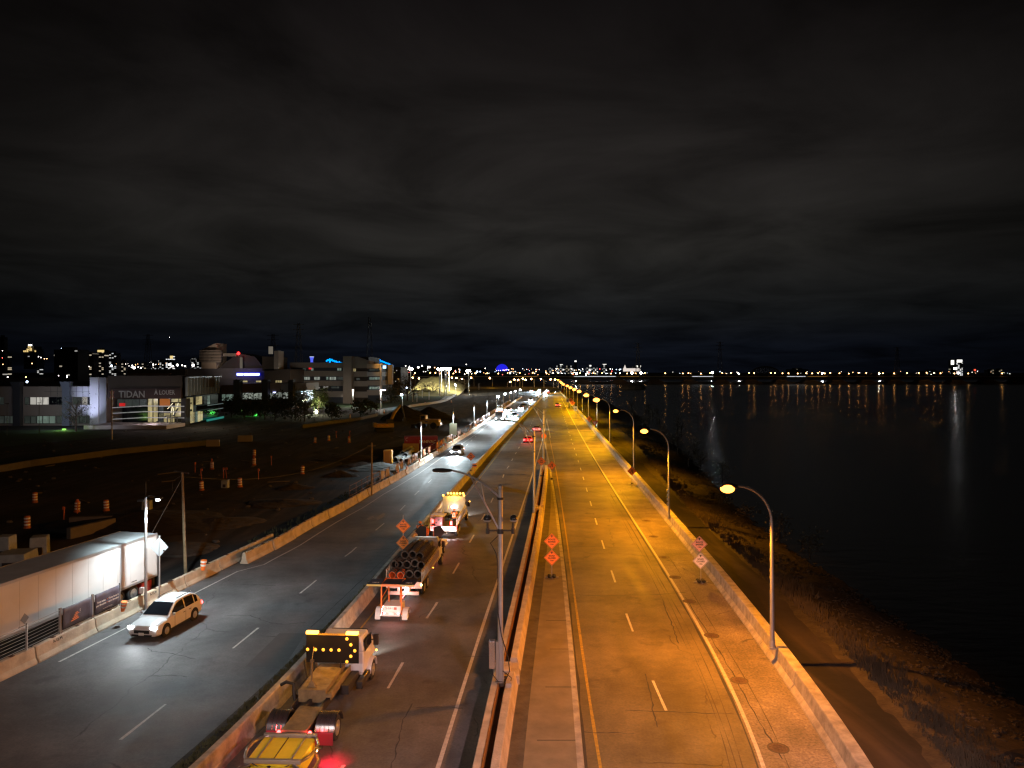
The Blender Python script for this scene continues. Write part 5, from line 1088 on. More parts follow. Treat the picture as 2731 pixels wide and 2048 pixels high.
for i in (2, 3):
    m = MB(); n = 10; vs = []; fs = []
    for r_ in range(5):
        for k in range(n + 1):
            u = .06 + .90 * k / n; p = along(i, u, 1.0 + 1.14 * r_ / 4); vs.append((p[0] + .05 + .02 * math.sin(k * 1.3 + r_), p[1], p[2]))
    for r_ in range(4):
        for k in range(n): a = r_ * (n+1) + k; fs.append((a, a+1, a+n+2, a+n+1))
    m.add(vs, fs); b_ = m.build('banner', BAN, t0, smooth=True); m.build
    so = b_.modifiers.new('thick', 'SOLIDIFY'); so.thickness = .006
    ang = rad(90) + math.atan2(-(fx[i+1][0] - fx[i][0]), fx[i+1][1] - fx[i][1])
    if i == 3:
        cl = pm('print_cream', (.75, .68, .60), .5)
        for s, u, z in (('Trois voies', .27, 1.62), ('par direction', .27, 1.44), ('Three lanes in', .72, 1.62), ('each direction', .72, 1.44)):
            p = along(i, u, z); text(s, .155, cl, b_, (p[0] + .085, p[1], z), (rad(90), 0, ang), off=.003)
        p = along(i, .5, 1.18); text('Nouveau pont · New bridge', .07, cl, b_, (p[0] + .085, p[1], 1.15), (rad(90), 0, ang))
        m = MB(); p = along(i, .49, 1.55); m.sphere((p[0] + .08, p[1], 1.62), .03, 8, 5); m.sphere((p[0] + .08, p[1], 1.44), .03, 8, 5); m.build('mark', pm('print_orange', (.75, .2, .05), .5), b_)
    else:
        m = MB(); X0 = along(i, .5, 0)[0] + .085; Y0 = along(i, .5, 0)[1]
        for (ya_, yb_, za, zb_) in ((-.62, .10, 1.28, 1.33), (-.50, .02, 1.37, 1.42), (-.38, -.05, 1.46, 1.50), (-.30, .12, 1.54, 1.58), (-.22, .02, 1.62, 1.66)): m.add([(X0, Y0 + ya_, za), (X0, Y0 + yb_, za), (X0, Y0 + yb_, zb_), (X0, Y0 + ya_, zb_)], [(0, 1, 2, 3)])
        m.build('print', pm('print_orange', (.75, .2, .05), .5), b_); m = MB()
        for k in range(5): z = 1.68 - k*.09; m.add([(X0, Y0 + .18, z), (X0, Y0 + .18 + (.42, .55, .4, .34, .36)[k], z), (X0, Y0 + .18 + (.42, .55, .4, .34, .36)[k], z + .035), (X0, Y0 + .18, z + .035)], [(0, 1, 2, 3)])
        m.build('small_print', pm('print_cream', (.75, .68, .60), .5), b_)
# long site fence with flapping tarps
FST = pm('rusty_fence', (.22, .12, .06), .7, .3, var=.2, vs=3); TARP = pm('tarp_brown', (.20, .12, .11), .75, col2=(.42, .36, .38), vs=.35, bump=.4, bs=2)
TARP2 = pm('tarp_orange', (.45, .16, .06), .75, var=.4, vs=.8, bump=.4, bs=2)
ya_ = 83.0; k = 0
while ya_ < 330:
    n_ = 5; sp = 2.4; yb_ = ya_ + n_ * sp
    t0 = thing('site_fence', 'bare start of the rusty site fence by the dark pole' if k == 0 else f'tarp-hung stretch of rusty site fence behind the concrete blocks, number {k + 1} going away', 'fence', group='site fence along the left road')
    t0['label'] = ['bare start of the rusty site fence by the thin dark pole', 'fence stretch before the big pipes, with the first hanging tarps', 'fence stretch with pale tarps beside the big pipes', 'fence stretch with orange tarps below the red container', 'fence stretch with red-brown tarps right of the red container', 'fence stretch by the pale square board on a pole', 'fence stretch just beyond the pale square board'][k] if k < 7 else 'tarp-hung fence stretch far along the left row, beyond the pale board'
    m = MB()
    for j in range(n_): y = ya_ + j * sp; m.box(LB(y) - .66, LB(y) - .61, y - .025, y + .025, .4, 2.15)
    m.build('post', FST, t0); m = MB()
    for z in ((.95, 1.55, 2.1) if k < 2 else (1.0, 2.1)): m.tube([(LB(ya_ + j*sp) - .63, ya_ + j*sp, z) for j in range(n_ + 1)], .03, 4)
    m.build('rail', FST, t0)
    if k > 0:
        for j in range(n_):
            if R.random() < (.35 if k > 2 else .3): continue
            m = MB(); vs = []; fs = []; nn = 12; w0, w1 = R.uniform(.02, .3), R.uniform(.7, .98)
            for r_ in range(4):
                for q_ in range(nn + 1):
                    y = ya_ + (j + w0 + (w1 - w0) * q_ / nn) * sp; pin = 1 - .25 * math.sin(math.pi * r_ / 3) * R.random(); vs.append((LB(y) - .56 + .07 * math.sin(q_ * 1.9 + r_ + j), y, 2.05 - 1.05 * r_ / 3 - .12 * (r_ == 0) * (q_ % 4 == 2)))
            for r_ in range(3):
                for q_ in range(nn): a = r_ * (nn+1) + q_; fs.append((a, a+1, a+nn+2, a+nn+1))
            m.add(vs, fs); b_ = m.build('tarp', TARP2 if (k in (3, 4) and j % 2) else TARP, t0, smooth=True); so = b_.modifiers.new('thick', 'SOLIDIFY'); so.thickness = .01
    ya_ = yb_ + .05; k += 1
# orange-and-white markers clipped on the blocks
MK = pm('marker_orange', (.9, .2, .03), .45); MW = pm('marker_white', (.8, .78, .75), .4)
mk0 = thing('barrier_marker', 'orange and white striped marker leaning on the block beside the banners', 'marker', group='striped markers on the concrete blocks')
m = MB(); m.lathe([(.10, 0), (.13, .2), (.17, .55), (.17, .60)], n=12); m.build('body', MK, mk0); m = MB(); m.lathe([(.150, .24), (.158, .34)], n=12); m.lathe([(.172, .44), (.176, .54)], n=12); m.build('stripe', MW, mk0)
first = True
for (x, y, s) in [c4(905, 1045) + (1.0,), c4(1495, 745) + (1.25,)] + [c3(a, b) + (.8,) for a, b in ((253,1500),(350,1457),(497,1374),(612,1310),(688,1255),(780,1200),(858,1153),(928,1115),(985,1078),(1035,1040),(1120,985),(1180,948),(1240,910))]:
    g = G(x, y, .84); o = mk0 if first else copy_tree(mk0); o.location = (g.x, g.y, .80); o.scale = (s, s, s); o.rotation_euler = (rad(R.uniform(-8, 8)), rad(12 if first else R.uniform(-8, 8)), 0)
    if not first: o['label'] = 'striped orange marker behind the last block of the near row' if s == 1.25 else 'small striped orange marker on top of the fenced concrete blocks'
    first = False
# markers along the median near the far queue
for (x, y) in [c3(*p) for p in ((1697,785),(1805,672),(1812,655),(1840,628),(1858,610))]:
    g = G(x, y, .86); o = copy_tree(mk0); o.location = g; o.scale = (1.6, 1.6, 1.6); o['label'] = 'striped orange marker on the median by the headlight queue'; o['group'] = 'striped markers on the median'
# ================================================================== WORK SITE
t0 = thing('shipping_container', 'red container lettered SANIVAC standing behind the fence', 'container', G(*c3(510, 1250)), rad(9))
g = G(*c3(510, 1250)); wc = 3.15
m = MB(); m.box(-wc, wc, 0, 2.4, .1, 2.65); m.build('body', pm('container_red', (.28, .006, .012), .5, var=.15, vs=1.5), t0, bevel=.03); m = MB()
for k in range(14): x = -wc + .3 + k * (2*wc - .6) / 13; m.box(x - .04, x + .04, -.02, 0, .25, 2.5) if k % 2 and not 5 < k < 13 else None
m.box(-wc, wc, -.04, 0, 2.58, 2.68); m.build('rib', pm('container_rib', (.24, .008, .012), .5), t0)
text('SANIVAC', .78, pm('letter_cream', (.75, .70, .62), .5), t0, (1.25, -.03, 1.65), off=.012); m = MB(); m.tube([(-2.6 + .3*math.cos(a), -.03, 2.15 + .3*math.sin(a)) for a in [rad(60 + 25*k) for k in range(10)]], .03, 5); m.build('emblem', pm('letter_cream', (.75, .70, .62), .5), t0)
PLY = pm('plywood', (.42, .30, .10), .75, var=.15, vs=.9)
t0 = thing('plywood_sheet', 'wide yellowish plywood sheet leaning in front of the red container', 'board', G(*c3(415, 1252)), 0); m = MB(); m.box(-1.5, 1.5, 0, .05, .0, 1.6, Matrix.Rotation(rad(-8), 4, 'X')); m.build('board', PLY, t0); t0.location.y -= 2.5
t0 = thing('site_cabin', 'narrow orange-yellow upright box standing by the pipes', 'cabin', G(*c3(139, 1402))); m = MB(); m.box(-.68, .68, 0, 1.3, 0, 2.25); m.build('housing', pm('cabin_ochre', (.50, .24, .03), .6, var=.12, vs=2), t0, bevel=.03); m = MB(); m.box(-.4, .4, -.03, 0, .15, 2.0); m.build('door', pm('cabin_door', (.42, .20, .03), .6), t0, bevel=.01)
PIPE = pm('pipe_grey', (.34, .36, .36), .5, var=.2, vs=1.5); PIN = pm('pipe_shade', (.01, .01, .01), .9)
for k, ((x, y), z, rr, lab) in enumerate(((c3(222, 1385), .45, .48, 'big grey pipe lying nearest on the left of the pipe stack'), (c3(300, 1345), .95, .42, 'upper pipe of the stack beside the ochre box'), (c3(335, 1360), .9, .40, 'upper right pipe of the stack'), (c3(285, 1392), .4, .42, 'lower middle pipe of the stack'), (c3(345, 1392), .4, .40, 'lower right pipe of the stack nearest the fence'))):
    g = G(x, y); t0 = thing('pipe', lab, 'pipe', (g.x, g.y, z), rad(-4 + 2*k), 'large pipes stacked by the fence'); m = MB(); n = 18; vs = []; fs = []
    for r, h in ((rr, 0), (rr, 9), (rr*.88, 9), (rr*.88, 0)):
        for q_ in range(n): a = 2*math.pi*q_/n; vs.append((r*math.cos(a), h, r*math.sin(a)))
    for i in range(3):
        for q_ in range(n): fs.append((i*n+q_, i*n+(q_+1)%n, (i+1)*n+(q_+1)%n, (i+1)*n+q_))
    for q_ in range(n): fs.append((3*n+q_, 3*n+(q_+1)%n, (q_+1)%n, q_))
    m.add(vs, fs); m.build('shell', PIPE, t0, smooth=True); m = MB(); m.lathe([(rr*.87, 1.2), (rr*.87, 1.25)], n=n, axis='y'); m.build('inner_shade', PIN, t0)  # black disc set inside stands in for the shade deep in the pipe
def heap(name, lab, x, y, r, h, mat, sx=1.0, seed=0):
    g = G(x, y); rr = random.Random(seed); m = MB(); n = 28; rings = 9; vs = [(g.x, g.y, h)]; fs = []
    for i in range(1, rings + 1):
        for k in range(n):
            t = 2*math.pi*k/n; q_ = r * i / rings * (1 + .12 * math.sin(3*t + seed) + rr.uniform(-.05, .05)); vs.append((g.x + q_*sx*math.cos(t), g.y + q_*math.sin(t), max(-.1, h * (1 - (i/rings)) ** .9 + rr.uniform(-.04, .06) * h * .6) if i < rings else -.1))
    for k in range(n): fs.append((0, 1+k, 1+(k+1)%n))
    for i in range(rings - 1):
        for k in range(n): a = 1 + i*n; fs.append((a+k, a+n+k, a+n+(k+1)%n, a+(k+1)%n))
    m.add(vs, fs); o = m.build(name, mat); return tag(o, lab, 'heap')
DARKD = pm('heap_dark', (.028, .022, .018), .95, var=.3, vs=1, bump=1, bs=3); PALE = pm('heap_pale', (.22, .23, .22), .95, var=.3, vs=1, bump=1, bs=4)
heap('dirt_pile', 'dark pointed dirt pile between excavator and loader', *c3(325, 912), 6.5, 4.6, DARKD, 1.3, 1); heap('dirt_pile', 'second dark dirt pile behind the yellow loader', *c3(600, 905), 6, 4.0, DARKD, 1.4, 2)
heap('gravel_pile', 'pale gravel pile near the start of the fence', *c3(60, 1455), 3.6, 1.1, PALE, 1.4, 3); heap('dirt_pile', 'low dark mound behind the wooden pole', *c4(1060, 400), 6, 1.2, DARKD, 1.5, 4)
for k in range(11):
    y_ = 62 + 11 * k; x_ = LB(y_) - R.uniform(5, 13); heap('dirt_pile', 'low dug-out earth heap beside the long tan block row, ' + ['nearest the wooden pole', 'second from the wooden pole', 'third from the wooden pole', 'fourth from the wooden pole', 'fifth from the wooden pole', 'sixth from the wooden pole', 'just before the thin dark pole', 'behind the first fence stretch', 'behind the hanging tarps', 'near the pipe stack', 'past the pipe stack'][k], CX + x_ / y_ * F, HY + HC * F / y_, R.uniform(1.6, 3.2), R.uniform(.4, 1.0), pm('heap_brown', (.06, .05, .042), .95, var=.4, vs=1, bump=1, bs=3), 1.5, 30 + k)
# excavator and loader
YP = pm('plant_yellow', (.50, .30, .02), .5, var=.2, vs=1.5); TRK = pm('track_black', (.02, .02, .02), .8)
g = G(*c2(1930, 1000)); t0 = thing('excavator', 'yellow excavator with raised boom beside the dirt piles', 'excavator', (g.x, g.y, 0), .3)
m = MB(); m.box(-2.0, 2.4, -1.3, 1.3, 1.1, 2.1); m.box(-2.6, -1.8, -1.2, 1.2, 1.2, 2.3); m.build('body', YP, t0, bevel=.08); m = MB(); m.box(.6, 2.2, -1.3, -.2, 2.1, 3.1); m.build('cab', DRKM, t0, bevel=.05)
m = MB(); [m.box(-2.2, 2.2, s*1.4 - .3, s*1.4 + .3, .0, .9) for s in (-1, 1)]; m.build('track', TRK, t0, bevel=.2)
m = MB(); m.tube([(1.5, .2, 2.0), (2.6, .3, 4.6), (4.3, .5, 6.6)], [.38, .42, .28], 6); m.build('boom', YP, t0); m = MB(); m.tube([(4.3, .5, 6.7), (5.0, .6, 4.6), (5.3, .6, 3.4)], [.28, .24, .18], 6); m.build('arm', DRKM, t0); m = MB(); m.frus((4.9, 5.9, .1, 1.1), (5.0, 5.6, .2, 1.0), 2.5, 3.4); m.build('bucket', DRKM, t0)
m = MB(); [m.box(-1.8 + k*1.1, -1.2 + k*1.1, -1.33, -1.3, 1.5, 1.62) for k in range(3)]; m.build('reflector', MK, t0)
g = G(*c3(590, 1010)); t0 = thing('wheel_loader', 'yellow wheel loader parked in front of the dirt piles', 'loader', (g.x, g.y, 0), -.25)
m = MB(); m.box(-.6, 3.2, -.9, .9, 1.3, 2.6); m.box(2.4, 3.6, -.8, .8, .9, 1.9); m.build('body', YP, t0, bevel=.12); m = MB(); m.box(-2.0, -.5, -.9, .9, 1.4, 3.6); m.build('cab', YP, t0, bevel=.06); m = MB(); m.box(-1.85, -.65, -.93, -.9, 2.2, 3.4); m.build('window', GLS, t0)
for x in (-1.9, 1.9):
    for s in (-1, 1): m = MB(); m.lathe([(.4, s*.95), (.85, s*.95), (.9, s*1.1), (.85, s*1.45), (.4, s*1.45)], (0, 0, 0), 16, 'x', Matrix.Translation((x, 0, .9)) @ Matrix.Rotation(rad(90), 4, 'Z')); m.build('wheel', RUB, t0)
m = MB(); m.frus((-4.4, -3.2, -1.4, 1.4), (-4.2, -3.4, -1.4, 1.4), .2, 1.3); m.tube([(-1.6, 0, 1.5), (-3.4, 0, .9)], .2, 6); m.build('bucket', DRKM, t0)
m = MB(); m.sphere((3.7, -.5, 1.6), .12, 8, 5); m.build('work_lamp', em('dim_lamp', (1, .95, .8), 3), t0)
# upright site drums
SDR = pm('site_drum_orange', (.45, .12, .02), .5); d0 = thing('construction_drum', '', 'traffic drum', group='upright orange drums on the dark work site')
m = MB(); m.lathe([(.36, 0), (.36, .1), (.29, .11), (.27, 1.05), (.20, 1.1)], n=12); m.build('body', SDR, d0); m = MB(); [m.lathe([(.295, z), (.29, z + .12)], n=12) for z in (.28, .55, .82)]; m.build('band', MW, d0)
dp = [c4(258, 250), c4(785, 310), c4(1488, 160), c4(1770, 135), c2(140, 1548), c2(518, 1538), c2(1130, 1415), c2(1253, 1108), c2(655, 1240), c2(655, 1330), c2(1597, 868), c2(1590, 1108), c2(1390, 1090), c3(100, 835), c3(367, 843), c3(555, 745), c3(845, 722), c4(568, 320), c4(200, 440), c2(240, 1370)]
dl = ['leftmost orange drum on the dark site', 'orange drum above the parked trailer', 'orange drum left of the pale square block near the wooden pole', 'orange drum right of the pale square block']
first = True
for k, (x, y) in enumerate(dp):
    if k in (4, 5): continue
    g = G(x, y); o = d0 if first else copy_tree(d0); first = False; o.location = (g.x, g.y, 0); s = .95; o.scale = (s, s, s * 1.15); o.rotation_euler = (R.uniform(-.05, .05), R.uniform(-.05, .05), R.uniform(0, 6)); o['label'] = dl[k] if k < 4 else 'striped orange drum standing on the unlit part of the work site'
# pale blocks and slabs behind the trailer
BLKM = pm('pale_block', (.30, .33, .33), .8, var=.2, vs=1.5)
for (x, y, w_, h_, rz, lab) in ((*c4(293, 640), 1.3, 1.6, .4, 'pale concrete cube above the trailer roof'), (*c4(120, 725), 2.3, 1.2, .15, 'white wrapped stack at the left edge above the trailer'), (*c4(1663, 140), .9, 1.0, 0, 'pale square block between two orange drums'), (*c4(1085, 300), .9, 1.0, .1, 'small pale block behind the bright light pole'), (*c4(40, 700), 1.2, 2.2, .1, 'dim brown crate at the far left edge')):
    g = G(x, y); t0 = thing('block', lab, 'block', (g.x, g.y, 0), rz); m = MB(); m.frus((-w_/2, w_/2, -w_/2, w_/2), (-w_/2*.92, w_/2*.92, -w_/2*.92, w_/2*.92), 0, h_); m.build('body', BLKM, t0, bevel=.06); m = MB(); m.box(-w_*.2, w_*.2, -w_/2 - .02, -w_/2 + .2, .1, h_*.5); m.build('recess', DRKM, t0)
SLAB = pm('slab_tan', (.13, .11, .085), .85, var=.15, vs=1)
for (a, b, zt, lab) in ((c4(515, 425), c4(830, 415), .9, 'long tan concrete slab standing behind the trailer'), (c4(505, 520), c4(840, 440), 1.0, 'second tan slab angled just behind the trailer roof')):
    p, q = G(*a), G(*b); m = MB(); d = (q - p).normalized(); n = Vector((-d.y, d.x, 0)) * .25
    vs = [p - n, q - n, q + n, p + n]; m.loft([[(v.x, v.y, 0) for v in vs], [(v.x, v.y, zt) for v in vs]]); tag(m.build('concrete_slab', SLAB, bevel=.04), lab, 'slab')
# low walls winding round the site
def low_wall(lab, pts, h=.85, w_=.5, mat=SLAB, name='low_wall'):
    g = [G(x, y) for x, y in pts]; m = MB(); secs = []
    for i, p in enumerate(g):
        d = (g[min(i+1, len(g)-1)] - g[max(i-1, 0)]).normalized(); n = Vector((-d.y, d.x, 0)) * w_ / 2
        secs.append([(p.x - n.x, p.y - n.y, -.05), (p.x - n.x*.6, p.y - n.y*.6, h), (p.x + n.x*.6, p.y + n.y*.6, h), (p.x + n.x, p.y + n.y, -.05)])
    m.loft(secs); return tag(m.build(name, mat), lab, 'wall')
low_wall('long low tan wall curving across the dark ground before the lettered office building', [c1(-40, 1200), c1(60, 1185), c1(250, 1150), c1(500, 1115), c1(750, 1080), c1(1000, 1045), c1(1250, 1020), c1(1500, 995), c1(1740, 970)], 1.0)
low_wall('short pale wall block at the end of the long tan wall', [c1(1740, 980), c1(1850, 978)], 1.3, .8, pm('wall_pale', (.33, .28, .22), .8)); low_wall('second pale block right of the long tan wall', [c1(2005, 940), c1(2125, 938)], 1.3, .8, pm('wall_pale', (.33, .28, .22), .8))
low_wall('low wall sweeping from the shrubs to the side street', [c2(1130, 965), c2(1200, 955), c2(1400, 925), c2(1600, 900), c2(1700, 885), c2(1760, 870), c2(1850, 850), c2(1870, 838)], .9)
low_wall('pale blocks lining the bend of the side street', [c3(325, 825), c3(345, 800), c3(385, 772), c3(470, 758), c3(600, 742), c3(720, 722), c3(790, 702), c3(850, 668), c3(900, 640), c3(980, 612)], 1.0, .6, pm('wall_bright', (.45, .42, .38), .7))
# side street and lawns
m = MB(); up = [(0,805),(200,765),(400,748),(600,722),(720,692),(790,642),(860,620),(900,612)]; lo = [(0,860),(150,848),(300,815),(380,775),(600,745),(770,708),(860,655),(930,625)]
vs = []; fs = []
for i, (a, b) in enumerate(zip(up, lo)):
    pa, pb = G(*c3(*a)), G(*c3(*b)); vs += [(pa.x, pa.y, -.01), (pb.x, pb.y, -.01)]
    if i: fs.append((2*i-2, 2*i-1, 2*i+1, 2*i))
m.add(vs, fs); struct('side_street', m, pm('side_street_asphalt', (.16, .18, .18), .7, var=.15, vs=.4))
m = MB(); vs = [(*G(*c3(*p))[:2], -.015) for p in ((-700, 800), (0, 800), (200, 760), (400, 742), (600, 716), (720, 688), (780, 640), (400, 640), (0, 650), (-700, 690))]; m.add(vs, [tuple(range(len(vs)))]); struct('lawn', m, pm('lawn_green', (.03, .07, .025), .95, var=.4, vs=.2))
m = MB(); vs = [(*G(*c1(*p))[:2], -.012) for p in ((-60, 1000), (-60, 850), (300, 842), (930, 850), (930, 900), (600, 930), (250, 960))]; m.add(vs, [tuple(range(len(vs)))]); struct('lawn', m, pm('lawn_green', (.03, .07, .025), .95, var=.4, vs=.2))
# ================================================================== BUILDINGS
DARKW = pm('wall_dark_brown', (.06, .045, .035), .85, var=.1, vs=.2); GREYW = pm('wall_grey_panel', (.42, .42, .46), .75, var=.06, vs=.3); BRICK = pm('wall_red_brown', (.16, .085, .06), .85, var=.12, vs=.3)
PIL = pm('pilaster_dark', (.05, .055, .07), .8); PIL2 = pm('pilaster_blue', (.22, .26, .36), .7); CONB = pm('facade_concrete', (.34, .29, .25), .85, var=.08, vs=.15)
def wmat(name, col, st, sc=(1.2, .5)):
    if name in _mats: return _mats[name]
    m = bpy.data.materials.new(name); m.use_nodes = True; t = m.node_tree; b = t.nodes['Principled BSDF']; b.inputs['Base Color'].default_value = (.01, .01, .01, 1); b.inputs['Roughness'].default_value = .2
    g = t.nodes.new('ShaderNodeTexCoord'); mp = t.nodes.new('ShaderNodeMapping'); mp.inputs['Scale'].default_value = (sc[0], .01, sc[1]); t.links.new(g.outputs['Object'], mp.inputs[0])
    n = t.nodes.new('ShaderNodeTexVoronoi'); n.inputs['Scale'].default_value = .9; n.distance = 'CHEBYCHEV'; t.links.new(mp.outputs[0], n.inputs['Vector'])
    r = t.nodes.new('ShaderNodeValToRGB'); r.color_ramp.elements[0].color = (*[c * .35 for c in col], 1); r.color_ramp.elements[1].color = (*col, 1); t.links.new(n.outputs['Color'], r.inputs[0])
    t.links.new(r.outputs[0], b.inputs['Emission Color']); b.inputs['Emission Strength'].default_value = st; _mats[name] = m; return m
W_Y = wmat('window_yellow', (1.0, .82, .38), .50); W_C = wmat('window_cool', (.72, .80, .68), .42); W_D = wmat('window_dim', (.35, .42, .36), .10); W_W = wmat('window_white', (1, .95, .85), .62); W_K = pm('window_dark', (.012, .013, .018), .15); W_G = wmat('window_green', (.55, .75, .62), .28)
FRM = pm('window_frame', (.05, .05, .05), .6)
def R4(f, x0, y0, x1, y1, Y): a = P(*f(x0, y0), Y); b = P(*f(x1, y1), Y); return a.x, b.x, b.z, a.z
def fbox(parent, name, f, x0, y0, x1, y1, Y, mat, depth=10.0, dy=0.0, bevel=0, Mr=None):
    xa, xb, za, zb_ = R4(f, x0, y0, x1, y1, Y); m = MB(); m.box(xa, xb, Y + dy, Y + dy + depth, max(za, -.5), zb_, Mr); return m.build(name, mat, parent, bevel=bevel)
def win(parent, f, x0, y0, x1, y1, Y, mat, n=1, dy=-.06, Mr=None):
    xa, xb, za, zb_ = R4(f, x0, y0, x1, y1, Y)
    for k in range(n):
        a, b = xa + (xb - xa) * k / n, xa + (xb - xa) * (k + 1) / n; e_ = .07
        m = MB(); m.box(a, b, Y + dy - .05, Y + dy, za, za + e_, Mr); m.box(a, b, Y + dy - .05, Y + dy, zb_ - e_, zb_, Mr); m.box(a, a + e_, Y + dy - .05, Y + dy, za + e_, zb_ - e_, Mr); m.box(b - e_, b, Y + dy - .05, Y + dy, za + e_, zb_ - e_, Mr); w_ = m.build('window', FRM, parent)
        m = MB(); m.box(a + e_, b - e_, Y + dy, Y + dy + .03, za + e_, zb_ - e_, Mr); m.build('pane', mat, w_)
# --- lettered office building
YB = 205.0
t0 = thing('office_building', 'low grey office building lettered TIDAN with a brightly lit glass entrance', 'building')
fbox(t0, 'wall', c1, -60, 478, 800, 850, YB, CONB, 30)
for (a, b, m_) in ((-60, 125, CONB), (202, 545, CONB), (600, 800, GREYW)):
    fbox(t0, 'parapet_band', c1, a, 476, b, 562, YB, m_, .5, -.35); fbox(t0, 'spandrel', c1, a, 632, b, 720, YB, m_, .5, -.35)
m = MB(); xa, xb, za, zb_ = R4(c1, 600, 478, 800, 562, YB)
for k in range(1, 4): m.box(xa + (xb-xa)*k/4 - .04, xa + (xb-xa)*k/4 + .04, YB - .372, YB - .355, za, zb_)
m.box(xa, xb, YB - .372, YB - .355, (za+zb_)/2 - .04, (za+zb_)/2 + .04); xa, xb, za, zb_ = R4(c1, 380, 478, 545, 562, YB)
for k in range(1, 3): m.box(xa + (xb-xa)*k/3 - .04, xa + (xb-xa)*k/3 + .04, YB - .372, YB - .355, za, zb_)
m.box(xa, xb, YB - .372, YB - .355, (za+zb_)/2 - .04, (za+zb_)/2 + .04); m.build('panel_joint', PIL, t0)
for (a, b, c, d, m_) in ((120, 205, 135, 195, PIL), (535, 615, 548, 608, PIL2)):
    xa, xb, za, zb_ = R4(c1, a, 436, b, 850, YB); xc, xd, _, _ = R4(c1, c, 436, d, 850, YB); zm = P(*c1(0, 500), YB).z
    m = MB(); m.frus((xc, xd, YB - 1.4, YB), (xc, xd, YB - 1.4, YB), za, zm); m.frus((xc, xd, YB - 1.4, YB), (xa, xb, YB - 1.8, YB), zm, zb_); m.build('pilaster', m_, t0)
for (a, b, mt, n) in ((-60, 35, W_D, 2), (210, 250, W_D, 1), (255, 415, W_W, 3), (415, 545, W_K, 2), (615, 690, W_D, 1), (692, 740, W_W, 1), (742, 798, W_K, 1)): win(t0, c1, a, 565, b, 630, YB, mt, n)
for (a, b, mt, n) in ((-60, 135, W_D, 4), (205, 310, W_D, 2), (312, 360, W_G, 1), (362, 470, W_G, 2), (475, 545, W_D, 1), (615, 730, W_D, 2), (735, 798, W_D, 1)): win(t0, c1, a, 724, b, 788, YB, mt, n)
fbox(t0, 'tower_slab', c1, 800, 398, 872, 842, YB, GREYW, 20, -2.5); fbox(t0, 'tower_slab', c1, 873, 400, 932, 850, YB, pm('wall_grey_dim', (.22, .22, .25), .8), 20, -2.2)
fbox(t0, 'fascia', c1, 932, 385, 1555, 492, YB, DARKW, 22, -1.5); fbox(t0, 'sign_band', c1, 940, 492, 1552, 576, YB, pm('sign_band_brown', (.045, .022, .018), .7), 2, -2.0)
LTG = pm('letter_grey', (.34, .33, .31), .6); xa, xb, za, zb_ = R4(c1, 1015, 515, 1272, 570, YB); text('TIDAN', (zb_ - za) * 1.42, LTG, t0, ((xa+xb)/2, YB - 2.05, (za+zb_)/2), off=.05, sx=.93)
xa, xb, za, zb_ = R4(c1, 1330, 508, 1502, 545, YB); text('À LOUER', (zb_ - za) * 1.42, LTG, t0, ((xa+xb)/2, YB - 2.05, (za+zb_)/2), off=.03, sx=.80); text('514 000', .6, LTG, t0, ((xa+xb)/2 + 1, YB - 2.05, za - .7)) if False else None
m = MB(); xa, xb, za, zb_ = R4(c1, 955, 515, 1000, 572, YB); m.poly([(xa, zb_), (xb, zb_), ((xa+xb)/2 + .3, (za+zb_)/2), (xb, za), (xa, za), ((xa+xb)/2 - .3, (za+zb_)/2)], .04, 'y', YB - 2.06); m.build('emblem', pm('emblem_red', (.25, .08, .05), .6), t0)
# glazed entrance: lit wall behind glass, galleries, stairs
fbox(t0, 'lobby_wall', c1, 950, 580, 1555, 805, YB, W_K, .3, 5)
for (a, y0, b, y1, mt, n) in ((955, 585, 1210, 648, W_D, 4), (1215, 580, 1258, 805, W_Y, 1), (1262, 580, 1303, 805, W_Y, 1), (1415, 580, 1478, 612, W_Y, 1), (1480, 580, 1538, 612, W_Y, 1), (1308, 645, 1350, 800, W_D, 1), (1350, 700, 1408, 800, W_Y, 1), (1410, 650, 1445, 800, W_Y, 1), (1447, 620, 1500, 735, W_Y, 1), (1502, 650, 1540, 800, W_Y, 1), (1310, 705, 1350, 745, W_Y, 1)): win(t0, c1, a, y0, b, y1, YB, mt, n, 2.0)
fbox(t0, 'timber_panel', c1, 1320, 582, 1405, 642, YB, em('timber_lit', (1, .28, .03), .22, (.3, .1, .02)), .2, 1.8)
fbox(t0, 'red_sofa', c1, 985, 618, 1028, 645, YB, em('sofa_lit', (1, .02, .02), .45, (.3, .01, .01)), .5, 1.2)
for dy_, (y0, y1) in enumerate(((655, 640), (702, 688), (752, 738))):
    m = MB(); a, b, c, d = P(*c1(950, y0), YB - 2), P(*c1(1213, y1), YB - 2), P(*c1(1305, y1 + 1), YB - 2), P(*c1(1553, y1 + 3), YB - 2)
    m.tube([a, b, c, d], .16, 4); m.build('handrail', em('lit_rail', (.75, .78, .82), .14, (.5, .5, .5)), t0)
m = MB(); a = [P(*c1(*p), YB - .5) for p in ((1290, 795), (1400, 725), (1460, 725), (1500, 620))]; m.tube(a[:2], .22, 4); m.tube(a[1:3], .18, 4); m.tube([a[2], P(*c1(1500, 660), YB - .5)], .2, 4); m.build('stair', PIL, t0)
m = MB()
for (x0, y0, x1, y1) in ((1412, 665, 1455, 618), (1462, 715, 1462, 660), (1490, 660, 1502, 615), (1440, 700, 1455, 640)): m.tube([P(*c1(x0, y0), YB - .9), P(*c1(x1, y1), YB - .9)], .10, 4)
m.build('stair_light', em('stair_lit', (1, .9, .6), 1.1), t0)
m = MB()
for x in (1405, 1445, 1488): xa, xb, za, zb_ = R4(c1, x, 735, x + 7, 822, YB - 3); m.box(xa, xb, YB - 3, YB - 2.8, za, zb_)
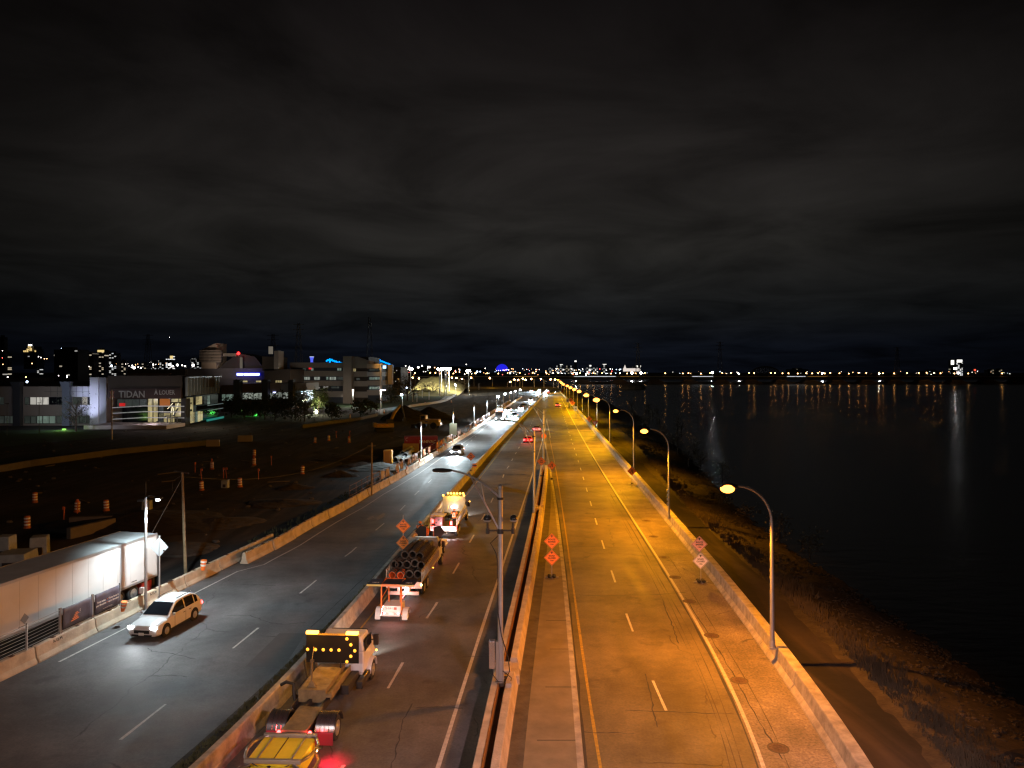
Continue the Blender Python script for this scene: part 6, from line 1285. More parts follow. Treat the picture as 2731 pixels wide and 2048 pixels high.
xa, xb, za, zb_ = R4(c1, 1405, 735, 1495, 742, YB - 3); m.box(xa, xb, YB - 3.05, YB - 2.75, za, zb_); m.build('door', FRM, t0)
xa, xb, za, zb_ = R4(c1, 935, 800, 1588, 850, YB); m = MB(); zt = max(.9, za); m.box(xa, xb, YB - 13, YB - .2, -.2, .95); m.build('terrace', pm('terrace_paving', (.50, .44, .44), .7, var=.08, vs=.2), t0)
fbox(t0, 'corner_pier', c1, 1553, 575, 1590, 850, YB, pm('pier_black', (.02, .018, .018), .6), 3, -2.0)
# angled glazed wing with fins
Mw = Matrix.Translation((P(*c1(1590, 0), YB).x, YB - 1, 0)) @ Matrix.Rotation(rad(95), 4, 'Z') @ Matrix.Translation((-P(*c1(1590, 0), YB).x, -(YB - 1), 0))
xs0 = P(*c1(1590, 0), YB).x; zz1 = lambda yy: P(*c1(0, yy), YB).z
def abox(name, u0, u1, z0, z1, mat, d=.3, dy=0.0): m = MB(); m.box(xs0 + u0, xs0 + u1, YB - 1 + dy, YB - 1 + dy + d, z0, z1, Mw); return m.build(name, mat, t0)
LW = 29.0
abox('wing_wall', 0, LW, -.2, zz1(560), W_K, .6, .3); abox('fin_backing', 0, LW, zz1(555), zz1(400), DARKW, .6, .2)
for k in range(12): abox('fin', -1 + k * LW / 11.5, -.4 + k * LW / 11.5, zz1(553), zz1(398), pm('fin_metal', (.26, .28, .28), .5, .4), .6, -.5)
abox('cornice', 0, LW, zz1(402), zz1(394), STEEL, .8, -.6)
for (u0, u1, a, b, mt) in ((.3, 2.4, 572, 615, W_Y), (2.6, 4.6, 572, 615, W_Y), (4.8, 5.4, 572, 700, W_Y), (8, 10, 570, 640, W_Y), (10.2, 13, 570, 640, W_Y), (.3, 2.4, 625, 672, W_Y), (2.6, 4.6, 625, 672, W_Y), (5.6, 8, 640, 790, W_D), (.3, 2.4, 690, 790, W_Y), (2.6, 4.6, 690, 790, W_Y), (4.8, 6.8, 700, 790, W_Y), (7, 9.2, 700, 790, W_G), (9.4, 11.6, 700, 790, W_Y), (11.8, 13.6, 705, 785, W_Y), (15, 17.4, 575, 640, W_D), (18, 20.4, 570, 650, W_G), (21, 28, 570, 650, W_D)):
    m = MB(); m.box(xs0 + u0, xs0 + u1, YB - .82, YB - .78, zz1(b), zz1(a), Mw); w_ = m.build('window', mt, t0)
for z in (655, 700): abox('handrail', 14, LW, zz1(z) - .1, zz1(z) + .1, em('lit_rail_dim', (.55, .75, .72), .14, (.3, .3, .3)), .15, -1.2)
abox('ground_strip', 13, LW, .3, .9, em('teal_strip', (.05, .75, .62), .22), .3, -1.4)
# right wing in brick-brown with dark pilasters
Y2 = 246.0
for (a, b, y0) in ((330, 480, 545), (535, 757, 532), (806, 1010, 524)):
    fbox(t0, 'parapet_band', c2, a, y0, b, y0 + 82, Y2, BRICK if a < 900 and b < 800 else CONB, 16); fbox(t0, 'spandrel', c2, a, y0 + 160, b, y0 + 260, Y2, BRICK, 16); fbox(t0, 'wall', c2, a, y0 + 80, b, y0 + 170, Y2, W_K, 14, .5)
    win(t0, c2, a + 4, y0 + 86, b - 4, y0 + 152, Y2, W_C if a > 500 else W_G, 4, .3)
fbox(t0, 'parapet_band', c2, 1045, 522, 1168, 597, Y2, GREYW, 16); fbox(t0, 'wall', c2, 1045, 597, 1120, 720, Y2, W_D, 14, .5); fbox(t0, 'light_panel', c2, 925, 525, 1010, 600, Y2, GREYW, .3, -.35)
for a, b in ((478, 540), (755, 812), (1012, 1058)): fbox(t0, 'pilaster', c2, a, 488, b, 760, Y2, PIL, 3, -2.5)
m = MB(); m.box(*R4(c2, 835, 608, 868, 620, Y2)[:2], Y2 - .2, Y2 - .1, *R4(c2, 835, 608, 868, 620, Y2)[2:]); m.build('lit_sign', em('blue_white', (.5, .55, 1), 3), t0)
# uplights on the tower slab
p = P(*c1(852, 838), YB - 4.2); light('SPOT', (p.x, YB - 4.4, .6), 700, (.62, .70, 1.0), t0, .2, aim((0, .25, 1)), 75, .8, 'uplight'); m = MB(); m.box(p.x - .5, p.x + .5, YB - 4.6, YB - 4.1, .1, .7); m.build('floodlight', em('uplight_lens', (.8, .85, 1), 4), t0)
p = P(*c1(660, 700), YB - 9); light('SPOT', (p.x, YB - 14, 1.0), 11000, (.66, .72, 1.0), t0, .3, aim((-.05, 1, .5)), 46, .8, 'uplight')
p = P(*c1(1250, 700), YB - 9); light('POINT', (p.x, YB - 7, 3), 450, (1, .80, .80), t0, .5, name='entrance_fill_light'); light('POINT', (p.x + 14, YB - 6, 6), 900, (1, .85, .6), t0, .5, name='entrance_fill_light')  # floating lights added to brighten the entrance and terrace
t1 = thing('floodlight', 'green floodlight glowing on the lawn under the bare shrub', 'lamp', G(*c1(540, 843))); m = MB(); m.box(-.4, .4, -.2, .2, 0, .35); m.build('housing', em('green_glow', (.35, 1, .15), 1.2), t1); light('POINT', (0, -.5, .9), 260, (.45, 1, .15), t1, .2, name='green_light')
t1 = thing('floodlight', 'green floodlight glowing among the dark conifers', 'lamp', G(*c2(672, 845))); m = MB(); m.box(-.5, .5, -.3, .3, 0, .6); m.build('housing', em('green_glow2', (.1, 1, .12), 1.6), t1); light('POINT', (0, -.6, 1.4), 420, (.1, 1, .12), t1, .3, name='green_light')
m = MB(); m.cyl((0, 0, 0), (0, 0, 11), .14); t1 = thing('flagpole', 'tall bare pole at the corner of the lit terrace', 'pole', G(*c1(943, 925))); m.build('pole', STEEL, t1)
# --- big auditorium-like block with louvred tower and blue sign
Y3 = 330.0; t0 = thing('louvred_building', 'large dark building with a louvred slanted tower and a glowing blue sign', 'building')
fbox(t0, 'wall', c1, 1070, 330, 1560, 480, Y3, DARKW, 40); fbox(t0, 'wall', c1, 1560, 322, 2215, 480, Y3, pm('wall_dim', (.16, .15, .17), .85), 40, 2); fbox(t0, 'roof_band', c1, 1085, 365, 1440, 392, Y3, BRICK, 3, -1)
xa, xb, za, zb_ = R4(c1, 1697, 165, 1822, 325, Y3); z2 = P(*c1(0, 110), Y3).z
m = MB(); m.poly([(xa, za), (xb, za), (xb, z2), (xa, zb_)], 12, 'y', Y3); m.build('tower', pm('tower_tan', (.62, .48, .38), .8), t0)
for k in range(8): fbox(t0, 'louvre', c1, 1703, 172 + k*12.5, 1880, 179 + k*12.5, Y3, pm('louvre_tan', (.45, .36, .3), .8), 3, -3)
fbox(t0, 'louvre_backing', c1, 1703, 170, 1880, 272, Y3, PIL, 1.5, -1.8)
fbox(t0, 'roof_block', c1, 1880, 196, 1990, 222, Y3, CONB, 10); m = MB(); q = [P(*c1(*p_), Y3) for p_ in ((1825, 325), (1880, 270), (1990, 195), (2130, 225), (2210, 325))]; m.poly([(v.x, v.z) for v in q], 20, 'y', Y3 + 3); m.build('roof', pm('roof_dark', (.07, .06, .065), .8), t0)
fbox(t0, 'lit_strip', c1, 2014, 230, 2034, 323, Y3, em('strip_warm', (.9, .8, .6), .09), .5, 1); fbox(t0, 'blue_sign', c1, 1998, 366, 2048, 382, Y3, em('sign_blue', (.45, .55, 1.0), 6), .3, -.3); fbox(t0, 'blue_sign', c1, 2056, 366, 2186, 382, Y3, em('sign_blue', (.45, .55, 1.0), 6), .3, -.3)
fbox(t0, 'sign_edge', c1, 1992, 361, 2190, 387, Y3, em('sign_edge_blue', (.02, .03, 1.0), 1.8), .2, 0); m = MB(); p = P(*c1(2010, 197), Y3); m.sphere((p.x, p.y, p.z), .7, 8, 5); m.build('beacon', em('red_beacon', (1, .02, .02), 6), t0)
for (a, b) in ((2035, 2085), (2160, 2200)): fbox(t0, 'window', c1, a, 427, b, 440, Y3, W_Y, .3, -.3)
fbox(t0, 'silo', c2, 735, 262, 848, 400, Y3, DARKW, 20); fbox(t0, 'chimney', c2, 850, 205, 892, 390, Y3, CONB, 8); fbox(t0, 'lower_block', c2, 755, 385, 1010, 530, Y3, DARKW, 30); win(t0, c2, 865, 495, 930, 518, Y3, W_Y, 3, -.2)
fbox(t0, 'lit_tower_top', c2, 797, 162, 827, 235, Y3 + 200, em('pale_lines', (.8, .7, .55), .18), 3)
# --- five storey office block
Y4 = 352.0; t0 = thing('office_building', 'banded concrete office block with a tall stair tower and an orange-lit end', 'building')
fbox(t0, 'wall', c2, 1010, 325, 1555, 745, Y4, PIL, 40, .6)
for (y0, y1) in ((320, 370), (402, 456), (498, 550), (602, 660)): fbox(t0, 'spandrel', c2, 1006, y0, 1533, y1, Y4, CONB, 2); fbox(t0, 'spandrel', c2, 1636, y0 + 4, 1776, y1 + 4, Y4, CONB, 2, -1)
for (x0, x1, y0, y1, mt, n) in ((1130, 1165, 372, 400, W_D, 1), (1212, 1238, 372, 400, W_G, 1), (1470, 1512, 372, 400, W_G, 2), (1135, 1203, 460, 492, W_C, 3), (1243, 1300, 460, 492, W_C, 3), (1360, 1385, 460, 492, W_G, 1), (1395, 1460, 460, 492, W_C, 3), (1470, 1530, 460, 492, W_D, 2), (1215, 1250, 555, 575, W_W, 1), (1262, 1300, 555, 575, W_W, 1), (1335, 1385, 555, 575, W_W, 2), (1410, 1490, 555, 575, W_D, 3), (1630, 1662, 378, 410, W_Y, 2), (1665, 1700, 470, 495, W_D, 1)): win(t0, c2, x0, y0, x1, y1, Y4, mt, n, -1.1 if x0 > 1600 else .4)
fbox(t0, 'window', c2, 1190, 370, 1218, 386, Y4, em('red_window', (1, .02, .03), .8), .2, .3)
fbox(t0, 'stair_tower', c2, 1552, 260, 1636, 745, Y4, CONB, 12, -5); fbox(t0, 'core', c2, 1636, 264, 1776, 745, Y4, DARKW, 30, 1); xa, xb, za, zb_ = R4(c2, 1636, 262, 1782, 330, Y4); m = MB(); m.poly([(xa, za), (xb, za), (xb, zb_ - 2), (xb - 5, zb_), (xa, zb_)], 14, 'y', Y4 - 1); m.build('plant_room', CONB, t0)
fbox(t0, 'door_light', c2, 1535, 640, 1552, 672, Y4, em('door_white', (1, .95, .85), 3.5), .3, -.5)
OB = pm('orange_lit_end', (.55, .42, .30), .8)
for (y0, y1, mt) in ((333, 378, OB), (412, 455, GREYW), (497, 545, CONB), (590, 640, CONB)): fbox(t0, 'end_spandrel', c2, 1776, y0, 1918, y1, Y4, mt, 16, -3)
fbox(t0, 'end_wall', c2, 1776, 335, 1915, 745, Y4, PIL, 30, -.5)
for (y0, y1, mt) in ((383, 402, W_D), (462, 490, W_G), (556, 584, W_G)): win(t0, c2, 1790, y0, 1900, y1, Y4, mt, 4, -.7)
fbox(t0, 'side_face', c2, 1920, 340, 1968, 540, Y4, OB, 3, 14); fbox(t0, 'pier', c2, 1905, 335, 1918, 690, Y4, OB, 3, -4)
p = P(*c2(1850, 300), Y4 - 8); light('SPOT', (p.x + 4, Y4 - 10, 23), 4500, (1, .55, .12), t0, .5, aim((0, .9, -.5)), 80, .8, 'facade_light')
fbox(t0, 'lit_canopy', c2, 1912, 584, 1965, 594, Y4, em('canopy_white', (.9, .85, 1), 3), .5, -5); fbox(t0, 'blue_logo', c2, 1940, 352, 1968, 380, Y4, em('logo_blue', (.25, .6, 1), 4), .4, -5)
# --- dark block right of it
t0 = thing('dark_tower_block', 'dark block with scattered yellow windows right of the orange-lit office end', 'building'); Y5 = 420.0
fbox(t0, 'wall', c2, 1972, 365, 2098, 640, Y5, DARKW, 30)
for k in range(16): x, y = R.uniform(1980, 2080), R.choice((395, 415, 432, 460, 478, 500, 520)); fbox(t0, 'window', c2, x, y, x + R.uniform(3, 8), y + 7, Y5, R.choice((W_Y, W_W, em('amber_window', (1, .55, .15), 1.5))), .3, -.3)
# car-park lamps before the office block; the third is added to brighten its end
for (x, yb, yt, Y, pw, lab) in ((1222, 700, 582, 318, 3200, 'car-park lamp left of the stair tower, its upper pole bright'), (1628, 725, 590, 318, 3200, 'car-park lamp before the stair tower, its upper pole bright'), (1900, 760, 600, 300, 1800, 'added lamp brightening the orange-lit office end')):
    g = P(*c2(x, yt), Y); t0 = thing('street_lamp', lab, 'street lamp', (g.x, Y, 0), group='car-park lamps before the office block'); m = MB(); m.cyl((0, 0, 0), (0, 0, g.z), .18, .12, 8); m.build('pole', TUBE, t0); m = MB(); m.box(-.5, .5, -.3, .3, g.z, g.z + .2); m.build('lantern', STEEL_D, t0); light('POINT', (0, -.8, g.z - .3), pw, (1, .88, .78), t0, .3, name='lamp_light')
for (x, Y, z, pw, lab) in ((330, 176, 7.5, 2600, 'added lamp brightening the left office wing'), (60, 172, 7.5, 900, 'added lamp brightening the far left of the office wing')):  # invented lamps, placed to lift the walls of the left wing
    g = P(*c1(x, 700), Y); t0 = thing('street_lamp', lab, 'street lamp', (g.x, Y, 0), group='lamps added to brighten the office wing'); m = MB(); m.cyl((0, 0, 0), (0, 0, z), .06, .05, 6); m.build('pole', STEEL_D, t0); m = MB(); m.box(-.3, .3, -.2, .2, z, z + .12); m.build('lantern', STEEL_D, t0); light('SPOT', (0, .5, z - .2), pw * 1.6, (.78, .80, 1.0), t0, .3, aim((0, 1, .05)), 110, .8, 'lamp_light')
g = P(*c1(1720, 330), Y3 - 30); light('SPOT', (g.x, Y3 - 25, g.z - 2), 6000, (1, .82, .66), [o for o in COL.objects if o.name.startswith('louvred_building')][0], .5, aim((.05, 1, .35)), 70, .9, 'tower_fill_light')  # spot without a fixture, added to brighten the louvred tower
# rubble, offcuts and stakes scattered over the site
rb = MB()
for k in range(420):
    y = 58 + 170 * R.random(); x = LB(y) - 6 - R.random() * (20 + y * .45); s_ = R.choice((.08, .12, .2, .35)); rock(rb, (x, y, 0), s_)
o = rb.build('rubble', pm('rubble', (.10, .09, .08), .9, var=.5, vs=.5)); tag(o, kind='stuff')
for k in range(26):
    y = 60 + 150 * R.random(); x = LB(y) - 8 - R.random() * (16 + y * .4); a_ = R.uniform(0, 3.1); l_ = R.uniform(1.2, 3.5); m = MB(); m.box(-l_/2, l_/2, -.12, .12, 0, .10); o = m.build('timber', pm('timber_pale', (.12, .095, .07), .85, var=.2)); o.location = (x, y, .02); o.rotation_euler = (0, 0, a_); tag(o, 'loose timber beam lying on the dark dirt of the work site', 'beam', 'loose beams on the work site')
for k, (x, y) in enumerate((c1(1700, 1260), c1(1885, 1250), c1(1910, 1250), c1(2180, 1260), c1(1785, 1165), c1(2140, 1140), c2(650, 1330), c2(1465, 1060), c2(1600, 1055), c2(1585, 1115), c2(825, 1330), c2(75, 1400), c4(470, 390), c4(570, 330))):
    g = G(x, y); m = MB(); m.cyl((0, 0, 0), (R.uniform(-.2, .2), R.uniform(-.2, .2), 1.5), .05, n=5); m.box(-.09, .09, -.09, .09, 1.2, 1.5); o = m.build('survey_stake', pm('stake_orange', (.6, .14, .04), .6)); o.location = g; tag(o, 'thin leaning orange stake on the dark work site', 'stake', 'thin orange stakes on the work site')
# ================================================================== TREES
def tree(name, lab, g, h, r, mat, leaf, n, trunk_h=.35, seed=0, sparse=False, grp=None, lsz=.3):
    rr = random.Random(seed); t0 = thing(name, lab, 'tree' if h > 2.6 else 'shrub', g, group=grp); m = MB(); m.tube([(0, 0, 0), (rr.uniform(-.1, .1)*h*.2, 0, h*trunk_h), (0, 0, h*.8)], [h*.03, h*.022, h*.008], 6); tips = []
    for k in range(14 if sparse else 8):
        a = rr.uniform(0, 6.28); z0 = h * rr.uniform(trunk_h*.6, .7); e_ = Vector((r*.85*math.cos(a)*rr.uniform(.5, 1), r*.85*math.sin(a)*rr.uniform(.5, 1), z0 + h*rr.uniform(.12, .32))); b = Vector((0, 0, z0)); mid = b.lerp(e_, .5) + Vector((0, 0, h*.05)); m.tube([b, mid, e_], [h*.014, h*.009, h*.004], 4); tips.append(e_)
        if sparse:
            for j in range(5): m.tube([mid.lerp(e_, rr.random()), e_ + Vector((rr.uniform(-1, 1), rr.uniform(-1, 1), rr.uniform(-.2, 1))) * r * .35], [h*.005, h*.002], 3)
    m.build('trunk', mat, t0); m = MB(); cl = [Vector((rr.gauss(0, .42)*r, rr.gauss(0, .42)*r, h*(trunk_h + (1-trunk_h)*rr.uniform(.1, .95)))) for _ in range(16)] + tips
    for k in range(n):
        c = rr.choice(cl); q = c + Vector((rr.gauss(0, .2)*r, rr.gauss(0, .2)*r, rr.gauss(0, .09)*h)); s = lsz * rr.uniform(.5, 1.3); u = Vector((rr.uniform(-1, 1), rr.uniform(-1, 1), rr.uniform(-1, 1))).normalized(); v = u.orthogonal().normalized(); m.add([q - u*s, q - v*s*.5, q + u*s, q + v*s*.5], [(0, 1, 2, 3)])
    m.build('crown', leaf, t0); return t0
BARK = pm('bark', (.06, .045, .03), .9); LG = pm('leaf_green', (.07, .10, .025), .7, var=.5, vs=.8); LD = pm('leaf_dark', (.02, .03, .012), .8, var=.4, vs=.8); LB_ = pm('leaf_dry', (.10, .075, .035), .8, var=.5, vs=.8)
t_ = tree('lit_tree', 'bushy tree lit bright yellow-green from below by a ground lamp', G(*c2(1290, 828)), 9.5, 3.4, BARK, LG, 900, .15, 3, lsz=.35); m = MB(); m.sphere((-.6, -1.6, .9), .7, 8, 6); m.build('ground_lamp', em('tree_lamp', (1, 1, .72), 14), t_); light('POINT', (-.6, -2.6, 2.0), 1500, (1, .98, .62), t_, .3, name='tree_uplight'); light('POINT', (.2, -1.5, 5), 350, (1, .98, .5), t_, .3, name='tree_uplight')
tree('bare_shrub', 'dark round bare shrub in front of the lit office panels', G(*c1(640, 850)), 8.6, 4.2, BARK, LD, 700, .2, 5, True, lsz=.16)
for k, (x, y, h, r) in enumerate(((430, 840, 7, 3), (560, 860, 8, 4), (640, 830, 6.5, 4), (760, 860, 7, 4), (860, 870, 8, 4.5), (960, 860, 8.5, 4.5), (1060, 870, 9, 4.5), (1150, 880, 9, 4.5), (1420, 860, 5, 3), (1700, 830, 5, 3.5), (1800, 790, 5, 3), (2000, 700, 7, 4))):
    tree('conifer', ['dark tree below the second window band of the brown wing', 'dark tree left of the green glow', 'low dark tree just behind the green glow', 'dark tree right of the green glow', 'dark tree under the middle of the brown wing', 'dark tree below the small white-blue sign', 'dark tree before the last pilaster of the wing', 'dark tree touching the left side of the lit tree', 'small dark tree right of the lit tree', 'dark shrubby tree at the foot of the stair tower', 'dark shrubby tree before the orange-lit office end', 'dark tree at the corner where the side street bends'][k], G(*c2(x, y + 20)), h, r, BARK, LD, 520, .1, 20 + k, grp='dark trees in front of the office wings', lsz=.4)
for k, (x, y, h, r) in enumerate(((300, 700, 13, 6), (360, 700, 14, 6), (420, 690, 11, 5), (180, 720, 9, 5), (560, 640, 8, 6), (640, 640, 8, 6), (900, 600, 9, 6), (980, 598, 8, 5), (820, 610, 8, 6))):
    tree('bare_tree', 'thin half-bare tree by the side street below the floodlit mound', G(*c3(x, y)), h, r, BARK, LB_, 420, .2, 50 + k, True, grp='half-bare trees round the floodlit mound', lsz=.3)
for k in range(26):
    y = 62 + k * 9 + R.uniform(-3, 3); x = RBAR(y) + R.uniform(7, 12) * wid(y)
    tree('bank_shrub', ('nearest', 'second', 'third', 'fourth', 'fifth', 'sixth', 'seventh', 'eighth', 'ninth', 'tenth', 'eleventh', 'twelfth')[k] + ' bare shrub along the dark river bank, counted away from the camera' if k < 12 else 'distant bare shrub on the river bank past the fourth lamp', (x, y, -.9), R.uniform(1.6, 3.4) + (1.6 if y > 110 else 0), R.uniform(1.0, 1.8), BARK, LB_, 150, .1, 90 + k, True, grp='bare shrubs along the river bank', lsz=.14)
# ================================================================== FLOODLIT MOUND AND TALL LAMPS
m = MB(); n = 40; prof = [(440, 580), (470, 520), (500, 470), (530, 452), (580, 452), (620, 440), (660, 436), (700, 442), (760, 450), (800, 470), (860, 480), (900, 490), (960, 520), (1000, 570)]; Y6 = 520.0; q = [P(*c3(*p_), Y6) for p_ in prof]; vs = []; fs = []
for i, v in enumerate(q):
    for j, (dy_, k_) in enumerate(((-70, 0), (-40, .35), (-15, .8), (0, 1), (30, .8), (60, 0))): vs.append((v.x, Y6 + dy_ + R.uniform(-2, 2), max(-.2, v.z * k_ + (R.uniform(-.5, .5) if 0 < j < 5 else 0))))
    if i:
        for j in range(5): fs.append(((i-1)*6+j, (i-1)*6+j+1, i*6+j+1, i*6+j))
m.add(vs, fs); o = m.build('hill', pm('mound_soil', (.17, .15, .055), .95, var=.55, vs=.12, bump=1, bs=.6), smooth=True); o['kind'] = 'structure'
fl = [((395, 352), (395, 500), 470, 'floodlight mast left of the lit mound'), ((713, 355), (713, 560), 450, 'floodlight mast over the middle of the mound'), ((737, 360), (737, 520), 470, 'floodlight mast just right of the middle one'), ((775, 348), (775, 540), 450, 'floodlight mast in the tight group over the mound'), ((793, 350), (793, 540), 462, 'second floodlight mast of the tight group'), ((820, 352), (820, 520), 475, 'rightmost floodlight mast of the group over the mound'), ((1035, 374), (1035, 575), 455, 'separate floodlight mast right of the mound')]
for k, (h_, b_, Y, lab) in enumerate(fl):
    hd = P(*c3(*h_), Y); t0 = thing('floodlight_mast', lab, 'light mast', (hd.x, Y, 0), group='floodlight masts by the mound'); m = MB(); m.cyl((0, 0, 0), (0, 0, hd.z), .32, .2, 8); m.build('mast', STEEL, t0)
    m = MB(); m.sphere((-.8, -.4, hd.z + .3), .6, 8, 6); m.sphere((.8, -.4, hd.z + .3), .6, 8, 6); m.build('floodlight', em('stadium_lens', (1, .93, .82), 90), t0)
    if k in (0, 2, 4, 6): light('SPOT', (0, .9, hd.z - .6), 70000, (1, .90, .62), t0, .8, aim((0, 1, -.42)), 105, .5, 'flood_light')
for (x, y, yb, lab, pw, col) in ((357, 552, 640, 'blue-white lamp by the half-bare trees', 700, (.7, .85, 1)), (305, 635, 780, 'small blue-white lamp over the lawn', 900, (.45, .9, .85)), (895, 524, 640, 'white street lamp at the end of the side street', 2600, (.75, .9, 1)), (1365, 652, 700, 'bright white lamp just behind the left fence', 900, (.8, .95, 1))):
    g = G(*c3(x, yb)); hd = P(*c3(x, y), g.y); t0 = thing('street_lamp', lab, 'street lamp', (g.x, g.y, 0)); m = MB(); m.cyl((0, 0, 0), (0, 0, hd.z), .12, .09, 8); m.build('pole', STEEL, t0); m = MB(); m.sphere((-.4, -.2, hd.z + .1), .42, 8, 6); m.build('lantern', em('led_far', (.75, .88, 1), 40), t0); light('POINT', (-.4, -1, hd.z - .6), pw, col, t0, .3, name='lamp_light')
for k, (x, y0, y1) in enumerate(((523, 580, 665), (722, 570, 660), (598, 585, 690), (464, 560, 715), (418, 620, 710), (838, 560, 620), (1150, 510, 580), (985, 518, 570))):
    g = G(*c3(x, y1)); tp = P(*c3(x, y0), g.y); t0 = thing('light_pole', 'slim pale light pole by the side street', 'light pole', (g.x, g.y, 0), group='slim pale poles by the side street'); m = MB(); m.cyl((0, 0, 0), (0, 0, tp.z), .16, .11, 8); m.build('pole', TUBE, t0); m = MB(); m.box(0, 1.2, -.2, .2, tp.z, tp.z + .12); m.build('lantern', STEEL_D, t0)
# ================================================================== FAR SCENE: bridges, skyline, lights
BRD = pm('bridge_dark', (.05, .04, .035), .85); YBR = 1000.0
t0 = thing('long_bridge', 'long low dark road bridge with lamps crossing the river in the distance', 'bridge')
def bz(yc): return HC - (yc - HY) / F * YBR
m = MB(); xa, xb = P(700, 0, YBR).x, P(2460, 0, YBR).x; m.box(xa, xb, YBR, YBR + 14, bz(820), bz(813.5)); m.build('deck', BRD, t0); m = MB(); m.box(xa, xb, YBR - .3, YBR - .1, bz(814.2), bz(812.6)); m.build('rail', pm('rail_concrete', (.25, .22, .18), .8), t0)
for i, x in enumerate((1262, 1340, 1418, 1492, 1560, 1625, 1690, 1752, 1812, 1875, 1935, 2000, 2070, 2140, 2205)):
    p = P(x, 0, YBR); m = MB(); m.frus((p.x - 14, p.x + 16, YBR - 6, YBR + 16), (p.x - 7, p.x + 4, YBR, YBR + 14), -2.2, bz(820)); m.build('pier', BRD, t0)
m = MB(); m.box(P(1270, 0, YBR).x, P(2205, 0, YBR).x, YBR - 3, YBR + 3, -2, .9); m.build('fender_wall', BRD, t0)
for (a, b, mt) in ((1240, 1330, ('cool_streak', (.9, .95, 1), 1.0)), (1700, 1740, ('cool_streak', (.9, .95, 1), 1.0)), (1495, 1540, ('cool_streak', (.9, .95, 1), 1.0)), (1110, 1160, ('amber_streak', (1, .5, .1), .25)), (1340, 1380, ('amber_streak', (1, .5, .1), .25)), (1745, 1785, ('amber_streak', (1, .5, .1), .25))):
    m = MB(); m.box(P(a, 0, YBR).x, P(b, 0, YBR).x, YBR - .8, YBR - .4, bz(813.6), bz(812.8)); m.build('lit_rail', em(*mt), t0)
bl = [1236, 1252, 1268, 1281, 1300, 1319, 1338, 1354, 1372, 1392, 1436, 1474, 1486, 1513, 1533, 1559, 1578, 1617, 1628, 1664, 1673, 1689, 1702, 1722, 1740, 1753, 1766, 1780, 1792, 1812, 1832, 1853, 1870, 1897, 1906, 1930, 1958, 1983, 2000, 2016, 2030, 2060, 2090, 2163] + [896, 929, 940, 968, 979, 1008, 1026, 1052, 1076, 1100, 1122, 1150, 1180, 1205]
b0 = None
for i, x in enumerate(bl):
    p = P(x, 0, YBR); zt = bz(806.5 + R.uniform(-.8, .8))
    if b0 is None:
        b0 = thing('bridge_lamp', '', 'street lamp', group='orange lamps on the long bridge'); m = MB(); m.tube([(-3, 0, bz(813)), (0, 0, zt)], .22, 4); m.build('pole', pm('lamp_pole_far', (.35, .25, .12), .7), b0); m = MB(); m.sphere((.4, 0, zt), .62, 8, 6); m.build('glass_bowl', em('bridge_lamp_glass', (1, .48, .15), 22), b0); o = b0
    else: o = copy_tree(b0)
    o.location = (p.x, YBR - 1, R.uniform(-.6, .6)); o['label'] = 'one of the small orange lamps strung along the long bridge'
# steel arch truss behind it
t0 = thing('truss_bridge', 'dark arched steel truss bridge faint behind the long bridge', 'bridge'); Y7 = 1300.0; m = MB(); pts = []
for k in range(15): u = k / 14; pts.append(P(1622 + 62 * u, 806 - 13.5 * math.sin(math.pi * min(1, max(0, u))) ** .55, Y7))
m.tube(pts, 1.6, 4)
for k in range(1, 14): b = pts[k]; m.cyl(b, (b.x, b.y, P(0, 811, Y7).z), .8, n=4); m.cyl(b, (pts[k+1 if k < 13 else k].x, b.y, P(0, 811, Y7).z), .5, n=4)
m.box(P(1340, 0, Y7).x, P(1980, 0, Y7).x, Y7 - 4, Y7 + 4, P(0, 811, Y7).z, P(0, 808, Y7).z); m.build('truss', BRD, t0)
# blue-lit cantilever bridge
t0 = thing('blue_lit_bridge', 'cantilever bridge outlined in blue light behind the office block', 'bridge'); Y8 = 3200.0; BL = em('bridge_blue', (.0, .28, 1.0), 2.2); BL2 = em('bridge_blue_dim', (.0, .10, .40), .5)
top = [(1368, 302), (1400, 286), (1440, 298), (1480, 313), (1530, 324), (1600, 328), (1700, 326), (1780, 322), (1820, 312), (1850, 300), (1884, 288), (1925, 306), (1975, 328), (2030, 350)]; q = [P(*c2(*p_), Y8) for p_ in top]; m = MB(); m.tube(q, 1.6, 4); zb8 = P(*c2(0, 352), Y8).z; m.cyl((q[0].x, Y8, zb8), (q[-1].x, Y8, zb8 - 4), 1.6, n=4)
for v in q[:-1]: m.cyl(v, (v.x, Y8, zb8), 1.0, n=4)
m.build('truss', BL2, t0); m = MB()
for i in range(len(q) - 1):
    for k in range(4): v = q[i].lerp(q[i+1], k/4); m.sphere((v.x, v.y, v.z + R.uniform(-6, 1)), 3.6, 6, 4)
for xx in (1400, 1884): v = P(*c2(xx, 286), Y8); m.cyl((v.x, Y8, v.z - 60), (v.x, Y8, v.z), 4, n=4)
m.build('lights', BL, t0)
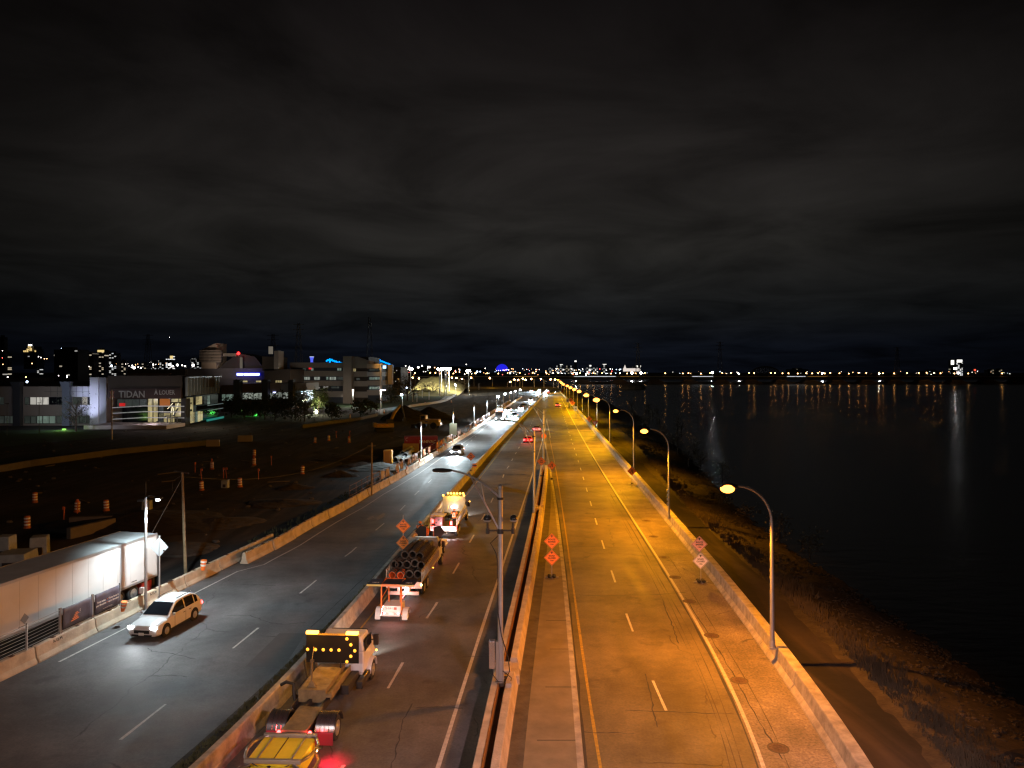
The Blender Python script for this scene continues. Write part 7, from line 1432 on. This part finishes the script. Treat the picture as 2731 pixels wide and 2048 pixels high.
# blue dome
t0 = thing('blue_dome', 'glowing deep blue geodesic dome on the far horizon', 'dome', P(1084.5, 799.5, 2500)); m = MB(); rr = 20.5; prof = [(rr * math.cos(rad(a)), rr * math.sin(rad(a))) for a in (-8, 8, 24, 40, 56, 72, 88)]; m.lathe(prof, n=18); m.build('shell', em('dome_blue', (.02, .02, .95), .85), t0)
m = MB(); [m.tube([((rr + .2) * math.cos(rad(a)) * math.cos(t), (rr + .2) * math.cos(rad(a)) * math.sin(t), (rr + .2) * math.sin(rad(a))) for a in range(-8, 90, 16)], .4, 3) for t in [2*math.pi*k/14 for k in range(14)]]; m.build('lattice', em('dome_lattice', (.05, .05, 1.0), .35), t0)
m = MB(); [m.sphere((x, -rr - 1, -1 + R.uniform(-1, 2)), 1.0, 6, 4) for x in (-18, -12, -5, 3, 9, 15)]; m.build('base_lights', em('dome_base', (.8, .85, 1), 5), t0)
# wooded rise on the horizon
m = MB(); vs = []; fs = []; Yh = 2200
for k in range(60):
    x = 860 + 190 * k / 59; h_ = 796 - 3.5 * math.sin(math.pi * k / 59) ** .5 * (1.3 if 15 < k < 50 else .5) + R.uniform(-.5, .5); p = P(x, h_, Yh); vs += [(p.x, Yh, -3), (p.x, Yh, p.z), (p.x, Yh + 150, -3)]
    if k: fs += [(3*k-3, 3*k, 3*k+1, 3*k-2), (3*k-2, 3*k+1, 3*k+2, 3*k-1)]
m.add(vs, fs); o = m.build('hill', pm('far_wood', (.015, .02, .012), .95)); o['kind'] = 'structure'
# far bank ribbon
m = MB(); m.add([(-7000, 1380, -.01), (1.0, 1380, -.01), (7000, 1700, -.01), (7000, 1730, 3), (0, 1450, 3), (-7000, 1450, 3)], [(0, 1, 4, 5), (1, 2, 3, 4)]); struct('far_bank', m, pm('far_bank_soil', (.03, .025, .02), .95))
def citymat(name, c1_, c2_, dens, st, sx=.16, sz=.28, base=(.02, .02, .022)):
    m = bpy.data.materials.new(name); m.use_nodes = True; t = m.node_tree; b = t.nodes['Principled BSDF']; b.inputs['Base Color'].default_value = (*base, 1)
    g = t.nodes.new('ShaderNodeTexCoord'); mp = t.nodes.new('ShaderNodeMapping'); mp.inputs['Scale'].default_value = (sx, .0, sz); t.links.new(g.outputs['Object'], mp.inputs[0])
    fl_ = t.nodes.new('ShaderNodeVectorMath'); fl_.operation = 'FLOOR'; t.links.new(mp.outputs[0], fl_.inputs[0]); wn = t.nodes.new('ShaderNodeTexWhiteNoise'); wn.noise_dimensions = '3D'; t.links.new(fl_.outputs[0], wn.inputs['Vector'])
    fr = t.nodes.new('ShaderNodeVectorMath'); fr.operation = 'FRACTION'; t.links.new(mp.outputs[0], fr.inputs[0]); sp_ = t.nodes.new('ShaderNodeSeparateXYZ'); t.links.new(fr.outputs[0], sp_.inputs[0])
    def mth(op, a, b2): n_ = t.nodes.new('ShaderNodeMath'); n_.operation = op; [t.links.new(v, n_.inputs[i]) if not isinstance(v, (int, float)) else setattr(n_.inputs[i], 'default_value', v) for i, v in enumerate((a, b2))]; return n_.outputs[0]
    on = mth('GREATER_THAN', wn.outputs['Value'], 1 - dens); on = mth('MULTIPLY', on, mth('GREATER_THAN', sp_.outputs[0], .3)); on = mth('MULTIPLY', on, mth('GREATER_THAN', sp_.outputs[2], .4)); on = mth('MULTIPLY', on, st)
    mx = t.nodes.new('ShaderNodeMix'); mx.data_type = 'RGBA'; t.links.new(wn.outputs['Color'], mx.inputs[0]); mx.inputs[6].default_value = (*c1_, 1); mx.inputs[7].default_value = (*c2_, 1); t.links.new(mx.outputs[2], b.inputs['Emission Color']); t.links.new(on, b.inputs['Emission Strength']); return m
CM = [citymat('city_warm', (1, .75, .4), (1, .9, .75), .16, .55), citymat('city_cool', (.8, .9, 1), (1, .95, .85), .24, .7), citymat('city_sparse', (1, .8, .5), (1, 1, 1), .02, .35), citymat('city_bright', (1, .95, .9), (.9, .95, 1), .5, 1.2)]
def tower(x0, x1, yt, Y, mt, lab, crown=None, f=lambda a, b: (a, b), yb=812, steps=()):
    a, b = f(x0, yt), f(x1, yt); pa, pb = P(*a, Y), P(*b, Y); t0 = thing('city_tower', lab, 'tower', ((pa.x + pb.x) / 2, Y, 0)); hw = (pb.x - pa.x) / 2; m = MB(); m.box(-hw, hw, 0, hw * 1.6, -3, pa.z); m.build('body', CM[mt], t0)
    m = MB(); m.box(-hw*.5, hw*.4, hw*.2, hw, pa.z, pa.z + 4); m.build('roof_plant', BRD, t0)
    if crown: m = MB(); m.box(-hw*.8, hw*.8, -.5, -.2, pa.z - crown[1], pa.z - .2); m.build('crown_light', em('crown_' + crown[0], {'w': (1, .97, .9), 'y': (1, .75, .3), 'r': (1, .1, .05)}[crown[0]], {'w': 1.6, 'y': .9, 'r': 1.5}[crown[0]]), t0)
    return t0
# left skyline
T = tower
T(-10, 38, 60, 1500, 2, 'tall dark tower at the left edge of the skyline', f=c1); T(40, 78, 195, 1700, 0, 'lower lit block right of the leftmost tower', f=c1)
t0 = thing('stepped_tower', 'stepped tower with its yellow-lit crown on the left skyline', 'tower'); Ys_ = 1800
for (a, b, yt, yb) in ((200, 308, 183, 330), (222, 292, 158, 186), (236, 276, 136, 160)): fbox(t0, 'tier', c1, a, yt, b, yb, Ys_, CM[2], 30, 0 if yb > 300 else 4)
for (a, b, y0, y1) in ((200, 245, 168, 186), (295, 307, 170, 185), (228, 248, 150, 170), (252, 274, 150, 176), (238, 266, 136, 148)):
    xa, xb, za, zb_ = R4(c1, a, y0, b, y1, Ys_); n_ = max(2, int((xb - xa) / 4))
    for k in range(n_): m = MB(); w_ = (xb - xa) / n_; m.box(xa + k*w_, xa + k*w_ + w_*.62, Ys_ - 1.5, Ys_ - .5, za, zb_ - R.uniform(0, 3)); m.build('lit_bay', em('crown_yellow', (1, .70, .26), .9), t0)
fbox(t0, 'top_light', c1, 240, 122, 264, 134, Ys_, em('top_white', (1, .95, .88), 2.2), 4, -1)
T(310, 345, 225, 1900, 1, 'small pale building right of the stepped tower', f=c1); T(455, 655, 165, 1200, 2, 'wide dark block with no lit windows on the left skyline', f=c1); T(700, 790, 200, 1500, 0, 'block with a few warm windows right of the wide dark block', f=c1); T(815, 885, 168, 1700, 0, 'warm-windowed tower with amber roof lights', ('y', 5), c1); T(890, 980, 192, 1800, 1, 'low cool-lit block before the gap in the skyline', f=c1)
T(1015, 1060, 262, 1900, 0, 'low lit building near the bright cluster', f=c1); T(1180, 1238, 285, 1900, 0, 'low block right of the bright cluster', f=c1); T(1275, 1318, 265, 2100, 1, 'small tower left of the bright pair', f=c1); T(1335, 1380, 256, 2000, 1, 'white-striped tower on the left skyline', f=c1); T(1393, 1430, 244, 2000, 3, 'brightly lit short tower', f=c1); T(1430, 1462, 217, 2000, 3, 'tallest yellow-white tower of the bright pair', ('y', 8), c1); T(1608, 1650, 243, 1900, 1, 'speckled tower left of the louvred building', f=c1); T(1652, 1697, 245, 1900, 1, 'second speckled tower touching the louvred building', f=c1)
t0 = thing('control_tower', 'small flared tower glowing blue and white above the office roof', 'tower', P(*c2(1222, 318), 1600)); m = MB(); s_ = 1600 / F * .81 / 3.687; m.lathe([(16*s_, 0), (12*s_, 8*s_), (13*s_, 25*s_), (20*s_, 50*s_), (21*s_, 56*s_)], n=10); m.build('shaft', em('tower_blue', (.10, .15, 1), .9), t0); m = MB(); m.lathe([(17*s_, 40*s_), (21*s_, 54*s_), (20*s_, 57*s_)], n=10); m.build('top', em('tower_top', (.8, .88, 1), 1.1), t0)
# right skyline
for (a, b, yt, mt, lab, cr) in ((200, 235, 95, 1, 'low lit block at the start of the right skyline', None), (262, 290, 80, 1, 'speckled tower on the right skyline before the tallest', None), (292, 322, 68, 1, 'taller speckled tower with white roof lamp', ('w', 2)), (340, 375, 82, 0, 'warm-lit slab left of the tallest tower', None), (377, 410, 80, 1, 'lit slab touching the tallest tower', None), (415, 437, 36, 2, 'tallest slim tower with a white top light', ('w', 5)), (515, 545, 96, 1, 'speckled block left of the white-lamped cluster', None), (543, 560, 74, 1, 'narrow tower with a bright white top', ('w', 5)), (562, 610, 98, 1, 'low speckled block right of the narrow tower', None), (655, 690, 66, 1, 'grey tower with white corner lamps', ('w', 2)), (692, 712, 95, 2, 'dark low block beside the grey tower', None)): T(a, b, yt, 2600, mt, lab, cr, cw)
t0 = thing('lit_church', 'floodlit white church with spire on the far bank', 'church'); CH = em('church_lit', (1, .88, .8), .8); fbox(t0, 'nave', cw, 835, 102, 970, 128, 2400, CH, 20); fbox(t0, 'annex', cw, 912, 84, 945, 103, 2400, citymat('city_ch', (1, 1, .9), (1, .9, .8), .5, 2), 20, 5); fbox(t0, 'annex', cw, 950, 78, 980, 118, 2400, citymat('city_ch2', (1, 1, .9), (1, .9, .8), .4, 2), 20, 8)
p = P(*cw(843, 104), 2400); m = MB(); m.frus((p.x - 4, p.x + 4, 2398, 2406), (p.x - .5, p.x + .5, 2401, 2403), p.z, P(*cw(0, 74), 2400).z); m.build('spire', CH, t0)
for (a, b, yt, mt, lab, cr) in ((1618, 1650, 92, 2, 'left of the twin white-topped towers on the right horizon', ('w', 16)), (1665, 1716, 88, 3, 'right of the twin white-topped towers on the right horizon', ('w', 10)), (1425, 1545, 178, 2, 'low wide block on the right horizon', None), (1922, 1985, 172, 0, 'speckled low block far right', None), (1990, 2050, 168, 0, 'last speckled block far right', None), (330, 470, 166, 2, 'low dark building behind the truss arch', None), (1805, 1825, 165, 2, 'slim block with a red lamp on top far right', ('r', 6))): T(a, b, yt, 2600, mt, lab, cr, ce)
# strong lights that draw long streaks on the water
for (x, y, r, st, col, lab, Y) in ((1539, 804.5, 1.8, 210, (.85, .95, 1), 'brilliant white light drawing the longest streak on the river', 1395), (2063, 796, 2.2, 34, (.95, .97, 1), 'white light at the foot of the twin towers', 1500), (2070, 806, 1.6, 34, (.95, .97, 1), 'lower white light by the twin towers', 1500), (1365, 806, 2.0, 120, (.95, .97, 1), 'white light below the lit church', 1400), (1384, 806, 2.0, 120, (.95, .97, 1), 'second white light right of the lit church', 1400), (1596, 808, 1.3, 260, (1, .9, .8), 'pale light right of the brilliant one', 1400), (1245, 807, 1.6, 180, (.9, .97, 1), 'cool light behind the ninth river lamp', 1400), (1266, 808, 1.2, 160, (.9, .97, 1), 'second cool light over the start of the bridge', 1400), (1776, 806, 1.5, 140, (.8, .88, 1), 'blue-white light left of the dark bridge pier', 1400), (1900, 809, 1.3, 170, (.9, .95, 1), 'white light in the right half of the far bank', 1420)):
    t0 = thing('floodlight', lab, 'lamp', (P(x, y, Y).x, Y, 0), group='strong lights on the far bank'); z = P(x, y, Y).z; m = MB(); m.cyl((0, 0, 0), (0, 0, z), .4, n=5); m.build('mast', BRD, t0); m = MB(); m.sphere((0, 0, z), r, 8, 6); m.build('lens', em('strong_%d' % st, col, st), t0)
# small distant lamps
fm = [em('far_orange', (1, .5, .2), 9), em('far_white', (1, .9, .8), 9), em('far_blue', (.6, .75, 1), 9), em('far_red', (1, .1, .08), 10), em('far_green', (.2, 1, .5), 8)]
f0 = [None] * 5; fl_names = ['orange', 'white', 'blue-white', 'red', 'green']
def far_lamp(x, y, Y, mi, r):
    p = P(x, y, Y)
    if f0[mi] is None:
        o = thing('distant_lamp', f'one of the tiny {fl_names[mi]} lamps scattered over the far city', 'lamp', group=f'tiny {fl_names[mi]} lamps of the far city'); m = MB(); m.sphere((0, 0, 0), 1, 6, 5); m.build('lens', fm[mi], o); m = MB(); m.cyl((0, 0, -9), (0, 0, -.9), .12, n=4); m.build('pole', BRD, o); f0[mi] = o
    else: o = copy_tree(f0[mi])
    r *= .62; o.location = p; o.scale = (r, r, r)
for k in range(120): far_lamp(R.uniform(1085, 1345) if k % 2 else R.uniform(860, 1330), R.choice((797.5, 800, 803, 805.5, 808)) + R.uniform(-1.5, 1.5), R.uniform(1450, 2100), R.choice((0, 0, 1, 1, 1, 2, 3)), R.uniform(.5, 1.5))
for k in range(55): far_lamp(R.uniform(1345, 2210), R.choice((803, 805.5, 808)) + R.uniform(-1.2, 1.2), R.uniform(1500, 2100), R.choice((0, 0, 0, 0, 1, 1, 1, 2)), R.uniform(.4, 1.0))
for k in range(22): far_lamp(R.uniform(250, 420), R.uniform(783, 795), R.uniform(1500, 1900), R.choice((0, 1, 1)), R.uniform(.5, 1.3))
for (x, y, r) in ((1130, 318, 4.2), (1115, 300, 2), (1165, 312, 1.5), (1290, 292, 2.4), (1430, 292, 3.6), (1495, 295, 3.4), (1455, 305, 2.6), (1628, 298, 4.2), (1535, 298, 2), (1560, 305, 2), (1075, 340, 1.8), (1188, 320, 1.8)): far_lamp(*c1(x, y), 1450, 1, r)
for (x, y, r, mi) in ((940, 302, 3.0, 2), (228, 437, 1.6, 2), (218, 397, .9, 0), (270, 282, 1.5, 0), (565, 387, .9, 1), (565, 397, .9, 1), (493, 385, .6, 1), (750, 308, .9, 1), (65, 397, .8, 1), (620, 330, .5, 1), (518, 154, 1.2, 2), (1428, 62, .8, 1), (345, 232, 1.4, 1), (325, 225, 1.2, 1), (375, 242, 1.4, 0), (395, 242, 1.2, 0), (25, 290, 1.2, 0), (20, 235, 1.0, 3), (20, 175, 1.0, 1)): far_lamp(*c1(x, y), 700 if y > 340 else 1400, mi, r)
for (x, y, r, mi) in ((2155, 568, .5, 2), (2115, 640, .4, 2)): far_lamp(*c2(x, y), 330, mi, r)
for (x, y, r, mi) in ((340, 315, 1.4, 1), (380, 320, 1.2, 1), (480, 330, 3, 1), (520, 313, 1.8, 1), (605, 328, 2.6, 1), (590, 328, 2.6, 1), (660, 333, 1.4, 0), (1010, 298, 1.3, 1), (1220, 342, 1.3, 1), (1130, 377, 2.4, 2), (1165, 378, 1.8, 2), (935, 382, 1.6, 0), (360, 370, 2.6, 2)): far_lamp(*c3(x, y), 1500, mi, r)
# pylons and masts
PYL = pm('pylon_steel', (.10, .09, .085), .7, .4)
def pylon(x, yt, yb, Y, w_, lab, arms=True):
    a, b = P(x, yt, Y), P(x, yb, Y); t0 = thing('pylon', lab, 'pylon', (a.x, Y, 0)); h = a.z; m = MB(); z0 = max(b.z, 0); n = 9
    for sx in (-1, 1):
        for sy in (-1, 1): m.cyl((sx*w_, sy*w_, z0), (sx*w_*.25, sy*w_*.25, h), w_*.07, n=4)
    for k in range(n):
        u, v = k / n, (k + 1) / n; wa, wb = w_*(1 - .75*u), w_*(1 - .75*v); za, zb_ = z0 + (h-z0)*u, z0 + (h-z0)*v; m.cyl((-wa, -wa, za), (wb, -wb, zb_), w_*.04, n=3); m.cyl((wa, -wa, za), (-wb, -wb, zb_), w_*.04, n=3)
    m.build('lattice', PYL, t0); m = MB()
    if arms: [m.cyl((-w_*1.6, 0, h*k_), (w_*1.6, 0, h*k_), w_*.08, n=4) for k_ in (.80, .9, .98)]
    else: [m.box(-w_*.5, w_*.5, -w_*.5, w_*.5, h*k_, h*k_ + w_*.5) for k_ in (.90,)]
    m.build('crossarm', PYL, t0); return t0
pylon(798.5, 684, 800, 430, 1.9, 'tall lattice mast with antenna drums behind the office block', False); pylon(645, 698, 800, 700, 3.4, 'faint pylon left of the lattice mast'); pylon(590, 722, 800, 600, 3, 'faint pylon behind the dark silo'); pylon(320, 722, 800, 900, 4, 'faint pylon on the left horizon'); pylon(1378, 741, 838, 700, 2.6, 'pylon standing in the river on a small dark islet'); pylon(1555, 738, 812, 1200, 4, 'faint pylon behind the long bridge'); pylon(1938, 750, 826, 1000, 3.4, 'faint thin pylon in the right half of the river')
g = G(1378, 842, -1.5); m = MB(); m.lathe([(13, -1.8), (11, 1.2), (8, 3.0), (3, 3.4)], (g.x, 700, 0), 12); tag(m.build('islet', BRD), 'dark mound carrying the river pylon', 'islet')
